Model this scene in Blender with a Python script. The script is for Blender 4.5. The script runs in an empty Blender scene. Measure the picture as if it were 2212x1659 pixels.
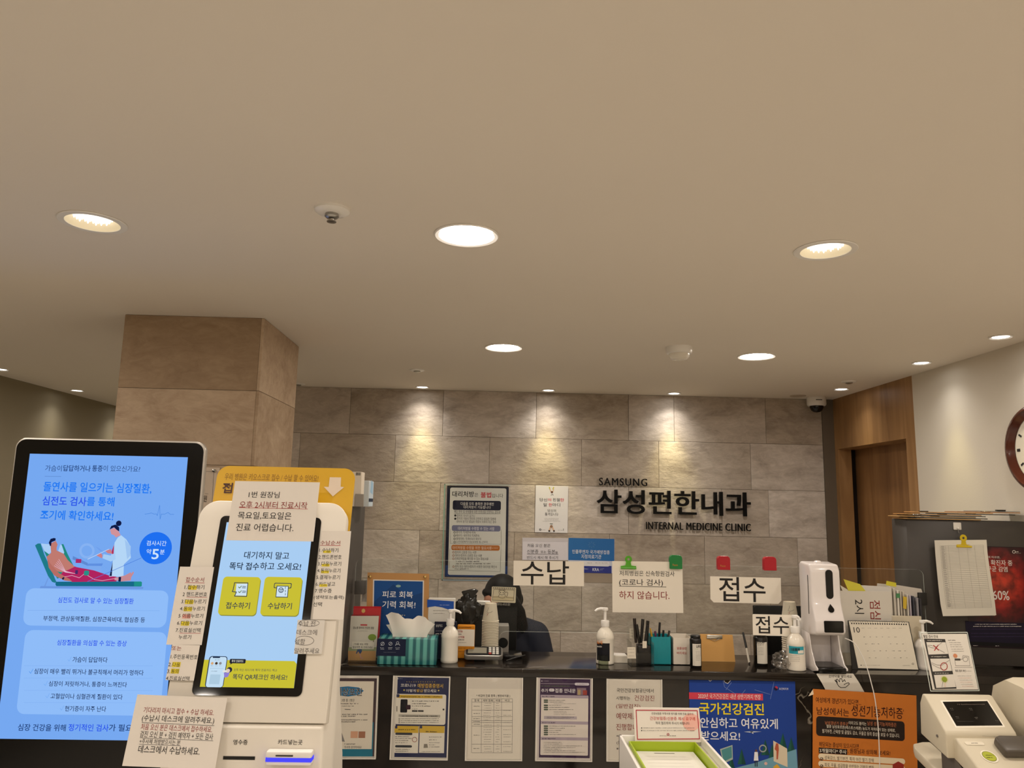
import bpy, bmesh, math, random
from mathutils import Vector, Matrix
sc = bpy.context.scene
COL = sc.collection
random.seed(7)
# ------------------------------------------------------------------ camera, world, exposure
PW, PH, FPX = 2212, 1659, 1650.0            # photograph size, focal length in pixels
YAW, PITCH, ROLL = 0.025706, 0.156866, 0.0213
CAM = Vector((0, 0, 1.68))
_f = Vector((math.sin(YAW)*math.cos(PITCH), math.cos(YAW)*math.cos(PITCH), math.sin(PITCH)))
_r0 = Vector((math.cos(YAW), -math.sin(YAW), 0)); _u0 = _r0.cross(_f)
_r = _r0*math.cos(ROLL) + _u0*math.sin(ROLL); _u = _u0*math.cos(ROLL) - _r0*math.sin(ROLL)
cd = bpy.data.cameras.new('camera'); cam = bpy.data.objects.new('camera', cd); COL.objects.link(cam)
cd.sensor_width = 36; cd.lens = 36*FPX/PW; cd.clip_start = .05
m = Matrix((_r, _u, -_f)).transposed().to_4x4(); m.translation = CAM; cam.matrix_world = m
sc.camera = cam
sc.view_settings.view_transform = 'Standard'; sc.view_settings.look = 'None'
sc.view_settings.exposure = 0.0; sc.view_settings.gamma = 1; sc.view_settings.use_curve_mapping = False
wd = bpy.data.worlds.new('world'); sc.world = wd; wd.use_nodes = True
wd.node_tree.nodes['Background'].inputs[0].default_value = (.02, .018, .015, 1)
WARM = (1.0, .905, .80)                       # downlight colour
BIG = 103.0                                   # radiance of a big downlight
CEIL, BACK, RIGHT, LEFT, FRONT = 2.41, 4.95, 2.245, -3.07, -3.6
TOP = 1.07                                   # counter shelf height
# ------------------------------------------------------------------ sight lines -> points on real planes
def ray(x, y): return _f + _r*((x-PW/2)/FPX) - _u*((y-PH/2)/FPX)
def onY(x, y, Y): d = ray(x, y); return CAM + d*(Y/d.y)
def onZ(x, y, Z): d = ray(x, y); return CAM + d*((Z-CAM.z)/d.z)
def onX(x, y, X): d = ray(x, y); return CAM + d*(X/d.x)
def lin(c):
    c /= 255.0
    return c/12.92 if c <= .04045 else ((c+.055)/1.055)**2.4
def rgb(h):
    h = h.lstrip('#'); return tuple(lin(int(h[i:i+2], 16)) for i in (0, 2, 4)) + (1,)
# ------------------------------------------------------------------ materials
MATS = {}
def M(h, rough=.6, metal=0, spec=.5, name=None, coat=0, trans=0, alpha=1):
    k = (h, rough, metal, spec, coat, alpha)
    if k in MATS: return MATS[k]
    mt = bpy.data.materials.new(name or 'm_'+h.lstrip('#')); mt.use_nodes = True
    b = mt.node_tree.nodes['Principled BSDF']
    b.inputs['Base Color'].default_value = rgb(h); b.inputs['Roughness'].default_value = rough
    b.inputs['Metallic'].default_value = metal; b.inputs['Specular IOR Level'].default_value = spec
    b.inputs['Coat Weight'].default_value = coat; b.inputs['Coat Roughness'].default_value = .05
    b.inputs['Alpha'].default_value = alpha
    MATS[k] = mt; return mt
def E(h, s=1.0):
    k = ('E', h, s)
    if k in MATS: return MATS[k]
    mt = bpy.data.materials.new('e_'+h.lstrip('#')); mt.use_nodes = True
    nt = mt.node_tree; nt.nodes.clear()
    o = nt.nodes.new('ShaderNodeOutputMaterial'); e = nt.nodes.new('ShaderNodeEmission')
    e.inputs[0].default_value = rgb(h); e.inputs[1].default_value = s
    nt.links.new(e.outputs[0], o.inputs[0]); MATS[k] = mt; return mt
def Elin(col, s):
    k = ('EL', col, s)
    if k in MATS: return MATS[k]
    mt = bpy.data.materials.new('lamp_glow'); mt.use_nodes = True
    nt = mt.node_tree; nt.nodes.clear()
    o = nt.nodes.new('ShaderNodeOutputMaterial'); e = nt.nodes.new('ShaderNodeEmission')
    e.inputs[0].default_value = col+(1,); e.inputs[1].default_value = s
    nt.links.new(e.outputs[0], o.inputs[0]); MATS[k] = mt; return mt
class N:                                     # tiny node helper
    def __init__(s, name):
        s.m = bpy.data.materials.new(name); s.m.use_nodes = True; s.nt = s.m.node_tree
        s.b = s.nt.nodes['Principled BSDF']
    def n(s, t, **kw):
        x = s.nt.nodes.new(t)
        for k, v in kw.items():
            if hasattr(x, k): setattr(x, k, v)
            else: x.inputs[k].default_value = v
        return x
    def l(s, a, b): s.nt.links.new(a, b)
    def ramp(s, fac, stops):
        r = s.n('ShaderNodeValToRGB'); el = r.color_ramp.elements
        while len(el) < len(stops): el.new(.5)
        for e, (p, c) in zip(el, stops): e.position = p; e.color = rgb(c) if isinstance(c, str) else (c, c, c, 1)
        s.l(fac, r.inputs[0]); return r.outputs[0]
    def mix(s, fac, a, b, mode='MIX'):
        x = s.n('ShaderNodeMix', data_type='RGBA', blend_type=mode)
        for sock, v in ((x.inputs[0], fac), (x.inputs[6], a), (x.inputs[7], b)):
            if hasattr(v, 'is_output'): s.l(v, sock)
            else: sock.default_value = v
        return x.outputs[2]
def glassy(name, tint, refl=1.0, rough=.02):  # thin clear sheet: mostly passes light straight, glossy by angle
    mt = bpy.data.materials.new(name); mt.use_nodes = True; nt = mt.node_tree; nt.nodes.clear()
    o = nt.nodes.new('ShaderNodeOutputMaterial'); t = nt.nodes.new('ShaderNodeBsdfTransparent'); g = nt.nodes.new('ShaderNodeBsdfGlossy')
    mx = nt.nodes.new('ShaderNodeMixShader'); fr = nt.nodes.new('ShaderNodeFresnel'); fr.inputs[0].default_value = 1.45
    mu = nt.nodes.new('ShaderNodeMath'); mu.operation = 'MULTIPLY'; mu.inputs[1].default_value = refl
    t.inputs[0].default_value = tint+(1,); g.inputs['Roughness'].default_value = rough
    nt.links.new(fr.outputs[0], mu.inputs[0]); nt.links.new(mu.outputs[0], mx.inputs[0])
    nt.links.new(t.outputs[0], mx.inputs[1]); nt.links.new(g.outputs[0], mx.inputs[2]); nt.links.new(mx.outputs[0], o.inputs[0])
    return mt
def slate(name, base, dark, light, sc_=1.0, bump=.3):
    k = N(name); tc = k.n('ShaderNodeTexCoord'); at = k.n('ShaderNodeAttribute', attribute_name='tile')
    ad = k.n('ShaderNodeVectorMath', operation='MULTIPLY_ADD'); ad.inputs[1].default_value = (1, 1, 1)
    cx = k.n('ShaderNodeCombineXYZ'); mm = k.n('ShaderNodeMath', operation='MULTIPLY'); mm.inputs[1].default_value = 37.0
    k.l(at.outputs['Fac'], mm.inputs[0])
    for i in range(3): k.l(mm.outputs[0], cx.inputs[i])
    k.l(tc.outputs['Object'], ad.inputs[0]); k.l(cx.outputs[0], ad.inputs[2])
    mp = k.n('ShaderNodeMapping'); mp.inputs['Scale'].default_value = (1.3, 2.4, 3.0)
    ra = k.n('ShaderNodeMapRange'); ra.inputs['To Min'].default_value = .35; ra.inputs['To Max'].default_value = 1.25; k.l(at.outputs['Fac'], ra.inputs[0]); rc = k.n('ShaderNodeCombineXYZ'); k.l(ra.outputs[0], rc.inputs[1]); k.l(rc.outputs[0], mp.inputs['Rotation'])
    k.l(ad.outputs[0], mp.inputs[0])
    n1 = k.n('ShaderNodeTexNoise'); n1.inputs['Scale'].default_value = 2.6*sc_; n1.inputs['Detail'].default_value = 9; n1.inputs['Roughness'].default_value = .62; n1.inputs['Distortion'].default_value = .6
    n2 = k.n('ShaderNodeTexNoise'); n2.inputs['Scale'].default_value = 9*sc_; n2.inputs['Detail'].default_value = 8; n2.inputs['Roughness'].default_value = .7; n2.inputs['Distortion'].default_value = 1.2
    k.l(mp.outputs[0], n1.inputs[0]); k.l(mp.outputs[0], n2.inputs[0])
    c = k.ramp(n1.outputs[0], [(.30, dark), (.5, base), (.72, light)])
    c2 = k.mix(.35, c, k.ramp(n2.outputs[0], [(.35, dark), (.65, light)]))
    tv = k.ramp(at.outputs['Fac'], [(0, '#d6d0c6'), (1, '#ffffff')])
    k.l(k.mix(1.0, c2, tv, 'MULTIPLY'), k.b.inputs['Base Color'])
    mp3 = k.n('ShaderNodeMapping'); k.l(rc.outputs[0], mp3.inputs['Rotation']); mp3.inputs['Scale'].default_value = (1.5, 2.5, 2.6); k.l(ad.outputs[0], mp3.inputs[0])
    n3 = k.n('ShaderNodeTexNoise'); n3.inputs['Scale'].default_value = 15; n3.inputs['Detail'].default_value = 10; n3.inputs['Roughness'].default_value = .6; n3.inputs['Distortion'].default_value = .25
    k.l(mp3.outputs[0], n3.inputs[0])
    bp = k.n('ShaderNodeBump'); bp.inputs['Strength'].default_value = bump; bp.inputs['Distance'].default_value = .012
    k.l(n3.outputs[0], bp.inputs['Height']); k.l(bp.outputs[0], k.b.inputs['Normal'])
    k.b.inputs['Roughness'].default_value = .62; k.b.inputs['Specular IOR Level'].default_value = .3
    return k.m
def woodmat(name, a, b, c, axis=2):
    k = N(name); tc = k.n('ShaderNodeTexCoord'); mp = k.n('ShaderNodeMapping')
    s = [9, 9, 9]; s[axis] = .7; mp.inputs['Scale'].default_value = s; k.l(tc.outputs['Object'], mp.inputs[0])
    n1 = k.n('ShaderNodeTexNoise'); n1.inputs['Scale'].default_value = 1.3; n1.inputs['Detail'].default_value = 8; n1.inputs['Distortion'].default_value = .8
    k.l(mp.outputs[0], n1.inputs[0]); k.l(k.ramp(n1.outputs[0], [(.3, a), (.5, b), (.75, c)]), k.b.inputs['Base Color'])
    k.b.inputs['Roughness'].default_value = .45
    return k.m
def paint(name, h, rough=.85, bump=.05, spec=.2):
    k = N(name); tc = k.n('ShaderNodeTexCoord'); n1 = k.n('ShaderNodeTexNoise'); n1.inputs['Scale'].default_value = 140
    k.l(tc.outputs['Object'], n1.inputs[0]); bp = k.n('ShaderNodeBump'); bp.inputs['Strength'].default_value = bump; bp.inputs['Distance'].default_value = .002
    k.l(n1.outputs[0], bp.inputs['Height']); k.l(bp.outputs[0], k.b.inputs['Normal'])
    k.b.inputs['Base Color'].default_value = rgb(h); k.b.inputs['Roughness'].default_value = rough; k.b.inputs['Specular IOR Level'].default_value = spec
    return k.m
def marblemat(name):
    k = N(name); tc = k.n('ShaderNodeTexCoord')
    w = k.n('ShaderNodeTexNoise'); w.inputs['Scale'].default_value = 2.2; w.inputs['Detail'].default_value = 5; k.l(tc.outputs['Object'], w.inputs[0])
    ad = k.n('ShaderNodeVectorMath', operation='MULTIPLY_ADD'); ad.inputs[1].default_value = (.55, .55, .55)
    k.l(w.outputs['Color'], ad.inputs[0]); k.l(tc.outputs['Object'], ad.inputs[2])
    v = k.n('ShaderNodeTexVoronoi', feature='DISTANCE_TO_EDGE'); v.inputs['Scale'].default_value = 1.25; k.l(ad.outputs[0], v.inputs['Vector'])
    n2 = k.n('ShaderNodeTexNoise'); n2.inputs['Scale'].default_value = 1.6; n2.inputs['Detail'].default_value = 3; k.l(tc.outputs['Object'], n2.inputs[0])
    thick = k.ramp(n2.outputs[0], [(.5, 0.0), (.75, .02)])
    lt = k.n('ShaderNodeMath', operation='SUBTRACT'); k.l(thick, lt.inputs[0]); k.l(v.outputs['Distance'], lt.inputs[1])
    vein = k.ramp(lt.outputs[0], [(0, 0.0), (.008, .8)])
    n3 = k.n('ShaderNodeTexNoise'); n3.inputs['Scale'].default_value = 14; n3.inputs['Detail'].default_value = 8; k.l(tc.outputs['Object'], n3.inputs[0])
    base = k.ramp(n3.outputs[0], [(.3, '#120e0b'), (.7, '#241d18')])
    k.l(k.mix(vein, base, rgb('#c9bdab')), k.b.inputs['Base Color'])
    k.b.inputs['Roughness'].default_value = .13; k.b.inputs['Specular IOR Level'].default_value = .5
    return k.m
WHITE_PAINT = paint('ceiling_paint', '#e6ddd0'); WALLP = paint('wall_paper', '#d3cbbd', bump=.12)
LEFTP = paint('grey_beige_paint', '#8f856f', bump=.1)
SLATE = slate('slate_tile', '#d1c6bb', '#a2968b', '#e9dfd6'); SLATEC = slate('slate_tile_column', '#bfa78e', '#a58c73', '#d6c0a6', bump=.12)
GROUT = M('#857868', .9); MARBLE = marblemat('dark_marble')
OAK = woodmat('oak_veneer', '#84603c', '#9d764b', '#b58c5f'); OAKD = woodmat('oak_door', '#74502f', '#8a633d', '#9f774d')
FLOORM = paint('floor_stone', '#d9d3c9', .35, .03, .4)
ACRYL = glassy('clear_acrylic', (.975, .985, .98), .32); RIM = M('#dfe5dd', .25); CLEAR = glassy('clear_plastic', (.975, .985, .98), .5, .08)
FILM = glassy('glossy_film', (1, 1, 1), .45, .03)
PAPER = M('#efeae4', .75, spec=.25); PAPERC = M('#f0e8da', .75, spec=.25); INK = M('#1a1614', .7); RED = M('#b21a20', .7); DRED = M('#8e2a25', .7); GREYINK = M('#6a6460', .7)
BLACK = M('#0c0b0b', .35); BLACKG = M('#050506', .12); DGREY = M('#3a3735', .5); WPL = M('#eeeae4', .3); CREAM = M('#ece4d2', .35); CHROME = M('#d0cec8', .22, 1); STEEL = M('#a9a7a2', .3, 1)
# ------------------------------------------------------------------ mesh builder
class MB:
    def __init__(s): s.v = []; s.f = []; s.mi = []; s.sm = []; s.mats = []; s.attr = None
    def mid(s, mt):
        if mt not in s.mats: s.mats.append(mt)
        return s.mats.index(mt)
    def add(s, vs, fs, mt, smooth=False, T=None):
        o = len(s.v); i = s.mid(mt)
        s.v += [tuple(T @ Vector(p)) if T else tuple(p) for p in vs]
        for f in fs: s.f.append(tuple(o+a for a in f)); s.mi.append(i); s.sm.append(smooth)
        return s
    def bm(s, b, mt, smooth=False, T=None):
        b.verts.ensure_lookup_table(); b.verts.index_update()
        s.add([v.co.copy() for v in b.verts], [[v.index for v in f.verts] for f in b.faces], mt, smooth, T); b.free(); return s
    def box(s, x0, y0, z0, x1, y1, z1, mt, r=0, seg=2, T=None, smooth=None):
        b = bmesh.new(); bmesh.ops.create_cube(b, size=1)
        for v in b.verts: v.co = Vector(((x0+x1)/2+v.co.x*(x1-x0), (y0+y1)/2+v.co.y*(y1-y0), (z0+z1)/2+v.co.z*(z1-z0)))
        if r: bmesh.ops.bevel(b, geom=b.edges[:], offset=r, segments=seg, profile=.5, affect='EDGES')
        return s.bm(b, mt, bool(r) if smooth is None else smooth, T)
    def prism(s, pts, d0, d1, mt, axis='z', r=0, seg=2, T=None, smooth=None):   # polygon pts extruded from d0 to d1 along axis
        b = bmesh.new()
        def P(a, c, d): return {'z': (a, c, d), 'y': (a, d, c), 'x': (d, a, c)}[axis]
        v0 = [b.verts.new(P(a, c, d0)) for a, c in pts]; v1 = [b.verts.new(P(a, c, d1)) for a, c in pts]; n = len(pts)
        b.faces.new(v0[::-1]); b.faces.new(v1)
        for i in range(n): b.faces.new((v0[i], v0[(i+1) % n], v1[(i+1) % n], v1[i]))
        bmesh.ops.recalc_face_normals(b, faces=b.faces[:])
        if r: bmesh.ops.bevel(b, geom=b.edges[:], offset=r, segments=seg, profile=.5, affect='EDGES', clamp_overlap=True)
        return s.bm(b, mt, bool(r) if smooth is None else smooth, T)
    def lathe(s, prof, mt, n=28, T=None, smooth=True, cap=True):   # profile (r, z) turned about z
        vs = []; fs = []
        for r, z in prof:
            for i in range(n):
                a = 2*math.pi*i/n; vs.append((r*math.cos(a), r*math.sin(a), z))
        for j in range(len(prof)-1):
            for i in range(n): fs.append((j*n+i, j*n+(i+1) % n, (j+1)*n+(i+1) % n, (j+1)*n+i))
        if cap:
            if prof[0][0] > 1e-5: fs.append(tuple(range(n))[::-1])
            if prof[-1][0] > 1e-5: fs.append(tuple((len(prof)-1)*n+i for i in range(n)))
        return s.add(vs, fs, mt, smooth, T)
    def tube(s, pts, r, mt, n=8, T=None):
        pts = [Vector(p) for p in pts]; vs = []; fs = []
        rr = r if isinstance(r, (list, tuple)) else [r]*len(pts)
        up = Vector((0, 0, 1)); prev = None
        for i, p in enumerate(pts):
            d = (pts[min(i+1, len(pts)-1)]-pts[max(i-1, 0)]).normalized()
            a = d.cross(up if abs(d.z) < .95 else Vector((1, 0, 0))) if prev is None else prev - d*prev.dot(d)
            a.normalize(); prev = a; b = d.cross(a)
            for k in range(n):
                t = 2*math.pi*k/n; vs.append(p + a*rr[i]*math.cos(t) + b*rr[i]*math.sin(t))
        for j in range(len(pts)-1):
            for k in range(n): fs.append((j*n+k, j*n+(k+1) % n, (j+1)*n+(k+1) % n, (j+1)*n+k))
        fs.append(tuple(range(n))[::-1]); fs.append(tuple((len(pts)-1)*n+k for k in range(n)))
        return s.add(vs, fs, mt, True, T)
    def sphere(s, c, r, mt, sq=(1, 1, 1), n=20, T=None):
        b = bmesh.new(); bmesh.ops.create_uvsphere(b, u_segments=n, v_segments=n//2, radius=r)
        for v in b.verts: v.co = Vector((v.co.x*sq[0]+c[0], v.co.y*sq[1]+c[1], v.co.z*sq[2]+c[2]))
        return s.bm(b, mt, True, T)
    def grid(s, fn, nu, nv, mt, T=None, smooth=True):
        vs = [fn(i/nu, j/nv) for j in range(nv+1) for i in range(nu+1)]
        fs = [(j*(nu+1)+i, j*(nu+1)+i+1, (j+1)*(nu+1)+i+1, (j+1)*(nu+1)+i) for j in range(nv) for i in range(nu)]
        return s.add(vs, fs, mt, smooth, T)
    def build(s, name, parent=None, loc=None, T=None):
        me = bpy.data.meshes.new(name); me.from_pydata([tuple(v) for v in s.v], [], s.f); me.update()
        for mt in s.mats: me.materials.append(mt)
        me.polygons.foreach_set('material_index', s.mi); me.polygons.foreach_set('use_smooth', s.sm)
        if s.attr:
            a = me.attributes.new('tile', 'FLOAT', 'FACE'); a.data.foreach_set('value', s.attr)
        bm = bmesh.new(); bm.from_mesh(me)
        ang = [e for e in bm.edges if len(e.link_faces) == 2 and e.calc_face_angle(0) > .75]
        for e in ang: e.smooth = False
        bm.to_mesh(me); bm.free()
        o = bpy.data.objects.new(name, me); COL.objects.link(o)
        if T is not None: o.matrix_world = T
        if loc is not None: o.location = loc
        if parent is not None: o.parent = parent
        return o
def rrect(x0, y0, x1, y1, r, n=5):
    out = []
    for cx, cy, a0 in ((x1-r, y1-r, 0), (x0+r, y1-r, 90), (x0+r, y0+r, 180), (x1-r, y0+r, 270)):
        for i in range(n+1):
            a = math.radians(a0+90*i/n); out.append((cx+r*math.cos(a), cy+r*math.sin(a)))
    return out
def tag(o, label=None, cat=None, group=None, kind=None):
    for k, v in (('label', label), ('category', cat), ('group', group), ('kind', kind)):
        if v: o[k] = v
    return o
def thing(name, label, cat, loc=(0, 0, 0), rz=0, group=None, T=None):
    o = bpy.data.objects.new(name, None); COL.objects.link(o); o.empty_display_size = .05
    if T is not None: o.matrix_world = T
    else: o.location = loc; o.rotation_euler = (0, 0, rz)
    return tag(o, label, cat, group)
def copy_tree(o, parent=None):
    c = o.copy(); COL.objects.link(c); c.parent = parent
    for ch in list(o.children): copy_tree(ch, c)
    return c
def struct(mb, name, **kw): return tag(mb.build(name, **kw), kind='structure')
# ------------------------------------------------------------------ printed sheets: a thin slab plus flat ink in its own plane
class Plane:
    def __init__(s, O, U=(1, 0, 0), V=(0, 0, 1)):
        s.O = Vector(O); s.U = Vector(U).normalized(); s.V = Vector(V).normalized(); s.N = s.U.cross(s.V)
    def px(s, x, y):
        d = ray(x, y); t = (s.O-CAM).dot(s.N)/d.dot(s.N); p = CAM+d*t-s.O
        return (p.dot(s.U), p.dot(s.V))
    def at(s, u, v, n=0): return s.O+s.U*u+s.V*v+s.N*n
    def T(s):
        m = Matrix((s.U, s.V, s.N)).transposed().to_4x4(); m.translation = s.O; return m
    def off(s, n): return Plane(s.O+s.N*n, s.U, s.V)
    def fit(s, TL, TR):                          # same plane, axes turned to follow the top edge TL-TR, origin at TL
        a = s.px(*TL); b = s.px(*TR); A = s.at(*a); u = (s.at(*b)-A).normalized()
        return Plane(A, u, s.N.cross(u))
TEXTS = []; SHEETS = []
DL = .00025
class Sheet:
    """one printed thing; coordinates are those of the photograph, carried onto the sheet's own plane"""
    def __init__(s, pl): s.pl = pl; s.mb = MB(); SHEETS.append(s); s.txt = []; s.z0 = 0
    def uv(s, x, y): return s.pl.px(x, y)
    def slab(s, w, h, mt, th=.0006, r=0, cut=0, wave=0):   # origin at the top left corner
        if cut: pts = [(0, 0), (0, -h+cut), (cut, -h), (w-cut, -h), (w, -h+cut), (w, 0)][::-1]
        elif r: pts = rrect(0, -h, w, 0, r)
        else: pts = [(0, -h), (w, -h), (w, 0), (0, 0)]
        s.mb.prism(pts, -th, 0, mt, 'z'); return s
    def poly(s, px, mt, L=1):
        s.mb.add([(*s.uv(x, y), L*DL) for x, y in px], [tuple(range(len(px)))[::-1]] , mt); s._fix(); return s
    def _fix(s):                                 # ink faces look along +n
        f = s.mb.f[-1]; vs = [Vector(s.mb.v[i]) for i in f]; a = sum(vs[i].x*vs[(i+1) % len(vs)].y-vs[(i+1) % len(vs)].x*vs[i].y for i in range(len(vs)))
        if a < 0: s.mb.f[-1] = f[::-1]
    def rect(s, x0, y0, x1, y1, mt, L=1, r=0):
        ym = (y0+y1)/2; xm = (x0+x1)/2
        u0 = s.uv(x0, ym)[0]; u1 = s.uv(x1, ym)[0]; v0 = s.uv(xm, y1)[1]; v1 = s.uv(xm, y0)[1]
        k = abs(u1-u0)/max(1e-6, abs(x1-x0))
        pts = rrect(u0, v0, u1, v1, min(r*k, abs(u1-u0)*.499, abs(v1-v0)*.499)) if r else [(u0, v0), (u1, v0), (u1, v1), (u0, v1)]
        s.mb.add([(a, b, L*DL) for a, b in pts], [tuple(range(len(pts)))], mt); return s
    def disc(s, x, y, rp, mt, L=1, n=24, ry=None):
        ry = ry or rp
        c = s.uv(x, y); a = abs(s.uv(x+rp, y)[0]-c[0]); b = abs(s.uv(x, y+ry)[1]-c[1])
        s.mb.add([(c[0]+a*math.cos(2*math.pi*i/n), c[1]+b*math.sin(2*math.pi*i/n), L*DL) for i in range(n)], [tuple(range(n))], mt); return s
    def line(s, pts, wpx, mt, L=2, closed=False):
        q = [Vector(s.uv(x, y)) for x, y in pts]; x, y = pts[0]
        w = abs(s.uv(x+wpx, y)[0]-s.uv(x, y)[0])/2
        if closed: q.append(q[0])
        for a, b in zip(q[:-1], q[1:]):
            d = b-a
            if d.length < 1e-7: continue
            d.normalize(); n = Vector((-d.y, d.x))*w; e = d*w*.5
            s.mb.add([(*(a-e-n), L*DL), (*(b+e-n), L*DL), (*(b+e+n), L*DL), (*(a-e+n), L*DL)], [(0, 1, 2, 3)], mt)
        return s
    def ring(s, x, y, rp, wpx, mt, L=2, n=20, ry=None):
        ry = ry or rp
        return s.line([(x+rp*math.cos(2*math.pi*i/n), y+ry*math.sin(2*math.pi*i/n)) for i in range(n)], wpx, mt, L, True)
    def t(s, st, x0, y0, x1, y1, mt, bold=0, rot=0, L=3):
        ym = (y0+y1)/2; xm = (x0+x1)/2
        s.txt.append((st, s.uv(x0, ym)[0], s.uv(xm, y1)[1], s.uv(x1, ym)[0], s.uv(xm, y0)[1], mt, bold, rot, L)); TEXTS.append((st, bold)); return s
    def greek(s, x0, y, x1, hpx, mt, L=2):       # a line of print too small to read in the photograph: worn dashes
        x = x0; k = 0; hpx = hpx*.8
        while x < x1-.6:
            w = random.uniform(.55, 1.15)*max(hpx, .9); w = min(w, x1-x); dy = random.uniform(-.12, .12)*hpx; hh = hpx*random.uniform(.55, 1.0)
            s.rect(x, y-hh/2+dy, x+w*.8, y+hh/2+dy, mt, L); k += 1; x += w+(.9*hpx if random.random() < .22 else .12*hpx)
        return s
    def build(s, name, label=None, cat=None, parent=None, group=None):
        s.name, s.lab, s.cat, s.par, s.grp = name, label, cat, parent, group; return s
def finish_sheets():
    got = {}; by = {}
    for st, bold in sorted(set(TEXTS)): by.setdefault(bold, []).append(st)
    for bold, sts in by.items():               # one text block per weight, one line per string, taken apart again by height
        c = bpy.data.curves.new('t', 'FONT'); c.body = '\n'.join(sts); c.size = 1; c.space_line = 3; c.offset = bold*.36; c.resolution_u = 3; c.fill_mode = 'FRONT'
        o = bpy.data.objects.new('t', c); COL.objects.link(o); dg = bpy.context.evaluated_depsgraph_get(); dg.update()
        me = o.evaluated_get(dg).to_mesh(); co = [v.co.copy() for v in me.vertices]
        ln = [int(round((-v.y+.38)/3.0)) for v in co]; idx = {}; VS = [[] for _ in sts]; FS = [[] for _ in sts]
        for i, v in enumerate(co): idx[i] = len(VS[ln[i]]); VS[ln[i]].append(v)
        for p in me.polygons: FS[ln[p.vertices[0]]].append(tuple(idx[i] for i in p.vertices))
        for k, st in enumerate(sts):
            xs = [v.x for v in VS[k]]; ys = [v.y for v in VS[k]]; got[(st, bold)] = (VS[k], FS[k], min(xs), max(xs), min(ys), max(ys))
        o.evaluated_get(dg).to_mesh_clear(); bpy.data.objects.remove(o); bpy.data.curves.remove(c)
    for s in SHEETS:
        for st, u0, v0, u1, v1, mt, bold, rot, L in s.txt:
            vs, fs, ax, bx, ay, by = got[(st, bold)]
            out = []
            for v in vs:
                a = (v.x-ax)/(bx-ax); b = (v.y-ay)/(by-ay)
                if rot: a, b = b, 1-a              # reads downwards, turned clockwise
                out.append((u0+(u1-u0)*a, v0+(v1-v0)*b, L*DL))
            s.mb.add(out, fs, mt)
        o = s.mb.build(s.name, T=s.pl.T())
        if s.par is not None:
            bpy.context.view_layer.update(); o.parent = s.par; o.matrix_parent_inverse = s.par.matrix_world.inverted()
        tag(o, s.lab, s.cat, s.grp)
# ------------------------------------------------------------------ lamps of the place
HOLES = [(-1.089, 2.0), (.9305, 2.047)]
def glow_lamp(x, y, label, deep=False, vis=True, k=1.0):
    t = thing('ceiling_light', label, 'ceiling light', (x, y, CEIL), group='round recessed downlights')
    if deep:
        MB().lathe([(.068, .002), (.084, .002), (.086, -.002), (.084, -.004), (.068, -.004), (.067, 0)], WPL, 40, cap=False).build('trim_ring', t)
        MB().lathe([(.0675, -.003), (.066, .004), (.054, .024), (.05, .027)], M('#efe3c8', .35), 40, cap=False).build('reflector', t)
        MB().lathe([(.0, .026), (.0535, .026)][::-1], Elin((1, .86, .6), .5), 40, cap=False).build('led_plate', t)
        b = MB()
        for i in range(-3, 4):
            for j in range(-3, 4):
                if i*i+j*j < 11: b.lathe([(.0068, .0255), (.0055, .017), (.0008, .006)], Elin((1, .92, .78), 2.6), 8, Matrix.Translation((i*.0145, j*.0145, 0)))
        b.build('led_lens', t)
        ld = bpy.data.lights.new('downlight_beam', 'SPOT'); ld.color = WARM; ld.energy = BIG*k*.0154*3.14*4*1.15; ld.spot_size = math.radians(124); ld.spot_blend = .8; ld.shadow_soft_size = .03
        lo = bpy.data.objects.new('downlight_beam', ld); COL.objects.link(lo); lo.location = (x, y, CEIL+.002)
    else:
        MB().lathe([(.074, .0), (.088, .0), (.089, -.003), (.086, -.006), (.076, -.004), (.074, -.001)], WPL, 40, cap=False).build('trim_ring', t)
        MB().lathe([(.0, -.0022), (.075, -.0022)][::-1], Elin(WARM, BIG*k), 40, cap=False).build('diffuser', t)
    return t
glow_lamp(-1.089, 2.0, 'deep recessed downlight with bright bulb cluster, leftmost of the front three', True)
glow_lamp(-.0816, 2.011, 'flat glowing white round downlight, middle of the front three')
glow_lamp(.9305, 2.047, 'deep recessed downlight with bright bulb cluster, rightmost of the front three', True)
glow_lamp(.0476, 3.515, 'round glowing downlight over the counter, left of the smoke detector', k=1.6)
glow_lamp(1.2618, 3.564, 'round glowing downlight over the counter, right of the smoke detector', k=1.6)
for yy in (.5, -1.0, -2.5):                  # the same lights carry on over the waiting room behind the photographer
    for xx in (-2.1, -1.09, -.08, .93, 1.8): glow_lamp(xx, yy, 'round downlight over the waiting room behind the photographer')
for q in ((-2.1, 2.0), (1.85, 2.03)): glow_lamp(*q, 'round downlight over the waiting room at its side', k=2.0 if q[0] < 0 else 1.0)
for q in ((-1.75, 5.0), (-1.75, 6.6)): glow_lamp(*q, 'added unseen round downlight brightening the corridor behind the stone pillar', k=1.8)  # unseen lamps, added behind the pillar to brighten the left ceiling and corridor
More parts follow.
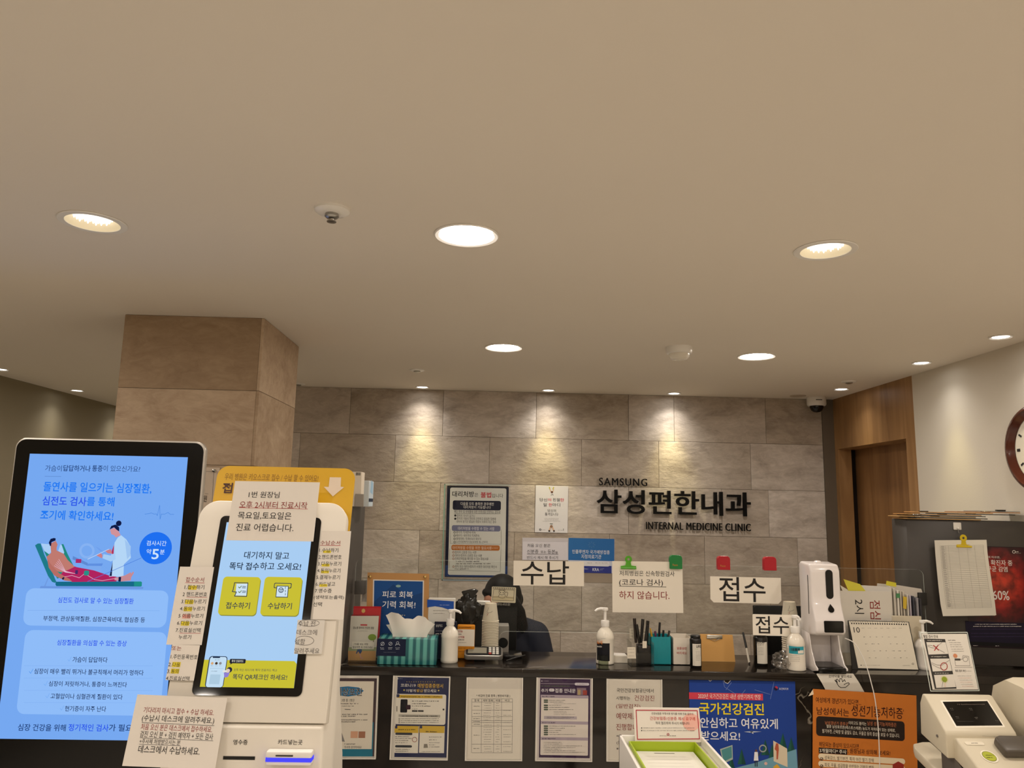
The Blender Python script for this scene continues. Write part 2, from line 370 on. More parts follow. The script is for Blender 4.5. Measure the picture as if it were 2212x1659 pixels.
def spot(x, y, tgt, label, e=1.0):
    t = thing('spotlight', label, 'spotlight', (x, y, CEIL), group='small recessed spotlights')
    MB().lathe([(.031, .0), (.044, .0), (.045, -.003), (.042, -.006), (.033, -.003), (.031, -.001)], WPL, 28, cap=False).build('trim_ring', t)
    MB().lathe([(.0, -.0015), (.032, -.0015)][::-1], Elin((1, .97, .92), 14), 28, cap=False).build('lens', t)
    for nm, col, pw, ang, bl in (('wide', (1, .95, .88), 5.5*e, 116, 1.0), ('middle', (1, .92, .66), 5*e, 76, 1.0), ('narrow', (1.0, .87, .42), 24*e, 48, 1.0)):
        ld = bpy.data.lights.new('spotlight_'+nm, 'SPOT'); ld.color = col; ld.energy = pw; ld.spot_size = math.radians(ang); ld.spot_blend = bl; ld.shadow_soft_size = .02
        lo = bpy.data.objects.new('spotlight_lamp_'+nm, ld); COL.objects.link(lo)
        d = Vector(tgt)-Vector((x, y, CEIL)); lo.rotation_euler = d.to_track_quat('-Z', 'Y').to_euler(); lo.location = (x, y, CEIL-.012)
for x, lb in ((-.4465, 'small spotlight washing the stone wall above the blue-framed notice, left one'), (.358, 'small spotlight washing the stone wall above the small white poster, middle one'), (1.165, 'small spotlight washing the stone wall above the clinic sign letters, right one')):
    spot(x, 4.82, (x, 4.98, .6), lb)
for y, lb in ((4.479, 'small spotlight above the oak doorway beside the dome camera'), (3.617, 'small spotlight lighting the plain right wall, nearer the oak panel'), (3.03, 'small spotlight lighting the right wall, near the round clock')):
    spot(2.095, y, (2.25, y, .6), lb, .42)
for y, lb in ((5.388, 'small spotlight on the corridor ceiling at left, far one'), (4.535, 'small spotlight at the left edge of the photo over the grey wall'), (6.25, 'small spotlight on the corridor ceiling hidden behind the pillar')):
    spot(-2.912, y, (-3.07, y, .6), lb, .6)
# ------------------------------------------------------------------ room shell
o = struct(MB().box(LEFT-.1, FRONT, -.1, RIGHT+.8, 8.2, 0, FLOORM), 'floor')
cl = MB().box(LEFT-.1, FRONT-.1, CEIL, RIGHT+.8, 8.3, CEIL+.12, WHITE_PAINT).build('ceiling')
for x, y in HOLES:                            # openings for the two deep lamps
    c = MB().lathe([(.068, -.05), (.068, .09)], WHITE_PAINT, 40, Matrix.Translation((x, y, CEIL))).build('cutter')
    md = cl.modifiers.new('hole', 'BOOLEAN'); md.object = c; md.operation = 'DIFFERENCE'; md.solver = 'EXACT'
    bpy.context.view_layer.update(); me = bpy.data.meshes.new_from_object(cl.evaluated_get(bpy.context.evaluated_depsgraph_get()))
    cl.modifiers.clear(); cl.data = me; bpy.data.objects.remove(c)
tag(cl, kind='structure')
def tiled(rows, plane, z_rows, joints, cut):   # stone tiles with real open joints, one mesh; joints[i] = vertical joint positions of row i
    mb = MB(); mb.attr = []; g = .0008
    for (z1, z0), xs in zip(z_rows, joints):
        for a, b in zip(xs[:-1], xs[1:]):
            n0 = len(mb.f); mb.box(*cut(a+g, b-g, z0+g, z1-g), rows, r=.0012, seg=1, smooth=False); v = random.random(); mb.attr += [v]*(len(mb.f)-n0)
    return mb
def X5(px, py): return onY(px, py, BACK).x
XL, XR = -1.42, 2.17
def row(pts, y):
    xs = [X5(p, y) for p in pts]; out = list(xs)
    while out[0]-.6 > XL+.05: out.insert(0, out[0]-.6)
    while out[-1]+.6 < XR-.05: out.append(out[-1]+.6)
    return [XL]+out+[XR]
zr = [(CEIL, 2.109)]+[(2.109-.3*i, 1.809-.3*i) for i in range(7)]
jn = [row([757, 957.6, 1158, 1357, 1455, 1652], 890), row([647, 853, 1057, 1256, 1422, 1620], 990), row([950, 1155, 1357, 1558, 1659], 1100), row([1110, 1316, 1521, 1722], 1200), row([1152, 1256, 1460], 1310), row([1210, 1415], 1390), row([1150], 1500), row([1210], 1600)]
mb = tiled(SLATE, None, zr, jn, lambda a, b, z0, z1: (a, BACK-.012, z0, b, BACK, z1))
n0 = len(mb.f); mb.box(XL, BACK-.003, 0, RIGHT+.1, BACK+.15, CEIL, GROUT); mb.attr += [.5]*(len(mb.f)-n0)
struct(mb, 'wall_back')
struct(MB().box(XR, BACK-.02, 0, RIGHT, BACK, CEIL, M('#6a5e50', .5)), 'trim_1')
struct(MB().box(LEFT-.1, FRONT, 0, LEFT, 8.2, CEIL, LEFTP), 'wall_left')
struct(MB().box(LEFT, 8.2, 0, XL, 8.3, CEIL, LEFTP), 'wall_corridor_end')
struct(MB().box(XL-.1, BACK+.0, 0, XL-.001, 8.2, CEIL, LEFTP), 'wall_corridor')
struct(MB().box(LEFT-.1, FRONT-.1, 0, RIGHT+.8, FRONT, CEIL, WALLP), 'wall_front')
struct(MB().box(RIGHT, FRONT, 0, RIGHT+.1, 3.977, CEIL, WALLP), 'wall_right')
YD0, YD1, ZD = 4.07, 4.885, 2.08
mb = MB().box(RIGHT, 3.977, 0, RIGHT+.085, YD0, CEIL, OAK).box(RIGHT, YD1, 0, RIGHT+.085, BACK, CEIL, OAK).box(RIGHT, YD0, ZD, RIGHT+.085, YD1, CEIL, OAK)
struct(mb, 'wall_right_oak_panel')
d1 = thing('door_1', None, None, (RIGHT, YD0, 0)); d1['kind'] = 'structure'
MB().box(.13, -.25, 0, .17, YD1-YD0+.043, ZD+.03, OAKD, .002, 1).build('door_leaf', d1)
MB().box(.085, -.1, ZD, .13, YD1-YD0+.06, ZD+.08, OAK).build('door_head', d1)
MB().box(.19, -.3, 0, .2, YD1-YD0+.3, ZD+.1, M('#2a1c12', .6)).box(.085, YD1-YD0+.06, 0, .19, YD1-YD0+.08, ZD+.1, M('#2a1c12', .6)).build('pocket', d1)
# stone pillar
mb = MB(); mb.attr = []
CX0, CX1, CY0, CY1 = -1.4965, -.935, 3.06, 3.627
def cb(*a):
    n0 = len(mb.f); mb.box(*a, SLATEC, r=.001, seg=1, smooth=False); v = random.random(); mb.attr.extend([v]*(len(mb.f)-n0))
z = CEIL
while z > 0:
    z0 = max(0, z-.3); g = .001
    cb(CX0+g, CY0, z0+g, CX1-.0125, CY0+.012, z-g); cb(CX1-.012, CY0+.0005, z0+g, CX1, CY1, z-g); cb(CX0, CY0+.0125, z0+g, CX0+.012, CY1, z-g); cb(CX0+.0125, CY1-.012, z0+g, CX1-.0125, CY1, z-g); z -= .3
n0 = len(mb.f); mb.box(CX0+.003, CY0+.003, 0, CX1-.003, CY1-.003, CEIL, GROUT); mb.attr += [.5]*(len(mb.f)-n0)
struct(mb, 'stone_pillar')
struct(MB().box(LEFT, FRONT, 0, LEFT+.012, 8.2, .1, DGREY), 'baseboard_left'); struct(MB().box(RIGHT-.012, FRONT, 0, RIGHT, 3.0, .1, DGREY), 'baseboard_right')
# ------------------------------------------------------------------ ceiling fittings
t = thing('fire_sprinkler', 'white sprinkler head with grey nozzle between the front downlights', 'sprinkler', (-.417, 1.855, CEIL))
MB().lathe([(.045, 0), (.044, -.006), (.036, -.012), (.018, -.013)], WPL, 28).build('escutcheon', t)
MB().lathe([(.017, -.012), (.018, -.02), (.014, -.024), (.006, -.026), (.005, -.031), (.012, -.032), (.012, -.034), (0, -.035)], STEEL, 20, cap=False).build('nozzle', t)
def flush(x, y, lb):
    t = thing('sprinkler_cover', lb, 'sprinkler', (x, y, CEIL), group='small flush sprinklers')
    MB().lathe([(.042, 0), (.041, -.004), (.03, -.007), (.02, -.007)], WPL, 24).build('cover', t)
    MB().lathe([(.019, -.006), (.019, -.011), (.008, -.015), (0, -.015)], STEEL, 16, cap=False).build('nozzle', t)
flush(-.4215, 4.197, 'small white flush sprinkler above the left spotlight of the stone wall')
flush(2.016, 4.213, 'small white flush sprinkler above the spotlight over the oak doorway')
flush(-1.23, 4.82, 'small flush sprinkler peeking out behind the stone pillar')
tag(MB().lathe([(.05, 0), (.049, -.003), (.0, -.004)], M('#b9ab98', .6), 24, cap=False).build('ceiling_plate', loc=(1.961, 4.80, CEIL)), 'flat beige round cover plate in the ceiling left of the dome camera', 'cover plate')
t = thing('smoke_detector', 'white smoke detector with clear dome between two counter downlights', 'smoke detector', (.85, 3.41, CEIL))
MB().lathe([(.06, 0), (.06, -.02), (.056, -.03), (.05, -.032)], WPL, 32).build('base', t)
MB().lathe([(.047, -.031), (.046, -.045), (.036, -.056), (.0, -.06)], M('#e6dfd2', .25), 32, cap=False).build('sensor_dome', t)
t = thing('dome_camera', 'white ceiling dome camera with dark bubble in the corner', 'security camera', (2.105, 4.86, CEIL))
MB().lathe([(.058, 0), (.06, -.004), (.06, -.045), (.055, -.054), (.045, -.056)], WPL, 36).box(-.028, -.0612, -.024, .012, -.059, -.019, DGREY).build('housing', t)
b = MB().lathe([(.043, -.055), (.042, -.067), (.034, -.084), (.02, -.094), (0, -.098)], BLACKG, 32, cap=False); b.build('bubble', t)
# ------------------------------------------------------------------ reception counter and its tall ends
CXL, CXR, CYF, CYB = -.545, RIGHT-.003, 3.02, 3.36
t = thing('reception_counter', 'dark veined marble reception counter holding the bottles and signs', 'reception counter', (0, 0, 0))
MB().box(-.93, CYF, 0, CXR, CYF+.03, TOP-.03, MARBLE).build('front_panel', t)
MB().prism([(-.93, CYF-.012), (CXR, CYF-.012), (CXR, CYB), (CXL, CYB), (CXL, CYF+.03), (-.93, CYF+.03)], TOP-.03, TOP, MARBLE, 'z', .002, 2).build('counter_top', t)
MB().box(CXL, CYF+.03, 0, CXR, CYB-.03, TOP-.03, M('#4a443e', .6)).build('carcass', t)
MB().box(CXL, CYB+.001, .72, CXR, 3.95, .75, M('#d8d2c6', .5), .002, 1).build('inner_desk', t)
for xx in (CXL+.1, 1.9): MB().box(xx, 3.5, 0, xx+.04, 3.9, .72, DGREY).build('leg', t)
GPAN = M('#3f3a36', .45)
tag(MB().box(-.932, 3.053, 0, -.548, 3.43, 1.66, GPAN, .002, 1).build('end_cabinet'), 'tall dark grey end cabinet at left of the counter by the pillar', 'cabinet')
tag(MB().prism([(1.765, 3.238), (RIGHT-.002, 3.19), (RIGHT-.002, 3.335), (1.765, 3.355)], TOP+.001, 1.656, GPAN, 'z', .002, 1).build('end_cabinet'), 'tall dark grey end cabinet on the right carrying stacked clipboards', 'cabinet')
# ------------------------------------------------------------------ clinic letters on the stone wall (solid letters standing off the wall)
def letters(st, x0, y0, x1, y1, name, label, bold, depth, mt, sp=1.0):
    c = bpy.data.curves.new('t', 'FONT'); c.body = st; c.size = 1; c.offset = bold*.42; c.extrude = .5; c.resolution_u = 4; c.space_character = sp
    o = bpy.data.objects.new('t', c); COL.objects.link(o); dg = bpy.context.evaluated_depsgraph_get(); dg.update()
    me = bpy.data.meshes.new_from_object(o.evaluated_get(dg)); bpy.data.objects.remove(o)
    xs = [v.co.x for v in me.vertices]; ys = [v.co.y for v in me.vertices]
    a = onY(x0, (y0+y1)/2, BACK); b = onY(x1, (y0+y1)/2, BACK); lo = onY((x0+x1)/2, y1, BACK).z; hi = onY((x0+x1)/2, y0, BACK).z
    for v in me.vertices:
        u = (v.co.x-min(xs))/(max(xs)-min(xs)); w = (v.co.y-min(ys))/(max(ys)-min(ys)); d = v.co.z
        v.co = (a.x+(b.x-a.x)*u, BACK-.030-depth*(d+.5), lo+(hi-lo)*w)
    bm = bmesh.new(); bm.from_mesh(me); bmesh.ops.recalc_face_normals(bm, faces=bm.faces[:]); bm.to_mesh(me); bm.free()
    me.materials.clear(); me.materials.append(mt); o = bpy.data.objects.new(name, me); COL.objects.link(o)
    return tag(o, label, 'sign')
LET = M('#090706', .6, spec=.15)
letters('SAMSUNG', 1292.5, 1033.5, 1395, 1049.5, 'sign_lettering', 'small dark raised Latin letters at top left of the clinic sign', .0, .018, LET, 1.22)
letters('삼성편한내과', 1287, 1060.5, 1616, 1112, 'sign_lettering', 'large black raised Korean letters of the clinic sign on the stone wall', .03, .024, LET)
letters('INTERNAL MEDICINE CLINIC', 1393, 1129, 1617, 1145, 'sign_lettering', 'thin dark raised English letters lowest in the clinic sign', .0, .015, LET, 1.12)
WALL = Plane((0, BACK-.0135, 0))
SLEEVE = glassy('plastic_sleeve', (.985, .99, .99), .35, .05)
BL_ = {}
def c(h): return M(h, .7, spec=.3)
NAVY = c('#141a35')
# notice about prescriptions, blue frame, in a plastic sleeve
pl = WALL.off(.002).fit((966, 1050), (1099, 1052)); s = Sheet(pl); w = pl.px(1099, 1052)[0]; h = -pl.px(962, 1246)[1]; s.slab(w, h, NAVY)
s.rect(966, 1050, 1097, 1056, c('#20242f'), 1)
s.rect(962, 1222, 1096, 1246, c('#1f3d78'), 1)
s.rect(970, 1054, 1092.5, 1242.5, c('#e6e4dc'), 2, r=4)
s.t('대리처방', 977, 1061, 1024, 1073.5, INK, .04); s.t('은', 1025, 1065, 1033, 1073, INK); s.t('불법', 1038.5, 1063, 1061, 1075, c('#c8102e'), .05); s.t('입니다', 1062.5, 1066.5, 1087, 1075, INK)
s.rect(978, 1081.5, 1082, 1102, NAVY, 3, r=4)
s.t('다음을 모두 충족한 경우에만', 995, 1085, 1067, 1092, c('#e8e6e0'), .01, L=5); s.t('대리처방이 가능합니다', 1001, 1092.5, 1060, 1099, c('#e8e6e0'), .01, L=5)
s.t('해당 환자 및 의약품에 대한 안정성을 인정하는 경우로', 981, 1102.5, 1081, 1109, INK, L=4); s.line([(981, 1109.5), (1081, 1110)], .6, GREYINK)
s.disc(983.5, 1113.5, 2.4, INK, 3); s.t('환자의 의식이 없거나', 987, 1111, 1026, 1117, INK)
s.disc(983.5, 1120.5, 2.4, INK, 3); s.t('환자의 거동이 현저히 곤란하고 동일한 질병에', 987, 1117.5, 1071, 1124, INK); s.t('대하여 장기간 동일한 처방이 이루어 지는 경우', 986, 1124.5, 1072, 1130, INK)
s.rect(976, 1135, 1081, 1147.5, c('#7d7f9c'), 3, r=4); s.t('대리처방을 수령할 수 있는 사람', 989, 1138, 1068, 1145.5, c('#eceaf0'), .01, L=5)
s.line([(972.5, 1142), (972.5, 1174), (1082.5, 1176), (1082.5, 1144)], .5, c('#9a9a9c'))
for i, k in enumerate(('환자의 직계존속·비속', '배우자 / 배우자의 직계존속', '형제자매 / 직계비속의 배우자', '노인의료복지시설(요양원 등) 근무자')):
    y = 1150+i*7; s.ring(982, y, 2, .9, INK, 3, 12); s.t(k, 985.5, y-3, 985.5+(42, 50, 54, 68)[i], y+3, INK)
s.rect(975, 1177.5, 1079.5, 1189, c('#c77a3a'), 3, r=4); s.t('대리처방을 수령을 위한 필요서류', 977, 1180, 1062, 1187, c('#f3dcc4'), .01, L=5); s.greek(1063, 1184, 1076, 1.6, c('#f3dcc4'), 5)
s.line([(971.5, 1185), (970, 1232), (1081, 1234.5), (1082, 1186)], .5, c('#9a9a9c'))
for y, k, x1 in ((1193, '환자의 신분증 또는 사본', 1029), (1200, '대리수령자의 신분증 또는 사본', 1041), (1207, '친족관계임을 확인할 수 있는 증빙서류', 1055), (1224, '환자 또는 대리수령자가 서명한 대리처방 확인서', 1073)):
    s.ring(979.5, y, 2, .8, c('#b0602c'), 3, 12); s.t(k, 983, y-3, x1, y+3, INK)
for y, x0, x1 in ((1213, 985, 1036), (1217.5, 985, 1061), (1229, 982, 1012)): s.greek(x0, y, x1, 3, GREYINK, 4)
s.build('notice', 'tall navy framed printed notice with red word in a plastic sleeve', 'notice')
sl = Sheet(pl.off(.0012)); g = sl.mb; g.prism([(-.018, -h-.022), (w+.012, -h-.022), (w+.012, .014), (-.018, .014)], 0, .0006, SLEEVE, 'z')
g.prism([(-.018, -h-.022), (-.013, -h-.022), (-.013, .014), (-.018, .014)], .0005, .001, M('#7fb6a5', .3), 'z'); g.prism([(-.018, .008), (w+.012, .008), (w+.012, .014), (-.018, .014)], .0005, .001, M('#bfc8bd', .3), 'z'); g.prism([(-.018, -h-.022), (w+.012, -h-.022), (w+.012, -h-.017), (-.018, -h-.017)], .0005, .001, M('#9db4c4', .3), 'z')
sl.build('plastic_sleeve', 'clear plastic sleeve over the tall navy framed notice', 'sleeve')
def poster(plane, TL, TR, BL, mt, off=.002, th=.0006, **k):
    pl = plane.off(off).fit(TL, TR); s = Sheet(pl); w = pl.px(*TR)[0]; h = -pl.px(*BL)[1]; s.slab(w, h, mt, th, **k); s.w, s.h = w, h; return s
s = poster(WALL, (1157.5, 1048.5), (1227.5, 1050.5), (1156, 1149.5), c('#e9e7ec'))
for a in (1185.5, 1195): s.poly([(a, 1052), (a+2.4, 1052), (a+(3.5 if a < 1190 else .2), 1057), (a+(1.5 if a < 1190 else -1.8), 1057)], c('#c9c23c'), 2)
for a, b in ((1188, 1191), (1196, 1194)): s.line([(a, 1057), (b, 1063)], 1.6, c('#e0b79a'))
s.disc(1192.3, 1063, 2.4, c('#6b4a3a'), 3, 12); s.line([(1190, 1069.5), (1193, 1068), (1195.5, 1069.5)], .8, INK)
s.t('당신', 1165.5, 1076, 1182, 1083, INK, .01); s.t('의', 1183, 1076.5, 1190.5, 1082.5, c('#d21f36'), .02); s.t('친절', 1194, 1076, 1209.5, 1083, INK, .01); s.t('한', 1210, 1076.5, 1218.5, 1083, c('#d21f36'), .02)
s.t('말', 1174, 1087, 1182, 1094, INK, .01); s.t('한', 1185, 1087, 1192.5, 1094, c('#d21f36'), .02); s.t('마디', 1193.5, 1087, 1210, 1094, INK, .01)
s.t('당신의', 1183, 1100, 1201, 1106, INK); s.t('품격입니다', 1177, 1107.5, 1206, 1114, INK)
for y, a, b in ((1120, 1176, 1207), (1123, 1177, 1206), (1126, 1172, 1211)): s.greek(a, y, b, 1, GREYINK)
s.disc(1191, 1137, 3, c('#9a7a62'), 3, 14); s.line([(1188, 1131.5), (1194, 1131.5)], 1.2, c('#3a4a22')); s.poly([(1188, 1137), (1190.5, 1139), (1188, 1148), (1184.5, 1147.5)], c('#e3bda2'), 2); s.poly([(1194, 1137), (1191.5, 1139), (1195, 1148), (1198.5, 1147.5)], c('#e3bda2'), 2)
s.rect(1184.5, 1145.5, 1188.5, 1148.5, INK, 3); s.rect(1195, 1145.5, 1198.5, 1148.5, INK, 3)
s.ring(1167, 1144, 1.7, 1, INK); s.greek(1170, 1144.5, 1178, 1, GREYINK); s.greek(1206, 1145.5, 1216, 1, GREYINK); s.line([(1217, 1142), (1217, 1146)], 1, INK)
s.build('poster', 'small white poster with two pairs of hands and red accent letters on stone wall', 'poster')
s = poster(WALL, (1128.5, 1161.5), (1227, 1162.5), (1127, 1209.5), c('#dedae4'))
s.rect(1129, 1162, 1226.5, 1170, c('#cfcad2'), 1)
s.t('처음 오신 분은', 1139, 1174.5, 1189, 1182, INK); s.t('신분증', 1138.5, 1187, 1163, 1195.5, INK); s.t('또는', 1168, 1189.5, 1180, 1195, INK); s.t('등본', 1183, 1187.5, 1199, 1196, INK); s.t('을', 1199.5, 1191, 1205, 1196, INK)
s.line([(1138.5, 1196.8), (1206, 1197.2)], .8, INK); s.t('반드시 제시 해 주시기', 1138.5, 1201, 1205, 1208, INK)
s.build('paper_notice', 'white printed paper taped to the stone wall left of the blue poster', 'notice')
s = poster(WALL, (1228, 1162.5), (1327.5, 1165), (1227, 1236), c('#cfd3e4'), off=.0028)
s.rect(1228, 1163, 1327, 1211, c('#2f6fb4'), 1); s.rect(1230, 1221.5, 1321, 1237.5, c('#27348f'), 1); s.rect(1250, 1212.5, 1317, 1223, c('#e8e6ec'), 2, r=4)
for i in range(8):
    a = i*.785; s.line([(1278+4*math.cos(a), 1177+4*math.sin(a)), (1278+8*math.cos(a), 1177+7*math.sin(a))], 1, c('#5784b6'))
s.t('인플루엔자 국가예방접종', 1236, 1188, 1317, 1196.5, c('#e9ecf2'), .012); s.t('지정의료기관', 1255.5, 1198, 1299, 1207, c('#e9ecf2'), .012)
for a, b in ((1268, 1279), (1286, 1297), (1299, 1313)): s.greek(a, 1216, b, 1.6, GREYINK, 4)
s.t('KRA', 1280, 1227, 1294, 1233.5, c('#e9ecf2'), .03); s.greek(1296, 1228.5, 1305, 1, c('#c8ccd8'), 3); s.greek(1296, 1231, 1303, 1, c('#c8ccd8'), 3); s.greek(1262, 1229, 1271, 1.6, c('#c8ccd8'), 3)
s.build('poster', 'wide blue poster with white Korean letters on the stone wall behind the screen', 'poster')
s = poster(WALL, (1263, 1237.5), (1323, 1239), (1262, 1258), M('#a29180', .6), off=.001); s.build('paper_sheet', 'plain beige paper slip below the wide blue poster', 'paper')
# ------------------------------------------------------------------ clear screen on the counter, and what hangs on it
YS = 3.22
SH = Plane((0, YS, 0))
def shx(x, y): p = onY(x, y, YS); return (p.x, p.z)
zt = 1.449
def arc(cx, cy, r, a0, a1, n=6): return [(cx+r*math.cos(math.radians(a0+(a1-a0)*i/n)), cy+r*math.sin(math.radians(a0+(a1-a0)*i/n))) for i in range(n+1)]
x0, x1 = -.54, onY(1996, 1260, YS).x; ca, cb_ = onY(1078, 1395, YS).x, onY(1752, 1395, YS).x; zc = 1.172
out = [(x0, TOP+.001), (ca, TOP+.001)]+arc(ca+.03, zc-.03, .03, 180, 90)+arc(cb_-.03, zc-.03, .03, 90, 0)+[(cb_, TOP+.001), (x1, TOP+.001)]+arc(x1-.025, zt-.025, .025, 0, 90)+arc(x0+.025, zt-.025, .025, 90, 180)
b = MB(); n = len(out); b.add([(p, YS, q) for p, q in out], [tuple(range(n))], ACRYL); b.add([(p, YS+.004, q) for p, q in out], [tuple(range(n))[::-1]], ACRYL)
vs = [(p, YS, q) for p, q in out]+[(p, YS+.004, q) for p, q in out]; b.add(vs, [(i, i+n, (i+1) % n+n, (i+1) % n) for i in range(n)], RIM)
t = thing('acrylic_screen', 'long clear acrylic screen with a low pass-through opening standing on the counter', 'screen', (0, 0, 0)); b.build('pane', t)
for px in (1992,):
    p = onY(px, 1293, YS); MB().box(p.x-.022, YS-.016, p.z-.025, p.x+.012, YS+.028, p.z+.025, BLACK, .002).build('clamp', t)
p = onY(779, 1268, YS); MB().box(p.x-.02, YS-.03, p.z-.026, p.x+.022, YS+.014, p.z+.026, M('#4c4844', .4), .002).build('clamp', t)
FR = SH.off(.0012)
s = poster(FR, (1109.5, 1211), (1261.5, 1213), (1108, 1264.5), PAPERC); s.t('수납', 1125.5, 1211.5, 1229, 1263, INK, .017)
s.build('paper_sign', 'white sign with two huge Korean letters taped on the clear screen, below the blue poster', 'sign')
s = poster(FR, (1322.5, 1212), (1474, 1214), (1321, 1322.5), PAPERC)
s.t('저희병원은 신속항원검사', 1338, 1233, 1457, 1244.5, INK); s.t('(코로나 검사)', 1337.5, 1251, 1432, 1267, INK, .004); s.line([(1337.5, 1266), (1439, 1268)], 1, INK); s.t('하지 않습니다.', 1337.5, 1277, 1446, 1294.5, DRED, .004)
s.build('paper_sign', 'white paper with three printed lines hanging from two green clips on the screen', 'sign')
s = poster(FR, (1534, 1244.8), (1686.5, 1248.5), (1533.5, 1301), PAPERC, cut=.013); s.t('접수', 1553, 1247, 1653.5, 1300, INK, .017)
s.build('paper_sign', 'white paper sign with cut corners below the two red clips on the screen', 'sign')
s = poster(FR, (1625.5, 1326.5), (1710.5, 1328.5), (1624.5, 1372), PAPERC, off=.122, r=.004); s.t('접수', 1632, 1331, 1704, 1369, INK, .017)
s.build('paper_sign', 'smaller white paper sign in front of the right stack of paper cups', 'sign')
def magclip(px, py, col, label, txt=None):
    p = onY(px, py, YS); t = thing('bag_clip', label, 'clip', (p.x, YS-.004, p.z), group='plastic clips on the clear screen')
    o = [(-.026, -.028), (.026, -.028), (.026, .012)]+arc(.012, .014, .014, 0, 90, 4)+arc(-.012, .014, .014, 90, 180, 4)
    MB().prism(o, -.012, -.006, col, 'y', .001, 1).prism([(a*.96, c_*.96) for a, c_ in o], -.006, .014, col, 'y', .001, 1).build('jaw', t)
    if txt:
        q = Sheet(Plane((p.x, YS-.0164, p.z))); q.t(txt, px-5.5, py+4.5, px+5.5, py+9, M('#c48a3a', .5)); q.build('print', parent=t)
magclip(1458.5, 1213.5, M('#0c7a37', .35), 'dark green rounded plastic clip on top edge of the clear screen', 'Peace')
magclip(1561.5, 1215.5, M('#b00f22', .35), 'red rounded plastic clip with small print, left of the red pair', 'Peace'); magclip(1661, 1217, M('#b00f22', .35), 'red rounded plastic clip without print, right of the red pair')
def bulldog(px, py, Y, mt, label, sc_=1.0):   # round-eared sheet metal clip
    p = onY(px, py, Y); t = thing('bulldog_clip', label, 'clip', (p.x, Y, p.z))
    S = Matrix.Scale(sc_, 4)
    MB().prism([(-.032, -.007), (.032, -.007), (.032, .003), (.012, .005), (.009, .02), (-.009, .02), (-.012, .005), (-.032, .003)], -.007, -.004, mt, 'y', .0008, 1, S).tube([(-.032, -.006, -.005), (.032, -.006, -.005)], .0045, mt, 8, S).build('jaw', t)
    b = MB()
    for i in range(24):
        a0 = 2*math.pi*i/24; a1 = 2*math.pi*(i+1)/24
        for r0, r1, yy in ((.005, .0145, -.0075),):
            b.prism([(r0*math.cos(a0), .03+r0*math.sin(a0)), (r1*math.cos(a0), .03+r1*math.sin(a0)), (r1*math.cos(a1), .03+r1*math.sin(a1)), (r0*math.cos(a1), .03+r0*math.sin(a1))], yy, yy+.002, mt, 'y', T=S)
    b.build('ear', t); return t
bulldog(1357, 1224, YS-.004, M('#52a51f', .3), 'bright green round-eared bulldog clip holding the three-line paper')
# ------------------------------------------------------------------ papers on the marble front
CF = Plane((0, CYF, 0))
def holder(TL, TR, BL, label, art, bg, group='clear A4 holders on the counter front'):
    pl = CF.off(.012).fit(TL, TR); t = thing('sign_holder', label, 'sign holder', T=pl.T(), group=group); w = pl.px(*TR)[0]; h = -pl.px(*BL)[1]
    WR = M('#d9d4ca', .3)
    MB().prism([(0, -h), (w, -h), (w, 0), (0, 0)], -.0115, -.0085, WR, 'z').build('back_plate', t)
    MB().prism([(0, -h), (.006, -h), (.006, 0), (0, 0)], -.0085, .001, WR, 'z').prism([(w-.0045, -h), (w, -h), (w, 0), (w-.0045, 0)], -.0085, .001, WR, 'z').prism([(.006, -h), (w-.0045, -h), (w-.0045, -h+.004), (.006, -h+.004)], -.0085, .001, WR, 'z').build('edge', t)
    s = Sheet(pl.off(-.003)); s.mb.prism([(.0062, -h+.0045), (w-.0047, -h+.0045), (w-.0047, -.0008), (.0062, -.0008)], -.0006, 0, bg, 'z'); art(s); s.build('printed_sheet', parent=t)
    nt = [(.0062, -h+.0045), (w-.0047, -h+.0045), (w-.0047, -.0005)]+[(w/2+.012*math.cos(math.pi*i/8), -.0005-.012*math.sin(math.pi*i/8)) for i in range(9)]+[(.0062, -.0005)]
    MB().prism(nt, -.0006, .0002, FILM, 'z').build('cover_film', t)
    return t
def art1(s):
    s.rect(727, 1465, 811, 1634, c('#4b3a3e'), 1); s.rect(727, 1560, 806, 1634, c('#1c7a94'), 1.5); s.rect(712, 1471.5, 805.5, 1618, c('#e7dfcf'), 2)
    s.poly([(722, 1494), (735, 1484), (752, 1482.5), (775, 1485), (786, 1492), (775, 1501), (752, 1504.5), (732, 1502)], c('#2e78a8'), 3)
    s.t('대상포진', 725, 1486, 782, 1503, c('#f0ece2'), .07, L=4); s.t('대상포진', 725, 1486, 782, 1503, INK, .015, L=5)
    s.t('3명 중 1명은', 738, 1509.5, 766, 1516, INK, L=4); s.greek(731, 1520, 774, 3, GREYINK, 4); s.greek(738, 1525, 766, 2, GREYINK, 4); s.line([(745, 1532), (757, 1532.5)], 1, INK, 4)
    for y in (1543, 1555): s.greek(716, y, 794, 3, GREYINK, 4); s.greek(716, y+4, 768, 3, GREYINK, 4)
    s.disc(728, 1572, 8, c('#9a8577'), 4); s.disc(728, 1569, 6, c('#54463e'), 5); s.poly([(716, 1600), (722, 1580), (738, 1582), (745, 1602)], c('#8f8b88'), 4)
    s.rect(757.5, 1579.5, 773, 1594, c('#d9a889'), 4); s.rect(774.5, 1580, 789, 1594, c('#a9765c'), 4); s.greek(744, 1607, 768, 3, GREYINK, 4); s.t('의사와 문의하세요!', 744, 1611, 781, 1616.5, INK, L=4)
holder((700, 1459.5), (818, 1460), (693, 1640), 'sign holder half hidden by the white kiosk, with blue oval heading', art1, c('#d8d2c8'))
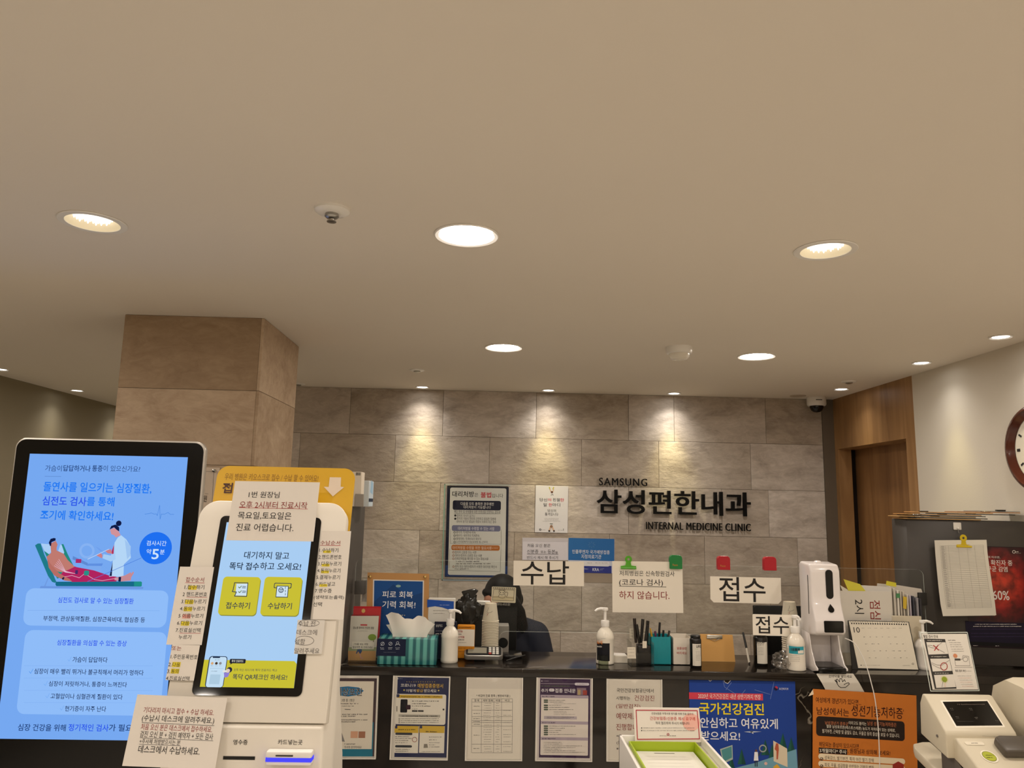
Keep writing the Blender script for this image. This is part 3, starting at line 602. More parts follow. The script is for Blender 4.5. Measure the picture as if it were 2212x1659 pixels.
def art2(s):
    s.rect(855.5, 1463.5, 968, 1636, c('#1b2450'), 1); s.disc(859.5, 1466, 1.2, c('#dfe2ea'), 3, 8); s.greek(862, 1466, 871, 1.2, c('#aab0c4'), 3)
    for i in range(13): s.disc(879+i*5, 1472.8, .9, c('#b9a24a'), 3, 8)
    s.t('코로나19', 865.5, 1476.5, 898, 1484, c('#e9e6e0'), .02, L=4); s.t('예방접종증명서', 902, 1476.5, 957, 1486, c('#d9b23a'), .02, L=4)
    s.t('이렇게', 877.5, 1488.5, 898, 1495, c('#e9e6e0'), .02, L=4); s.t('발급', 900, 1488.5, 914, 1495, c('#d9b23a'), .02, L=4); s.t('받으세요', 916, 1488.5, 943, 1495.5, c('#e9e6e0'), .02, L=4); s.disc(873, 1490.5, 1.7, c('#e2cf6a'), 4, 8); s.disc(947.5, 1491.5, 1.7, c('#e2cf6a'), 4, 8)
    s.rect(854.5, 1499.5, 963, 1565, c('#ece7da'), 2, r=4); s.rect(857, 1501.5, 956, 1508, c('#d8b53c'), 3); s.greek(866, 1504.8, 953, 2.6, c('#4a3d1e'), 5); s.rect(856.5, 1499.5, 863, 1506, c('#3a3f66'), 4, r=1.5)
    s.rect(865, 1510.5, 880, 1539, c('#14141c'), 3, r=2); s.rect(877, 1522.5, 887, 1532.5, c('#3a1f2c'), 4, r=2)
    for y, x in ((1514.5, 950), (1520, 922), (1525, 930)): s.greek(890, y, x, 2.6, INK, 4)
    s.greek(890, 1531.5, 902, 1.6, GREYINK, 4); s.rect(890, 1534, 902, 1537.5, INK, 4); s.rect(903, 1534, 915, 1537.5, INK, 4)
    s.line([(857.5, 1525.5), (857.5, 1536.5)], 1.4, INK, 4); s.disc(958, 1532.5, 2, INK, 4, 12)
    s.rect(861, 1543.5, 951, 1549, c('#b9b4a8'), 3); s.greek(868, 1546.5, 946, 2.6, INK, 5)
    for y in (1552.5, 1556.5, 1560.5): s.ring(862.5, y, 1.2, .6, INK, 4, 8); s.greek(866, y, 948, 1.8, INK, 4)
    for x0, x1 in ((852.5, 904), (906, 960)): s.rect(x0, 1568, x1, 1626.5, c('#ece7da'), 2); s.rect(x0, 1568, x1, 1583, c('#d8b53c'), 3); s.rect(x0+1, 1567.5, x0+6, 1573.5, c('#3a3f66'), 4, r=1.2)
    s.greek(861, 1576, 897, 2.8, c('#4a3d1e'), 5); s.greek(920, 1580.5, 946, 3, c('#4a3d1e'), 5); s.rect(854, 1582.5, 891, 1587.5, c('#3a3d44'), 4, r=2.4); s.rect(853.5, 1609.5, 890, 1614.5, c('#3a3d44'), 4, r=2.4)
    for y, x in ((1591, 884), (1595, 890), (1599.5, 882), (1604, 880), (1618.5, 886), (1622.5, 884)): s.greek(854, y, x, 2.2, GREYINK, 4)
    s.ring(895.5, 1597.5, 5, 1, c('#b0564c'), 4); s.poly([(916, 1607), (923, 1607), (924.5, 1615), (915, 1615.5)], c('#8a8478'), 4)
    for y, x in ((1592, 955), (1598, 944), (1604, 950), (1609, 940), (1613.5, 950)): s.greek(927, y, x, 2, GREYINK, 4)
    s.greek(911, 1623.5, 952, 1.4, GREYINK, 4)
holder((849.3, 1459.3), (973, 1461.3), (839.5, 1641), 'sign holder with navy and yellow vaccination certificate guide', art2, c('#d9d4ca'))
def art3(s):
    s.rect(1010, 1488, 1128, 1640, c('#e9e2d4'), 1)
    s.t('* 비급여 진료 항목 ( 병원비치용 )', 1029, 1500, 1102, 1506.5, INK, .012)
    xs = [1019.5, 1040.5, 1067, 1083.5, 1107]; ys = [1509.5, 1516.5, 1534, 1548, 1556.5, 1560.5, 1568.5, 1607.5, 1626]
    for y in ys: s.line([(xs[0], y), (xs[-1], y)], .6, GREYINK)
    for x in xs: s.line([(x, ys[0]), (x-1, ys[-1])], .6, GREYINK)
    for a, k in ((1025, '항 목'), (1043, '세부 항목'), (1071, '비용'), (1091, '비고')): s.t(k, a, 1510.5, a+(22 if len(k) > 3 else 10), 1515.5, INK, .01)
    y = 1519
    while y < 1625:
        for a, b in ((1043, 1063), (1070, 1081)): s.greek(a+random.random()*4, y, b-random.random()*4, 1.3, GREYINK, 3)
        if random.random() < .5: s.greek(1087, y, 1104, 1.3, GREYINK, 3)
        y += 5.2
    for a, b in zip(ys[1:-1], ys[2:]): s.greek(1023, (a+b)/2, 1037, 1.8, INK, 3)
holder((1008, 1463.5), (1130, 1464.5), (1002, 1643.5), 'plain white sign holder with a ruled fee table', art3, c('#ddd6ca'))
def art4(s):
    s.rect(1165.5, 1466.5, 1274.5, 1637, c('#3b2347'), 1); s.disc(1170.5, 1471, 1.2, c('#e6dfe6'), 3, 8); s.greek(1173, 1471, 1186, 1.4, c('#b9acbd'), 3); s.line([(1168, 1476.5), (1272, 1477.5)], .6, c('#c9bfcc'))
    s.rect(1241.5, 1475, 1272.5, 1480.5, c('#e8e2ea'), 4, r=2.5); s.greek(1245, 1477.8, 1269, 1.6, c('#3b2347'), 5); s.greek(1169.5, 1482, 1231, 3, c('#5a6a52'), 3)
    s.t('추가', 1169, 1487.5, 1184, 1495.5, c('#f0ecf0'), .03); s.rect(1186, 1487.5, 1197.5, 1493.5, c('#f0ecf0'), 3, r=2.8); s.greek(1188, 1490.5, 1196, 2.4, c('#3b2347'), 5); s.t('접종 안내문', 1199, 1487.5, 1243.5, 1496.5, c('#f0ecf0'), .03)
    s.rect(1246, 1486, 1266, 1501, c('#8f7a86'), 3); s.rect(1248, 1490, 1254, 1501, c('#c0a878'), 4); s.rect(1259, 1491, 1268, 1501, c('#a8463c'), 4)
    s.rect(1168, 1501.5, 1270.5, 1631.5, c('#e6ddd4'), 2, r=2)
    for y in (1504.5, 1561, 1595.5): s.rect(1168, y-3, 1270.5, y+3.4, c('#b3a5b2'), 3); s.greek(1171, y, 1200, 2.6, c('#3a2a42'), 5)
    for y, x in ((1512.5, 1221), (1516.5, 1217), (1523.5, 1214), (1528, 1230), (1532.5, 1238), (1568.5, 1243), (1573, 1220), (1577.5, 1213), (1582, 1206), (1586.5, 1244)): s.rect(1174.5, y-1.6, 1184, y+1.6, c('#4c5a4a'), 4, r=1.6); s.greek(1186, y, x, 1.6, INK, 4)
    for y, x in ((1520, 1245), (1537, 1224), (1539.8, 1224), (1543, 1242)): s.greek(1196, y, x, 1.2, GREYINK, 4)
    s.rect(1175, 1547, 1246, 1553.5, c('#bdb3ba'), 3); s.greek(1181, 1549, 1240, 1.4, INK, 5); s.greek(1181, 1551.8, 1232, 1.2, INK, 5)
    for y, x in ((1603.5, 1214), (1607, 1215), (1611, 1257), (1614.5, 1243), (1618, 1214), (1621.5, 1243), (1625, 1264)): s.greek(1174.5, y, x, 1.4, INK, 4)
holder((1159, 1463.3), (1280.5, 1465.5), (1156, 1644), 'sign holder with purple bordered vaccination notice', art4, c('#d8d0cc'))
def art5(s):
    s.t('국민건강보험공단에서', 1332, 1487, 1412, 1496, INK); s.t('시행하는', 1331, 1504, 1361, 1512, INK); s.t('건강검진', 1370.5, 1502, 1413, 1514, DRED); s.t('(일반검진)', 1331, 1520.5, 1383, 1531.5, DRED)
    s.t('예약제로', 1331.5, 1540, 1378, 1554, DRED); s.t('진행합니다', 1331, 1563.5, 1389, 1577.5, DRED); s.greek(1332, 1590, 1382, 4, GREYINK); s.t('(본인', 1332, 1600, 1352, 1609, INK); s.greek(1332, 1617, 1360, 5, GREYINK)
holder((1310.5, 1466), (1430.5, 1468), (1310, 1645), 'cream sign holder with large maroon print behind the white form box', art5, c('#e3dccf'))
s = poster(CF, (1488.5, 1464.7), (1717.4, 1469.4), (1487, 1800), c('#1c3f94'), off=.003)
for a in ([(1526, 1465.2), (1534, 1471.5), (1542, 1465.6)], [(1562, 1466), (1566, 1474), (1572, 1476.5), (1581, 1466.5)], [(1660, 1468.2), (1668, 1471), (1672, 1468.6)]): s.poly(a, c('#2a221d'), 3); s.line(a, 1, c('#dfe2e8'), 4)
for a in ([(1561, 1467), (1565, 1484), (1590, 1500)], [(1568, 1490), (1580, 1474)], [(1600, 1502), (1610, 1490)], [(1672, 1472), (1664, 1510)], [(1630, 1490), (1664, 1500)]): s.line(a, .7, c('#7f96cc'), 3)
s.disc(1676, 1487, 4.6, c('#17153a'), 3); s.poly([(1673, 1484), (1677, 1481.5), (1680.5, 1485), (1679, 1488)], c('#b03050'), 4); s.t('보건복지부', 1683, 1485.5, 1703, 1490.5, c('#dfe2ea'))
s.rect(1488.3, 1497, 1648, 1511.5, c('#cf3f52'), 2); s.t('2020년 국가건강검진 내년 상반기까지 연장', 1508, 1499, 1643, 1510, c('#f2e6e2'), .0)
s.t('국가건강검진', 1510, 1518.5, 1650, 1544, c('#efd81e'), .045); s.t('안심하고 여유있게', 1512.5, 1551, 1680, 1573.5, c('#e6e8ee'), .035); s.t('받으세요!', 1515, 1579.5, 1598.5, 1600, c('#e6e8ee'), .035)
s.poly([(1607, 1580.6), (1622, 1579.6), (1645, 1580.2), (1622, 1582.4)], c('#cfd8e4'), 3); s.poly([(1619, 1580), (1626, 1580), (1627.5, 1585.5)], c('#cfd8e4'), 3)
for x, y in ((1691, 1583), (1653, 1597), (1602, 1617), (1709, 1592), (1580, 1632), (1668, 1607)): s.poly([(x, y), (x+9, y+34), (x-9, y+34)], c('#1d5a4c'), 3); s.poly([(x, y), (x+9, y+34), (x, y+34)], c('#16463f'), 4)
s.poly([(1586, 1659), (1630, 1648), (1720, 1618), (1723, 1659), (1726, 1790), (1488, 1795), (1486, 1660), (1560, 1655)], c('#6e9fb4'), 4.5)
s.poly([(1555, 1618), (1582, 1609), (1583, 1640), (1562, 1650)], c('#a8b7b0'), 5); s.poly([(1558, 1620), (1580, 1612), (1581, 1636), (1563, 1645)], c('#4f8f92'), 6)
s.poly([(1670, 1599.5), (1700, 1617), (1701, 1657), (1671, 1644)], c('#dccdb2'), 5.5); s.poly([(1676, 1605), (1681, 1606), (1682, 1618), (1680, 1640), (1677, 1640), (1677, 1622), (1673, 1618)], c('#b5573a'), 7)
s.ring(1647.5, 1616.5, 7, 2.4, c('#e8ecee'), 7); s.line([(1642.5, 1623), (1638, 1632)], 2.4, c('#3a3f44'), 7)
s.disc(1633, 1621, 2.4, c('#6b4a3a'), 7, 12); s.poly([(1629.5, 1624), (1636.5, 1624), (1638, 1643), (1628, 1643)], c('#eceef0'), 7); s.line([(1631, 1643), (1631, 1655)], 2, c('#22252c'), 7); s.line([(1635, 1643), (1635, 1655)], 2, c('#22252c'), 7)
s.disc(1654, 1649, 3.5, c('#e0b6ae'), 7, 12); s.poly([(1670, 1656), (1678, 1650), (1686, 1659), (1672, 1662)], c('#d9a83a'), 7)
s.build('poster', 'large blue health check poster with yellow headline taped to the marble front', 'poster')
s = poster(CF, (1756, 1488), (1979.5, 1502.3), (1746, 1800), c('#c8742a'), off=.006)
s.poly([(1756, 1489), (1757.5, 1500), (1746, 1504)][::-1], c('#e9d6bc'), 2)
s.t('여성에게 갱년기가 있다면...', 1762, 1508.5, 1860, 1520.5, c('#3a140c'), .008); s.t('남성에서는', 1764, 1529, 1834, 1545.5, c('#3a140c'), .015); s.t('성선기능저하증', 1839, 1526, 1950, 1550, c('#3a140c'), .015)
for i in range(7): s.disc(1847+i*15.6, 1526.3+i*.7, 1.3, c('#3a140c'), 3, 8)
s.line([(1951.5, 1533), (1951.5, 1537)], .9, c('#3a140c'))
s.rect(1763, 1552.5, 1954, 1595, c('#241812'), 2, r=7)
s.t('남성갱년기 증후군', 1782, 1558.5, 1832, 1566, c('#c77a52'), L=4); s.t('이라고도 불리는', 1833, 1558.5, 1871, 1566, c('#e6dccb'), L=4); s.t('남성 성선기능저하증은', 1873.5, 1559.5, 1936, 1568.5, c('#c77a52'), L=4)
s.t('혈중 남성호르몬(테스토스테론) 농도가 저하되어 있는 상태로,', 1785, 1569.5, 1934, 1578, c('#e6dccb'), .008, L=4); s.t('발기부전, 근육량 및 골밀도 감소, 우울감 등의 증상을 보일 수 있습니다.', 1776, 1579.5, 1943, 1588.5, c('#e6dccb'), .004, L=4)
s.t('해당되는 증상이 있으시다면', 1769, 1604.5, 1855, 1615, c('#3a140c'), .004); s.rect(1768.5, 1616.5, 1830, 1628.5, c('#241812'), 2); s.t('3개월마다* 주사', 1770, 1618, 1828, 1627, c('#f0e6d4'), .02, L=4); s.t(', 원장님과 상의해 보세요!', 1831.5, 1619, 1923, 1630, c('#3a140c'), .012)
for i, k in enumerate(('성욕감소, 발기부전, 특히 야간 발기 장애', '피로, 우울, 성급함을 수반하는 기분의 변화', '')):
    y = 1633+i*15.5; s.rect(1767.5, y, 1955, y+13, c('#ecd9b8'), 2, r=6.5); s.ring(1774.5, y+6.5, 3.2, 1, c('#3a140c'), 4, 14); s.line([(1773, y+6), (1774.3, y+8), (1777.5, y+4)], 1, c('#3a140c'), 4)
    if k: s.t(k, 1781, y+2, 1887, y+11, c('#3a140c'))
s.poly([(1928, 1651), (1940, 1644.5), (1952, 1651), (1952, 1670), (1928, 1670)], c('#9c2f24'), 5)
s.build('poster', 'large orange poster with dark panel taped to the marble front under the dispenser', 'poster')
# paper with a drawn hand hanging over the counter edge below the dispenser
HP = Plane((0, CYF-.0130, 1.058)); s = Sheet(HP); vk = 1.0385-1.058
kl = lambda y: (1779-(1470-y)*.45, 1843+(y-1455)*.62)
def bend(p): return (p[0], p[1], p[2]-(.32*(vk-p[1]) if p[1] < vk else 0))
def paper_pt(u, v):
    y = 1455+v*44; L = 1764+max(0, y-1457)*.62; Rr = 1843+(y-1455)*.66; p = s.uv(L+(Rr-L)*u, y); return bend((p[0], p[1], 0))
s.mb.grid(paper_pt, 4, 30, c('#dcd6cb'))
s.t('손바닥을 넣으세요', 1790, 1457.5, 1840, 1464, INK); n0 = len(s.mb.v)
s.line([(1803, 1469), (1808, 1476), (1813, 1483), (1818, 1486), (1828, 1485.5), (1835, 1478), (1833.5, 1475), (1829, 1475.5), (1824, 1479), (1826, 1472), (1824, 1468), (1820, 1473), (1818, 1466), (1814, 1466), (1813.5, 1473), (1809, 1467), (1806, 1467.5), (1809, 1475), (1805, 1470), (1803, 1469)], 1.3, INK)
s.mb.v = s.mb.v[:n0]+[bend(p) for p in s.mb.v[n0:]]
s.build('paper_notice', 'white paper with a drawn open hand below the sanitizer dispenser', 'notice')
# card pinned to the pillar, half hidden by the kiosk
PC = Plane((0, CY0-.001, 0)); s = poster(PC, (420, 1009), (475, 1010), (415, 1105), c('#d6c3ae'), off=.002)
s.line([(420, 1018), (463, 1018.5)], .7, GREYINK); s.line([(462, 1018), (458, 1090)], .7, GREYINK); s.t('원', 440, 1070, 447, 1084, INK, .02); s.line([(443, 1066.5), (450, 1067)], .6, GREYINK)
s.build('paper_notice', 'pale card pinned to the stone pillar behind the white kiosk', 'notice')
p = onY(464.5, 1017, CY0); tag(MB().lathe([(.006, 0), (.006, .003), (.003, .006), (.003, .012), (.006, .014), (0, .016)], STEEL, 14, Matrix.Rotation(math.pi/2, 4, 'X')).build('push_pin', loc=(p.x, CY0-.003, p.z)), 'steel push pin holding the pale card on the pillar', 'pin')
# ------------------------------------------------------------------ things standing on the counter
def gp(x, y): return onZ(x, y, TOP)          # a point of the counter top
def hz(x, y, Y): return onY(x, y, Y).z       # height of a picture point at depth Y
def boxthing(name, label, cat, px0, px1, ybase, ytop, depth, mt, part='body', rz=0, r=.001, Y=None):
    a = gp(px0, ybase); b = gp(px1, ybase); Y = Y or (a.y+b.y)/2; x0, x1 = onY(px0, ybase, Y).x, onY(px1, ybase, Y).x
    h = hz((px0+px1)/2, ytop, Y)-TOP; t = thing(name, label, cat, ((x0+x1)/2, Y+depth/2, TOP), rz); w = x1-x0
    MB().box(-w/2, -depth/2, 0, w/2, depth/2, h, mt, r, 1).build(part, t); return t, w, h, Y
def face(t, Y, eps=.0006): return Sheet(Plane((0, Y-eps, 0)))
# leaflet stand with red and white leaflets
Y = 3.055; t = thing('leaflet_stand', 'clear leaflet stand with red and white leaflets at left end of the counter', 'leaflet stand', (0, 0, 0))
x0, x1 = onY(752, 1428, Y).x, onY(812, 1428, Y).x; zb_ = TOP
MB().box(x0-.002, Y-.004, TOP, x1+.004, Y-.002, TOP+.022, CLEAR).box(x0-.002, Y-.004, TOP, x1+.004, Y+.045, TOP+.002, CLEAR).box(x0-.002, Y+.044, TOP, x1+.004, Y+.046, TOP+.2, CLEAR).build('rack', t)
s = Sheet(Plane((0, Y, 0), (1, 0, 0), (0, .06, 1))); q = [s.uv(*a) for a in ((752, 1429), (811, 1430), (818, 1331), (758, 1331))]; s.mb.prism(q, -.008, 0, c('#d8d2c6'), 'z')
s.rect(778.5, 1348.5, 793.5, 1351.5, c('#c0303a'), 2, r=1.3); s.t('당뇨병 환자의 건강한 생활', 763, 1353.5, 808, 1359, INK, .006); s.greek(773, 1363, 795, 1, GREYINK)
s.poly([(752, 1405), (812, 1405), (811, 1429.6), (752, 1429)], c('#c99a62'), 1); s.poly([(753, 1398), (813, 1398), (812, 1406), (752, 1406)], c('#9aa57c'), 1.5)
s.disc(804, 1376.5, 9, c('#7d9a35'), 3, 16, 7); s.line([(807, 1381), (806, 1400)], 1.6, c('#6f6a40'), 2); s.poly([(772, 1403), (781, 1402), (782, 1407), (778, 1413), (774, 1407), (770, 1413), (769, 1411)], c('#38507e'), 4); s.line([(777, 1412), (780, 1421), (784, 1422)], 1.6, c('#cc9999'), 4)
s.rect(760.5, 1386.5, 808, 1402, c('#e8e2d4'), 6); s.t('그림을 보는 여행', 763, 1389, 795, 1393.5, INK, .012, L=8); s.t('필요하면 꼭 가져가세요.', 762, 1395.5, 806, 1400.5, INK, .012, L=8)
s.build('white_leaflet', parent=t)
s = Sheet(Plane((0, Y+.02, 0), (1, 0, 0), (0, .06, 1))); q = [s.uv(*a) for a in ((758, 1395), (818, 1395), (823, 1310.5), (764, 1310))]; s.mb.prism(q, -.012, 0, c('#b31620'), 'z'); s.disc(785, 1319.5, 4, c('#c9a25a'), 2, 14, 4.5); s.rect(760, 1328, 821, 1331, c('#8f1018'), 2); s.build('red_leaflet', parent=t)
# cork board with the blue poster
Y = 3.165; BP = Plane(onY(860, 1436, Y), (1, 0, 0), (0, .10, 1)); BP.O.z = TOP; s = Sheet(BP)
pl = BP; q = [s.uv(*a) for a in ((790, 1400), (925, 1402), (927, 1239.5), (794, 1236.5))]; q[0] = (q[0][0], .0); q[1] = (q[1][0], .0)
t = thing('cork_board', 'tan cork board with gold pins holding a blue recovery poster', 'board', T=BP.T()); bpy.context.view_layer.update()
MB().prism(q, -.008, 0, M('#b98a54', .8), 'z').build('board', t)
s.mb = MB(); qq = [s.uv(*a) for a in ((803, 1420), (913, 1422), (916, 1254), (806, 1251.5))]; s.mb.prism(qq, .0002, .001, c('#dcd8d2'), 'z'); s.z0 = 0
qb = [s.uv(*a) for a in ((806, 1418), (910.5, 1420), (913.5, 1256), (808.5, 1254))]; s.mb.add([(*a, .0013) for a in qb], [(0, 1, 2, 3)], c('#134a8c'))
s.poly([(808, 1300), (850, 1262), (880, 1290), (913, 1280), (911, 1419), (807, 1418)], c('#0f3f7a'), 6)
s.disc(860.5, 1266, 5.5, c('#6f9a9a'), 7, 14, 3.2); s.greek(856, 1266, 866, 1.4, c('#dfe8ea'), 8)
s.t('피로 회복', 826, 1277, 892, 1291.5, c('#e6e8ec'), .02, L=8); s.t('기력 회복!', 826, 1298.5, 897.5, 1314, c('#e6e8ec'), .02, L=8); s.greek(839, 1329, 876, 3, c('#b6b29a'), 8); s.greek(836, 1350, 846, 3, c('#b6bac4'), 8)
s.build('printed_sheet', parent=t)
for a in ((800, 1245.5), (918.5, 1246)):
    u, v = BP.px(*a); MB().lathe([(.0055, .0), (.0055, .002), (.003, .004), (.003, .009), (.006, .011), (.004, .013), (0, .0135)], M('#d9b878', .25, 1), 14, Matrix.Translation((u, v, .0002))).build('pin', t)
# tissue box
A_, B_ = gp(812.5, 1434.5), gp(941, 1437.5); Y = (A_.y+B_.y)/2; xa, xb = onY(814, 1436, Y).x, onY(942, 1436, Y).x
h = hz(878, 1380, Y)-TOP; dpt = .115; w = xb-xa
TEAL = N('teal_stripes'); tc = TEAL.n('ShaderNodeTexCoord'); wv = TEAL.n('ShaderNodeTexWave', wave_type='BANDS', bands_direction='X', wave_profile='SIN'); wv.inputs['Scale'].default_value = 11.5
mpn = TEAL.n('ShaderNodeMapping'); TEAL.l(tc.outputs['Object'], mpn.inputs[0]); TEAL.l(mpn.outputs[0], wv.inputs[0]); TEAL.l(TEAL.ramp(wv.outputs[0], [(.25, '#1d5f66'), (.5, '#4f9c98'), (.8, '#5fa9a2')]), TEAL.b.inputs['Base Color']); TEAL.b.inputs['Roughness'].default_value = .25
t = thing('tissue_box', 'teal striped tissue box with a white tissue sticking out', 'tissue box', ((xa+xb)/2, Y+dpt/2, TOP)); MB().box(-w/2, -dpt/2, 0, w/2, dpt/2, h, TEAL.m, .002, 2).build('carton', t)
s = Sheet(Plane((0, Y-.0004, 0))); s.rect(814.5, 1380, 876.5, 1417, c('#101a38'), 2)
LB = c('#c9d2dc')
s.ring(826.5, 1390.5, 3.6, .9, LB, 4, 14); s.line([(823, 1394.5), (829, 1387)], .9, LB, 4); s.ring(843.5, 1390.5, 3.6, .9, LB, 4, 14); s.line([(841, 1393), (846, 1388)], .9, LB, 4); s.ring(859, 1388.5, 2.6, .9, LB, 4, 12); s.line([(854.5, 1394.5), (855.5, 1391.5), (862.5, 1391.5), (864, 1394.5)], .9, LB, 4)
for x in (826, 843, 859): s.greek(x-4.5, 1399, x+5, 1.6, LB, 4); s.greek(x-4, 1402, x+4, 1.6, LB, 4)
s.greek(829, 1409, 856, 1, c('#7d8796'), 4); s.build('label_panel', parent=t)
def tis(u, v):
    a = u*2-1; K_ = ((-1, .083), (-.75, .096), (-.5, .094), (-.15, .070), (.05, .066), (.3, .080), (.55, .078), (.8, .062), (1, .050))
    for (p0, h0), (p1, h1) in zip(K_[:-1], K_[1:]):
        if a <= p1 or p1 == 1: f_ = min(1, max(0, (a-p0)/(p1-p0))); f_ = f_*f_*(3-2*f_); top = h0+(h1-h0)*f_; break
    ww = .066+.030*v**1.6
    return (a*ww+.004, -.016+.022*math.sin(a*5.0+.6)*v*.8+.02*v*a, h-.002+v*top)
b = MB().grid(tis, 26, 10, M('#ebe6de', .9)); b.build('tissue', t)
def tis2(u, v):
    a = u*2-1; return (a*(.05+.03*v)-.012, .014+.014*math.sin(a*2.4)*v, h-.002+v*(.055+.012*math.cos(a*3)))
MB().grid(tis2, 20, 8, M('#ebe6de', .9)).build('tissue', t)
def lbl(R, z0, z1, a0, a1, mt, n=14, eps=.0004):   # label wrapped on a round bottle
    b = MB(); b.grid(lambda u, v: ((R+eps)*math.cos(math.radians(a0+(a1-a0)*u)), (R+eps)*math.sin(math.radians(a0+(a1-a0)*u)), z0+(z1-z0)*v), n, 1, mt); return b
def pump(name, label, px, ybase, ytop, R, body_h, mt, cat='pump bottle', nozzle=1, rz=0, Y=None):
    p = gp(px, ybase); Y = (Y if Y else p.y+R*.8); x = onY(px, ybase, Y).x; H = hz(px, ytop, Y)-TOP; t = thing(name, label, cat, (x, Y, TOP), rz); k = body_h*H
    MB().lathe([(R*.92, 0), (R, .003), (R, .012), (R*.97, .016), (R*.97, k*.66), (R, k*.68), (R*.98, k*.74), (R*.86, k*.84), (R*.6, k*.93), (R*.42, k*.97), (R*.4, k)], mt, 36).build('bottle', t)
    MB().lathe([(R*.45, k), (R*.47, k+.002), (R*.47, k+.02), (R*.44, k+.023), (R*.2, k+.024)], WPL, 24).lathe([(R*.16, k+.022), (R*.16, H*.97)], WPL, 14).build('cap', t)
    zt_ = H*.965
    b = MB().lathe([(R*.3, zt_-.004), (R*.34, zt_), (R*.3, zt_+.007), (0, zt_+.008)], WPL, 18); n = nozzle
    b.tube([(0, 0, zt_+.002), (.018*n, -.004, zt_+.004), (.032*n, -.007, zt_+.001), (.042*n, -.009, zt_-.006)], [.0062, .0055, .0048, .0036], WPL, 10); b.build('pump_head', t)
    return t, R, k, H, Y
pump('pump_bottle', 'plain white pump bottle right of the teal tissue box', 970, 1433, 1316.5, .034, .70, M('#ece6da', .25), nozzle=1)
# small boxes and cards behind
t, w, h, Y = boxthing('card_box', 'small navy box with white print behind the plain white pump bottle', 'box', 937, 985, 1393, 1344, .035, c('#1a1c30'), Y=3.165); s = face(t, Y); s.t('삼성카드', 941.5, 1348.5, 956, 1354.5, c('#d9d6d2'), .02); s.greek(941, 1363, 958, 1.6, c('#a8a4b0')); s.greek(941, 1369, 956, 3, c('#d9d6d2')); s.build('print', parent=t)
t, w, h, Y = boxthing('card_display', 'orange and white card display standing behind the white pump bottle', 'card display', 986, 1024, 1423, 1351, .03, c('#cf8416'), r=.003)
s = face(t, Y); s.rect(987, 1359.5, 1025, 1396, c('#e4dccf'), 1); s.greek(992, 1355.5, 1018, 3, c('#7a4a10')); s.t('2개월', 990, 1361.5, 999, 1366, c('#b0303a'), .012); s.greek(990, 1370, 997, 2.4, INK); s.t('2개월', 990, 1373.5, 1003, 1378.5, c('#b0303a'), .012); s.greek(990, 1382, 1003, 2.4, INK); s.greek(990, 1388, 1008, 1.2, GREYINK); s.greek(990, 1400, 1020, 1.8, c('#7a4a10')); s.greek(990, 1407, 1018, 1.6, c('#7a4a10')); s.build('print', parent=t)
t, w, h, Y = boxthing('brochure_box', 'white box with a blue wavy band behind the cork board', 'box', 922, 980.5, 1397, 1293, .03, c('#d8d4cc'), Y=3.18); s = face(t, Y)
s.poly([(923, 1295), (980.5, 1299), (980, 1318), (970, 1317), (955, 1312), (940, 1309.5), (923, 1312)], c('#1f4fa8'), 1); s.greek(950, 1307, 972, 1.4, c('#cdd6ea')); s.greek(936, 1319, 968, 1.6, GREYINK); s.greek(936, 1325, 960, 1.6, GREYINK); s.build('print', parent=t)
for i, (x, y) in enumerate(((1036, 1404.5), (1035, 1410))):
    p = onY(1024, y, 3.196); q_ = onY(1048, y, 3.196); rr = .006; z = TOP+.006+(.0121 if i == 0 else 0)
    tag(MB().tube([(p.x, 3.196, z), (q_.x, 3.196, z)], rr, STEEL, 14).build('metal_tube'), ('upper' if i == 0 else 'lower')+' of two short silver tubes lying behind the card terminal', 'tube')
# paper cups: every cup of the two stacks
CUP = M('#e2d6c2', .6)
def cup_mesh():
    b = MB(); R0, R1, hh = .0235, .0335, .072          # upside down: mouth at the bottom
    b.lathe([(R1+.0012, 0), (R1+.002, .0015), (R1+.0012, .003), (R1, .0035), (R0, hh), (R0-.001, hh), (R0-.0025, hh-.004), (0, hh-.004)], CUP, 32, cap=False)
    b.lathe([(R1-.0006, .0005), (R0-.0006, hh-.005)], CUP, 32, cap=False)
    return b
proto = cup_mesh().build('paper_cup')
def printed(o, px, py, Y):
    b = MB(); R = .029
    def P(a, z): r = .0335-(z-.0035)*(.01/.0685)+.0004; return Vector((r*math.cos(a), r*math.sin(a), z))
    for pts, mt in (([( -1.95, .058), (-1.98, .05), (-2.1, .042)], c('#3a2a2a')), ([(-2.2, .040), (-1.9, .036), (-1.5, .039), (-1.3, .043)], c('#3a2a2a')), ([(-2.15, .033), (-2.0, .03), (-1.9, .034), (-2.0, .027), (-2.1, .024)], c('#b04a44'))):
        b.tube([P(*q) for q in pts], .0005, mt, 5)
    e_ = b.build('twig_print', o)
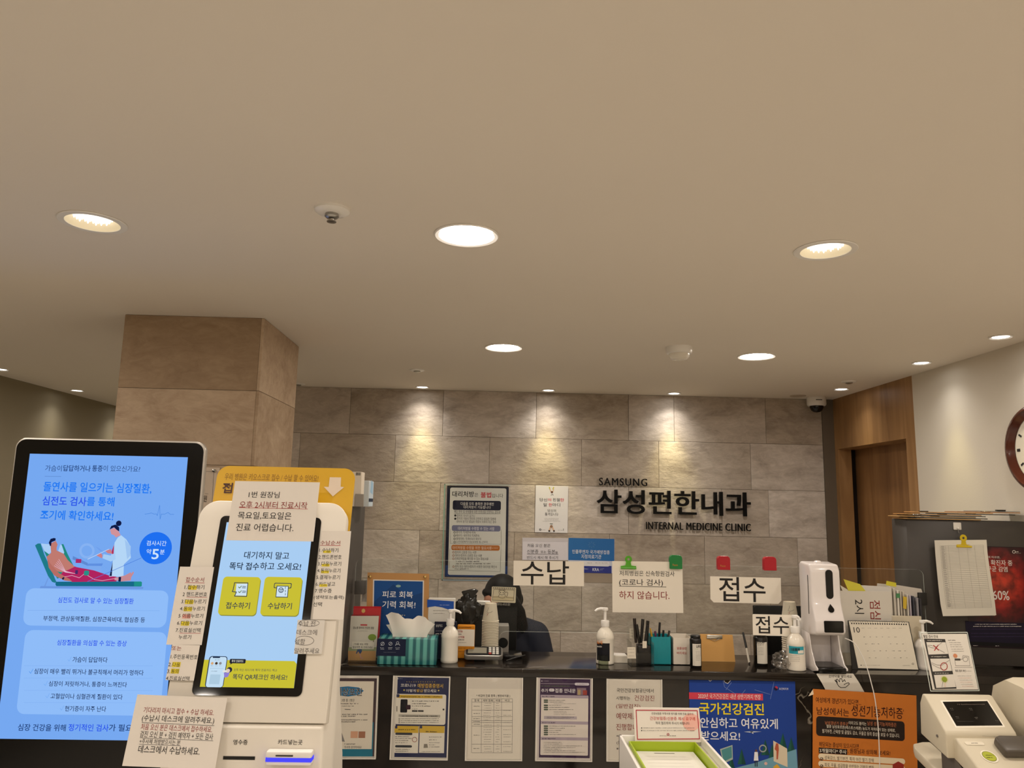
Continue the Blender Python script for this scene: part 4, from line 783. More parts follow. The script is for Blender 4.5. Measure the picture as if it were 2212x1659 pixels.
def cups(px, ybase, n, pitch, Y, side):
    x = onY(px, ybase, Y).x
    for i in range(n):
        o = proto if (side == 'left' and i == 0) else proto.copy()
        if o is not proto or side != 'left' or i: COL.objects.link(o) if o.name not in COL.objects else None
        o.location = (x+random.uniform(-.0004, .0004), Y, TOP+i*pitch); o.rotation_euler = (0, 0, random.uniform(0, 6))
        pos = 'topmost, printed with a twig,' if i == n-1 else ('bottom one' if i == 0 else 'one')
        if i == n-1:
            o.rotation_euler = (0, 0, 0); tag(o, 'topmost paper cup, printed with a twig, of the %s stack' % ('stack left of the monitor calendar' if side == 'left' else 'partly hidden right'), 'paper cup', 'upturned paper cups stacked on the counter, %s stack' % side)
        else: tag(o, 'upturned white paper cup inside the %s stack on the counter' % ('tall' if side == 'left' else 'half-hidden right'), 'paper cup', 'upturned paper cups stacked on the counter, %s stack' % side)
        if i == n-1: top_ = o
    return top_
def lift(n, Y, ytop, px): return (hz(px, ytop, Y)-TOP-.072)/(n-1)
Yc = 3.268; tl = cups(1058, 1405, 22, lift(22, Yc, 1302.5, 1058), Yc, 'left')
Yc2 = 3.268; tr = cups(1709, 1418, 20, lift(20, Yc2, 1299.5, 1707), Yc2, 'right')
tl['label'] = 'topmost paper cup, printed with a twig, of the tall stack beside the card terminal'; tr['label'] = 'topmost paper cup, printed with a twig, of the stack beside the sanitizer dispenser'
printed(tl, 0, 0, 0); printed(tr, 0, 0, 0)
# card terminal, signing pad and pen
A_, B_ = gp(1002, 1428), gp(1086, 1427); x = (A_.x+B_.x)/2; w = (B_.x-A_.x); Y = A_.y
t = thing('card_terminal', 'silver and black card terminal with keypad lying on the counter', 'card terminal', (x, Y+.05, TOP), 0); T = Matrix.Translation((0, -.05, .004)) @ Matrix.Rotation(.26, 4, 'X')
MB().prism(rrect(-w/2, 0, w/2, .085, .016, 5), 0, .018, M('#8f8b85', .3, .5), 'z', .004, 2, T).build('housing', t)
MB().prism(rrect(-w/2+.007, .007, w/2-.007, .079, .01, 4), .0175, .0195, M('#1c1b1b', .7, spec=.2), 'z', T=T).build('face_panel', t); MB().box(-w/2+.014, .02, .019, .012, .068, .0206, M('#8a8677', .6, spec=.2), T=T).build('screen', t)
for i in range(3):
    for j in range(4): MB().box(.02+i*.0145, .012+j*.0158, .0188, .031+i*.0145, .023+j*.0158, .0222, M('#b0352c' if (i == 0 and j == 0) else '#d8d4cc', .4), .001, 1, T=T).build('button', t)
p = gp(1108, 1421); t = thing('signing_pad', 'dark glass signing pad beside the card terminal', 'signing pad', (p.x-.018, p.y+.05, TOP)); MB().box(-.025, -.06, 0, .055, .05, .012, M('#1d1c1b', .15), .003).build('pad', t)
a, b_ = gp(1093, 1431), gp(1134, 1423); tag(MB().tube([(a.x, a.y, TOP+.006), ((a.x+b_.x)/2, (a.y+b_.y)/2, TOP+.0105), (b_.x, b_.y, TOP+.013)], [.0028, .0042, .003], BLACK, 10).build('stylus'), 'thin black stylus lying in front of the dark signing pad', 'pen')
# white bottle with black label
t, R, k, H, Y = pump('pump_bottle', 'white sanitizer pump bottle with black label in the middle of the counter', 1307, 1415, 1312.5, .036, .66, M('#ebe4d6', .25), nozzle=-1, Y=3.14)
lb = lbl(R*.97, k*.08, k*.58, 198, 292, c('#14151c')); lb.build('label', t)
s = Sheet(Plane((0, Y-R*.985, 0))); s.t('독제', 1289, 1384, 1301, 1392, c('#cf7a34'), .02); s.t('99.92%', 1290, 1395, 1300, 1398.5, c('#e2ddd4'), .01); s.greek(1299, 1379.5, 1309, 1, c('#8a8a90')); s.build('label_print', parent=t)
GL = glassy('tinted_glass_block', (.72, .78, .66), 1.0, .05)
p = gp(1286, 1426); t = thing('glass_block', 'small clear greenish acrylic block beside the white carton', 'block', (p.x+.018, 3.13, TOP)); MB().box(-.018, -.03, 0, .02, .03, .036, GL, .001, 1).build('block', t)
t, w, h, Y = boxthing('carton', 'small flat white carton with folded paper lying before the labelled bottle', 'carton', 1305, 1356, 1432, 1417, .06, c('#e2dacb'), r=.001); MB().box(-w/2+.002, -.028, h, w/2-.003, .03, h+.0015, PAPER, 0, T=Matrix.Rotation(.03, 4, 'Y')).build('folded_paper', t)
# clear organiser full of black things and tags
p = gp(1378, 1430); t = thing('pen_organizer', 'clear acrylic organizer crammed with black pens and white tags', 'organizer', (p.x, 3.12, TOP))
MB().box(-.045, -.04, 0, .045, .05, .003, CLEAR).box(-.045, -.04, 0, -.042, .05, .09, CLEAR).box(.042, -.04, 0, .045, .05, .09, CLEAR).box(-.045, -.04, 0, .045, -.037, .05, CLEAR).box(-.045, .047, 0, .045, .05, .16, CLEAR).box(-.012, -.01, 0, .04, .035, .075, M('#191716', .25), .004).build('tray', t)
for i, (dx, dy, lx, ly, hh, cc) in enumerate(((.018, .0, .012, .005, .15, '#141313'), (.028, .02, .006, .0, .165, '#1d1b1a'), (.0, .02, -.012, .0, .15, '#15130f'), (-.012, .03, -.006, .0, .172, '#2a211c'), (.008, .03, .01, .01, .168, '#211d1a'))):
    tag(MB().tube([(p.x+dx, 3.12+dy, TOP+.078 if i else TOP+.076), (p.x+dx+lx, 3.12+dy+ly, TOP+hh)], [.0055, .0065], M(cc, .35), 10).build('marker'), 'black marker standing in the clear organizer beside the teal pen box', 'marker', 'black markers in the clear organizer')
def tagcard(px0, py0, px1, py1, Y, lab, skew=0):
    s = Sheet(Plane((0, Y, 0))); q = [s.uv(*a) for a in ((px0, py1), (px1, py1), (px1-skew, py0), (px0, py0))]; s.mb.prism(q, -.0006, 0, c('#e3dac8'), 'z')
    for i in range(3): s.greek(px0+2, py0+4+i*(py1-py0-6)/2.5, px1-4, 1, GREYINK)
    s.build('paper_tag', lab, 'tag')
tagcard(1355, 1398, 1374, 1422.5, 3.078, 'white paper tag hanging low on the clear organizer front', 2); tagcard(1360, 1357.5, 1372, 1379, 3.168, 'white paper tag sticking up at the back of the clear organizer'); tagcard(1388, 1385, 1397, 1400, 3.1, 'small white tag at the right side of the clear organizer')
# teal pen box
A_, B_ = gp(1406, 1436), gp(1451.5, 1437); Y = A_.y; w = B_.x-A_.x; x = (A_.x+B_.x)/2; h = hz(1428, 1376, Y)-TOP; d = .075; TL_ = M('#0d8f9a', .45)
t = thing('pen_box', 'bright teal ribbed pen box holding pens', 'pen box', (x, Y+d/2, TOP)); b = MB().box(-w/2, -d/2, 0, w/2, d/2, .004, TL_).box(-w/2, -d/2, 0, w/2, -d/2+.003, h, TL_).box(-w/2, d/2-.003, 0, w/2, d/2, h*1.02, TL_).box(-w/2, -d/2, 0, -w/2+.003, d/2, h, TL_).box(w/2-.003, -d/2, 0, w/2, d/2, h, TL_)
for i in range(14): b.box(-w/2+.002+i*(w-.005)/13.6, -d/2-.0008, .002, -w/2+.004+i*(w-.005)/13.6, -d/2, h-.002, TL_)
b.build('box', t)
for dx, dy, lx, hh, cc, nm, lb in ((-.025, -.01, -.012, .135, '#d8a52a', 'pencil', 'yellow pencil leaning out of the teal pen box at left'), (-.012, -.02, -.008, .125, '#5a2450', 'pen', 'dark purple pen in the teal pen box'), (.0, .01, .006, .155, '#17161a', 'marker', 'tallest thick black pen in the teal pen box'), (.012, -.01, .004, .128, '#16161c', 'marker', 'short black pen in the middle of the teal pen box'), (.03, .0, .012, .125, '#3c3834', 'pen', 'thin grey pen leaning right out of the teal pen box')):
    tag(MB().tube([(x+dx, Y+d/2+dy, TOP+.0055), (x+dx+lx*.6, Y+d/2+dy, TOP+hh*.8), (x+dx+lx, Y+d/2+dy, TOP+hh)], [.004, .0045, .0025 if nm == 'pencil' else .0042], M(cc, .4), 10).build(nm), lb, 'pen')
# white box for swabs
A_, B_ = gp(1454, 1436.5), gp(1492.5, 1437); Y = A_.y; w = B_.x-A_.x; x = (A_.x+B_.x)/2; h = hz(1473, 1378, Y)-TOP; d = .07; WB = c('#e6ddcf')
t = thing('swab_bin', 'open white paper box with red print right of the teal pen box', 'box', (x, Y+d/2, TOP)); MB().box(-w/2, -d/2, 0, w/2, d/2, .003, WB).box(-w/2, -d/2, 0, w/2, -d/2+.0015, h, WB).box(-w/2, d/2-.0015, 0, w/2, d/2, h+.006, WB).box(-w/2, -d/2, 0, -w/2+.0015, d/2, h+.003, WB).box(w/2-.0015, -d/2, 0, w/2, d/2, h+.003, WB).build('box', t)
s = face(t, Y); s.t('알콜솜만', 1462, 1397.5, 1483.5, 1403, c('#c04a4a')); s.t('버리세요', 1462, 1407.5, 1483.5, 1413.5, c('#c04a4a')); s.build('print', parent=t)
# black bottles with white labels
def dark_bottle(px, ybase, ytop, R, Y, label, a0, a1):
    x = onY(px, ybase, Y).x; H = hz(px, ytop, Y)-TOP; t = thing('dark_bottle', label, 'bottle', (x, Y, TOP), group='black bottles with white labels')
    MB().lathe([(R*.9, 0), (R, .004), (R, H*.86), (R*.93, H*.9), (R*.8, H*.92)], M('#0e0c0b', .25), 30).build('bottle', t)
    MB().lathe([(R*.84, H*.915), (R*.86, H*.92), (R*.86, H*.99), (R*.8, H)], BLACK, 30).build('cap', t)
    lbl(R, H*.1, H*.76, a0, a1, c('#dcd6ca')).build('label', t)
    s = Sheet(Plane((0, Y-R-.0006, 0))); return t, s
t, s = dark_bottle(1503, 1436, 1372, .0225, 3.075, 'black bottle with white label between the swab box and the clipboard', 225, 315)
s.t('LIFE', 1504, 1393.5, 1514, 1399, INK, .03); s.greek(1502, 1402, 1508, 1.4, c('#7aa03a')); [s.greek(1503, 1407+i*3.2, 1513, .9, GREYINK) for i in range(7)]; s.build('label_print', parent=t)
t, s = dark_bottle(1643.5, 1424, 1368, .0275, 3.14, 'black bottle with white label under the smaller paper sign', 222, 312)
s.t('BIOCAP', 1633, 1384.5, 1652, 1390, INK, .02); s.greek(1634, 1393, 1650, 2, GREYINK); [s.greek(1633, 1398+i*3.2, 1650, .9, GREYINK) for i in range(6)]; s.build('label_print', parent=t)
# clipboard leaning, and pen
Y = 3.205; CBP = Plane(onY(1552, 1414, Y), (1, 0, 0), (0, .0, 1)); s = Sheet(CBP); t = thing('clipboard', 'tan clipboard with silver clip standing behind the screen opening', 'clipboard', T=CBP.T()); bpy.context.view_layer.update()
q = [s.uv(*a) for a in ((1515.5, 1412.5), (1588, 1414.5), (1582.5, 1371.5), (1512.5, 1369.5))]; zlow = TOP-CBP.O.z; q[0] = (q[0][0], zlow+.0005); q[1] = (q[1][0], zlow+.0005); MB().prism(q, -.0035, 0, c('#dba863'), 'z').build('board', t)
s.SH = SHEETS.pop(); u0, v0 = s.uv(1526, 1379.5); u1, v1 = s.uv(1560, 1371.5); MB().box(u0, v0, 0, u1, v1, .005, CHROME, .002).build('clip', t); MB().tube([(u0+.014, v0, .004), ((u0+u1)/2, v0-.008, .004), (u1-.014, v0, .004)], .0012, CHROME, 6).build('clip_lever', t)
b0 = onY(1618, 1413, 3.17); b1 = onY(1605, 1366, 3.2145); tag(MB().tube([(b0.x, 3.17, TOP+.004), (b0.x*.6+b1.x*.4, 3.19, TOP+.5*(b1.z-TOP))], .0042, c('#ddd5c6'), 10).tube([(b0.x*.6+b1.x*.4, 3.19, TOP+.5*(b1.z-TOP)), (b1.x, 3.2145, b1.z)], [.0046, .004], BLACK, 10).tube([(b0.x+.001, 3.1685, TOP+.002), (b0.x, 3.17, TOP+.006)], [.003, .0045], BLACK, 8).build('marker'), 'white marker with black cap leaning on the clear screen by the clipboard', 'marker')
# crumpled clear bag
b = bmesh.new(); bmesh.ops.create_icosphere(b, subdivisions=4, radius=.047); rng = random.Random(3)
from mathutils import noise
for v in b.verts:
    n = noise.noise(v.co*55)*.5+noise.noise(v.co*130)*.28; v.co = v.co*(1+n*.55); v.co.z = max(v.co.z*.78, -.024); v.co.x *= 1.1
p = gp(1680, 1432); bagm = glassy('crumpled_clear_bag', (.86, .84, .82), 2.6, .2); ob = MB().bm(b, bagm, False).build('plastic_bag', loc=(p.x, 3.105, TOP+.0245)); tag(ob, 'crumpled clear plastic bag between the black bottle and the teal-labelled bottle', 'plastic bag')
# teal labelled bottle
t, R, k, H, Y = pump('pump_bottle', 'white pump bottle with teal label left of the sanitizer dispenser', 1720, 1441, 1329, .036, .68, M('#eae2d4', .25), nozzle=.4, Y=3.075)
lbl(R*.97, k*.46, k*.66, 205, 305, c('#2f9fb0')).build('label', t); lbl(R*.975, k*.48, k*.565, 262, 300, c('#e6e0d4'), eps=.0008).build('barcode_patch', t)
s = Sheet(Plane((0, Y-R*.99, 0))); [s.rect(1708+i*2.2, 1400, 1709+i*2.2+(i % 3)*.4, 1406, INK, 2) for i in range(9)]; s.t('린', 1700, 1392, 1704, 1399, c('#d8e6e6'), .01); [s.greek(1707, 1416+i*4, 1728, .9, GREYINK) for i in range(4)]; s.build('label_print', parent=t)
# boxes on top of the left end cabinet
Zc = 1.66
def topbox(px0, px1, ytop, Y, depth, mt, label, name='box'):
    x0, x1 = onY(px0, 1080, Y).x, onY(px1, 1080, Y).x; h = hz((px0+px1)/2, ytop, Y)-Zc; t = thing(name, label, 'box', ((x0+x1)/2, Y+depth/2, Zc)); MB().box(-(x1-x0)/2, -depth/2, 0, (x1-x0)/2, depth/2, h, mt, .0015, 1).build('carton', t); return t, h
t, h = topbox(735, 779, 1019, 3.10, .07, c('#d6cab8'), 'white carton with black bars behind the yellow header board'); s = Sheet(Plane((0, 3.0994, 0))); [s.rect(769+i*2.6, 1020.5, 770.5+i*2.6, 1027, INK, 1) for i in range(4)]; s.build('bars', parent=t)
t, h = topbox(766.5, 785, 1067, 3.085, .012, c('#8d857b'), 'flat grey carton in front on the left end cabinet')
t, h = topbox(776, 796, 1038, 3.20, .12, c('#c6cdd0'), 'white and pale blue medicine box on the left end cabinet')
s = Sheet(Plane((onY(796, 1080, 3.2).x+.0006, 3.2, Zc), (0, 1, 0), (0, 0, 1))); hh = h; s.mb.add([(.004, .004, 0), (.116, .004, 0), (.116, hh-.004, 0), (.004, hh-.004, 0)], [(0, 1, 2, 3)], c('#b8c4cc')); s.mb.add([(.004, .02, .0003), (.116, .02, .0003), (.116, .034, .0003), (.004, .034, .0003)], [(0, 1, 2, 3)], c('#1f2a3c')); s.mb.add([(.03, .06, .0003), (.1, .05, .0003), (.1, .1, .0003), (.05, .11, .0003)], [(0, 1, 2, 3)], c('#8fb0c8')); s.build('side_print', parent=t)
Y = 3.13; a = onY(785, 1300, Y); s = Sheet(Plane((0, 3.245, 0))); q = [s.uv(*a) for a in ((781, 1300), (792, 1300), (793, 1252), (785, 1250))]; s.mb.prism(q, -.0006, 0, PAPER, 'z'); s.build('paper_slip', 'white slip of paper behind the grey clamp at the left end cabinet', 'paper')
# ------------------------------------------------------------------ tall display kiosk with blue screen
KY = 2.6
KP = Plane((0, KY, 0)).fit((40, 945), (432, 953)); KP = Plane(onY(235, 1200, KY), (1, 0, 0), (0, 0, 1))
def kz(x, y): p = onY(x, y, KY); return p.x, p.z
kx0 = kz(29, 1000)[0]; kx1 = kz(442, 1000)[0]; kt = kz(235, 949)[1]
t = thing('display_kiosk', 'tall black-framed display kiosk with a bright blue heart screening screen', 'display kiosk', ((kx0+kx1)/2, KY, 0))
w2 = (kx1-kx0)/2
o = rrect(-w2, .10, w2, kt, .035, 7)
MB().prism(o, .0, .022, M('#b9b2a8', .35, .3), 'y', .003, 2).build('housing', t)
oi = rrect(-w2+.006, .106, w2-.006, kt-.006, .031, 7)
MB().prism(oi, -.0035, .0005, M('#020203', .18), 'y').build('bezel', t)
MB().box(-w2+.05, .0215, .15, w2-.05, .05, kt-.05, DGREY, .006).box(-.33, -.17, 0, .33, .22, .03, DGREY, .006).box(-.2, .005, .03, .2, .04, .12, DGREY).build('base', t)
S0 = '#7fb0f4'
s = Sheet(Plane((0, KY-.0041, 0))); a = onY(66, 981, KY); b = onY(407, 987, KY); zb = onY(160, 1597, KY).z; sx0, sx1, sz1 = a.x, b.x, (a.z+b.z)/2
nv = 24
def scr(u, v): return (sx0+(sx1-sx0)*u, zb+(sz1-zb)*v, 0)
s.mb.grid(scr, 1, 1, E('#76a8f0'), smooth=False)
e = lambda h: E(h)
DB = e('#1f3f78'); BR = e('#1e78f2'); ROY = e('#2a55ea'); CARD = e('#8fbcf8'); DK = e('#1b2f5c')
s.t('가슴이', 98, 1005, 134, 1018, DB); s.t('답답하거나', 137, 1005, 196, 1018.5, DB, .035); s.t('통증', 199.5, 1005.5, 222, 1018.5, DB, .035); s.t('이 있으신가요?', 223.5, 1006, 303, 1019, DB)
s.line([(97, 1029), (132, 1029.3)], .7, e('#4f76b8'))
s.t('돌연사를 일으키는 심장질환,', 94, 1042.5, 328, 1065, BR, .045); s.t('심전도 검사', 92, 1072.5, 187, 1092.5, ROY, .045); s.t('를 통해', 188, 1073.5, 247.5, 1093.5, BR, .045); s.t('조기에 확인하세요!', 87.5, 1103, 245.5, 1124, BR, .045)
s.line([(313, 1110.5), (322, 1109.5), (327, 1108), (333, 1110.5), (338, 1110), (340, 1114), (345, 1091.5), (346, 1121.5), (348.5, 1110.5), (356, 1110.5), (363, 1107), (368, 1111), (376, 1111)], .8, e('#3f7fd8'))
# illustration
s.poly([(88, 1266), (310, 1268), (309, 1272), (86, 1270.5)], e('#6a95de'), 2); s.poly([(95, 1267), (104, 1247), (106, 1247), (98, 1267)], e('#6f9ae0'), 2)
s.poly([(76, 1178), (82, 1174), (88, 1174), (96, 1198), (112, 1232), (122, 1257), (119, 1259), (113, 1257), (104, 1244)], e('#1f7a88'), 3)
s.poly([(89, 1174), (96, 1190), (108, 1198), (130, 1199), (138, 1198), (133, 1176), (137, 1175), (146, 1196), (160, 1224), (148, 1240), (124, 1250), (118, 1240), (98, 1196)], e('#23887e'), 3)
s.poly([(89, 1174), (96, 1190), (106, 1197), (111, 1192), (110, 1176)], e('#a9cdf4'), 4); s.poly([(131, 1176), (126, 1190), (138, 1197), (139, 1193), (134, 1178)], e('#a9cdf4'), 4)
s.poly([(121, 1256.5), (305, 1256), (307, 1258), (306.5, 1266), (304, 1267), (122, 1266), (120, 1262)], e('#166a86'), 4); s.poly([(290, 1256), (305, 1256), (307, 1258), (306.5, 1266), (290, 1266.6)], e('#1f8f86'), 5)
SK = e('#c07a70'); HA = e('#101a44')
s.poly([(158, 1222), (166, 1225), (203, 1232), (236, 1243), (252, 1246), (252, 1256), (156, 1257), (132, 1240), (140, 1232)], e('#b0235e'), 5)
s.poly([(111, 1194), (123, 1189), (138, 1196), (147, 1210), (162, 1224), (150, 1230), (135, 1236), (128, 1235), (120, 1232), (104, 1212), (101, 1203)], SK, 6)
s.poly([(102, 1205), (110, 1218), (128, 1238), (150, 1250), (157, 1256), (140, 1254), (118, 1243), (106, 1226)], e('#b56d63'), 7)
s.poly([(110, 1174), (121, 1168), (125, 1176), (123, 1183), (123, 1192), (111, 1194), (110, 1182)], SK, 6); s.poly([(106, 1172), (110, 1164), (117, 1162), (121, 1163), (120.5, 1167.5), (112, 1171), (111, 1180), (108.5, 1179)], HA, 7)
s.poly([(248, 1248), (270, 1243), (283, 1236), (284.5, 1239), (288, 1234), (290, 1237), (284, 1247), (283, 1254), (262, 1256), (248, 1253)], e('#c58a92'), 6); s.rect(256.5, 1246, 262, 1256, HA, 8, r=1); s.poly([(134, 1249), (139, 1246), (140, 1248.5), (137, 1253)], HA, 8)
LW = e('#e3b9cf')
for i in range(5): s.line([(118+i*2.4, 1222-i*3.5), (128+i*2, 1228-i*1.5), (142, 1236-i*.6), (163, 1239)], .8, LW, 8)
s.line([(140, 1246), (156, 1243), (172, 1248), (182, 1240)], .9, LW, 8); s.line([(190, 1243), (205, 1252), (222, 1254), (246, 1250), (257, 1251)], .9, LW, 8); s.rect(182, 1232.5, 193, 1243, e('#2b8f86'), 8, r=3); s.rect(163, 1231.5, 169, 1240, e('#4a2a66'), 8, r=1)
s.poly([(158, 1201), (190, 1216), (189, 1222), (157, 1208)], e('#5f8ad2'), 4); s.rect(164, 1207.5, 176, 1216, e('#a82a6a'), 5, r=1); s.poly([(190, 1217.5), (223, 1217), (220, 1222.5), (188, 1222)], e('#5f8fe0'), 4); s.poly([(192, 1222), (219, 1222.5), (219, 1237), (194, 1232)], e('#7ba9ee'), 3)
s.ring(188, 1190, 14, 5, e('#86b2f2'), 3); s.poly([(206, 1180), (214, 1184), (224, 1192), (216, 1190)], e('#6f9fec'), 3)
WH = e('#b4d6f6')
s.poly([(262, 1156), (273, 1165), (281, 1178), (283, 1205), (268, 1219), (267, 1246), (245, 1245), (236, 1246), (244, 1212), (248, 1172), (255, 1161)], WH, 5); s.poly([(248, 1174), (250, 1208), (240, 1213), (222, 1206), (224, 1197), (240, 1200)], e('#a6cdf4'), 6); s.poly([(270, 1165), (283, 1180), (282, 1200), (275, 1208)], e('#9ec4f0'), 6)
s.poly([(247, 1176), (242, 1190), (242, 1197), (246, 1196)], e('#b02a56'), 7); s.poly([(228, 1190), (240, 1186), (243, 1196), (233, 1195)], e('#c98088'), 7); s.poly([(209, 1200), (218, 1194), (222, 1199), (221, 1206)], e('#c98088'), 7); s.line([(190, 1208), (236, 1186)], .8, e('#dfe9fa'), 8)
s.poly([(244, 1213), (237, 1244), (242, 1244)], e('#16204a'), 7)
s.poly([(238, 1144), (247, 1140), (257, 1148), (261, 1156), (251, 1161), (247, 1156), (241, 1154)], e('#d1929a'), 6); s.poly([(237, 1144), (241, 1136), (250, 1133), (258, 1139), (258, 1148), (252, 1144), (247, 1139)], HA, 7); s.disc(257, 1130.5, 6, HA, 7)
s.disc(336.5, 1184, 35, e('#1e6ff0'), 4, 40); s.line([(190, 1256), (250, 1230), (306, 1205)], .9, e('#3f74d8'), 9)
W_ = e('#cfe4fb'); s.t('검사시간', 317, 1168, 360, 1179, W_, .02, L=6); s.t('약', 317, 1186, 327.5, 1197, W_, .02, L=6); s.t('5', 328.5, 1186, 343.5, 1208, W_, .035, L=6); s.t('분', 346, 1187, 356, 1197.5, W_, .02, L=6)
s.rect(53, 1273, 362, 1353.5, CARD, 2, r=17); s.line([(60, 1318.5), (345, 1319)], .5, e('#6f9fe6'), 3); s.rect(45, 1363, 354, 1544.5, CARD, 2, r=17)
s.t('심전도 검사로 알 수 있는 심장질환', 125.5, 1291, 289, 1303.5, ROY, .03); s.t('부정맥, 관상동맥질환, 심장근육비대, 협심증 등', 93.5, 1331.5, 313.5, 1343.5, DK, .025); s.t('심장질환을 의심할 수 있는 증상', 123.5, 1382.5, 274, 1395, ROY, .03)
for k, x0, x1, y in (('가슴이 답답하다', 157, 232.5, 1425), ('심장이 매우 빨리 뛰거나 불규칙해서 머리가 멍하다', 74, 310.5, 1451.5), ('심장이 저릿하거나, 통증이 느껴진다', 105.5, 274.5, 1478), ('고혈압이나 심혈관계 질환이 있다', 109.5, 265, 1504.5), ('현기증이 자주 난다', 140.5, 229.5, 1531)):
    s.t(k, x0, y-6, x1, y+6, DK, .025); s.line([(x0-10.5, y-1), (x0-7.5, y+3), (x0-2.5, y-6.5)], 1.2, e('#2f8ae8'))
    if y < 1520: s.line([(52, y+13), (330, y+13.5)], .4, e('#74a3ea'), 3)
s.t('심장 건강을 위해', 39, 1564, 142.5, 1579, DB, .035); s.t('정기적인 검사', 148, 1564, 235, 1579.5, ROY, .04); s.t('가 필요합니다', 235.5, 1564.5, 333, 1580, DB, .035)
s.build('screen', parent=t)
# ------------------------------------------------------------------ white self check-in kiosk with a tilted touch screen
TA = math.radians(14.4)
O = onY(531, 1501, 1.80)
KU = Vector((1, 0, 0)); KV = Vector((0, math.sin(TA), math.cos(TA)))
K0 = Plane(O, KU, KV)                       # glass plane
K = K0.off(-.004)                           # white face plate just behind it
t = thing('check_in_kiosk', 'white self check-in kiosk with tilted touch screen, covered in paper notes', 'kiosk', (O.x, O.y, 0)); bpy.context.view_layer.update()
KW = M('#e9e2d6', .38)
def kpart(mb, name):
    o = mb.build(name); o.parent = t; o.matrix_parent_inverse = t.matrix_world.inverted(); return o
L0 = K.px(423, 1150)[0]; R0 = K.px(745.5, 1150)[0]; vt = K.px(580, 1083)[1]; vb = K.px(600, 1562)[1]
hw = (R0-L0)/2; uc = (R0+L0)/2
o = [(L0, vb), (R0, vb)]+arc(R0-.045, vt-.045, .045, 0, 90, 8)+arc(L0+.045, vt-.045, .045, 90, 180, 8)
b = MB(); T = K.T(); b.prism(o, -.035, 0, KW, 'z', .003, 2, T=T); kpart(b, 'face_plate')
# side profile of the body behind and below the plate
yb, zb_ = K.at(0, vb).y, K.at(0, vb).z
A_ = K.at(0, vb, -.02); B_ = K.at(0, vt*.9, -.034)
prof = [(yb-.004, zb_-.004), (yb-.004, .04), (yb+.30, .04), (yb+.30, .9), (yb+.26, 1.06), (A_.y+.15, A_.z+.06), (B_.y+.05, B_.z), (B_.y, B_.z), (A_.y, A_.z)]
b = MB(); xl = O.x+L0+.004; xr = O.x+R0-.004
b.prism([(p, q) for p, q in prof], xl, xr, KW, 'x', .008, 3); kpart(b, 'body')
b = MB().box(xl-.03, yb-.05, 0, xr+.03, yb+.34, .04, DGREY, .006); kpart(b, 'base')
u0, v0 = K0.px(411.5, 1501.5); u1, _ = K0.px(649.5, 1501.5); ut, v1 = K0.px(479, 1114); ur = K0.px(697, 1114)[0]
u0 = (u0+ut)/2; u1 = (u1+ur)/2
b = MB(); b.prism(rrect(u0, v0, u1, v1, .012, 5), -.004, 0, M('#060607', .04), 'z', T=K0.T()); kpart(b, 'bezel')
s = Sheet(K0.off(.0006)); su0 = s.uv(431.5, 1485)[0]; su1 = s.uv(635, 1485)[0]; sv0 = s.uv(531, 1485)[1]; sv1 = s.uv(585, 1130)[1]
s.mb.add([(su0, sv0, 0), (su1, sv0, 0), (su1, sv1, 0), (su0, sv1, 0)], [(0, 1, 2, 3)], E('#a9cdf2'))
YE = E('#c9bf35'); DKI = E('#2c3a4e'); WHT = E('#cfe3f2')
s.t('대기하지 말고', 527.5, 1192, 625, 1208, DKI, .03); s.t('똑닥 접수', 496, 1215, 560, 1231.5, DKI, .045); s.t('하고 오세요!', 562, 1215.5, 650.5, 1232, DKI, .03)
for x0, y0, x1, y1 in ((476.5, 1246, 558, 1329), (567, 1246.5, 649, 1330)): s.rect(x0+1.5, y0+2, x1+1, y1+2, E('#8a8a3c'), 1, r=8); s.rect(x0, y0, x1, y1, YE, 2, r=8)
s.line([(507, 1259), (536, 1259.5), (533, 1288.5), (507, 1288), (511, 1279), (502, 1278), (504, 1274), (507, 1259)], 1.6, DKI, 5); s.poly([(511, 1261), (535, 1261), (532.5, 1287), (509, 1286.5)], WHT, 4)
for y in (1268, 1278): s.line([(515.5, y), (518, y+2.5), (522, y-2)], 1.5, E('#5d7a1c'), 6); s.line([(524, y-1), (531.5, y-.6)], 1.2, DKI, 6); s.line([(523.5, y+2), (531, y+2.2)], 1.2, DKI, 6)
s.rect(592, 1259.5, 630, 1271, DKI, 4, r=2.5); s.rect(593.5, 1261, 628.5, 1269.5, YE, 5, r=2); s.poly([(598, 1265.5), (624, 1266), (622, 1291), (595.5, 1290.5)], DKI, 6); s.poly([(599.5, 1267), (622.5, 1267.3), (620.7, 1289.5), (597, 1289)], WHT, 7)
s.ring(607.5, 1275, 5, 1.4, DKI, 8); s.rect(604, 1273, 611.5, 1274.2, DKI, 8); s.line([(606.5, 1274.5), (606, 1279)], 1, DKI, 8); s.line([(609.5, 1274.5), (609, 1279)], 1, DKI, 8)
for y in (1268, 1275, 1282): s.line([(617, y), (616.6, y+4)], 1.1, DKI, 8)
s.t('접수하기', 488, 1301, 540, 1315.5, DKI, .03); s.t('수납하기', 578.5, 1302, 630.5, 1316, DKI, .03)
pt = s.uv(440, 1425)[1]; s.mb.add([(su0, sv0, 2*DL), (su1, sv0, 2*DL), (su1, pt-.006, 2*DL), (su1-.006, pt, 2*DL), (su0, pt, 2*DL)], [(0, 1, 2, 3, 4)], YE)
s.rect(447.5, 1417.5, 487.5, 1485, E('#22304a'), 4, r=6); s.rect(449.5, 1419, 486, 1484.6, E('#c4def2'), 5, r=5); s.rect(460, 1418.5, 476, 1421.5, E('#22304a'), 6, r=1.5)
s.greek(465, 1425.5, 476, 1.4, DKI, 7)
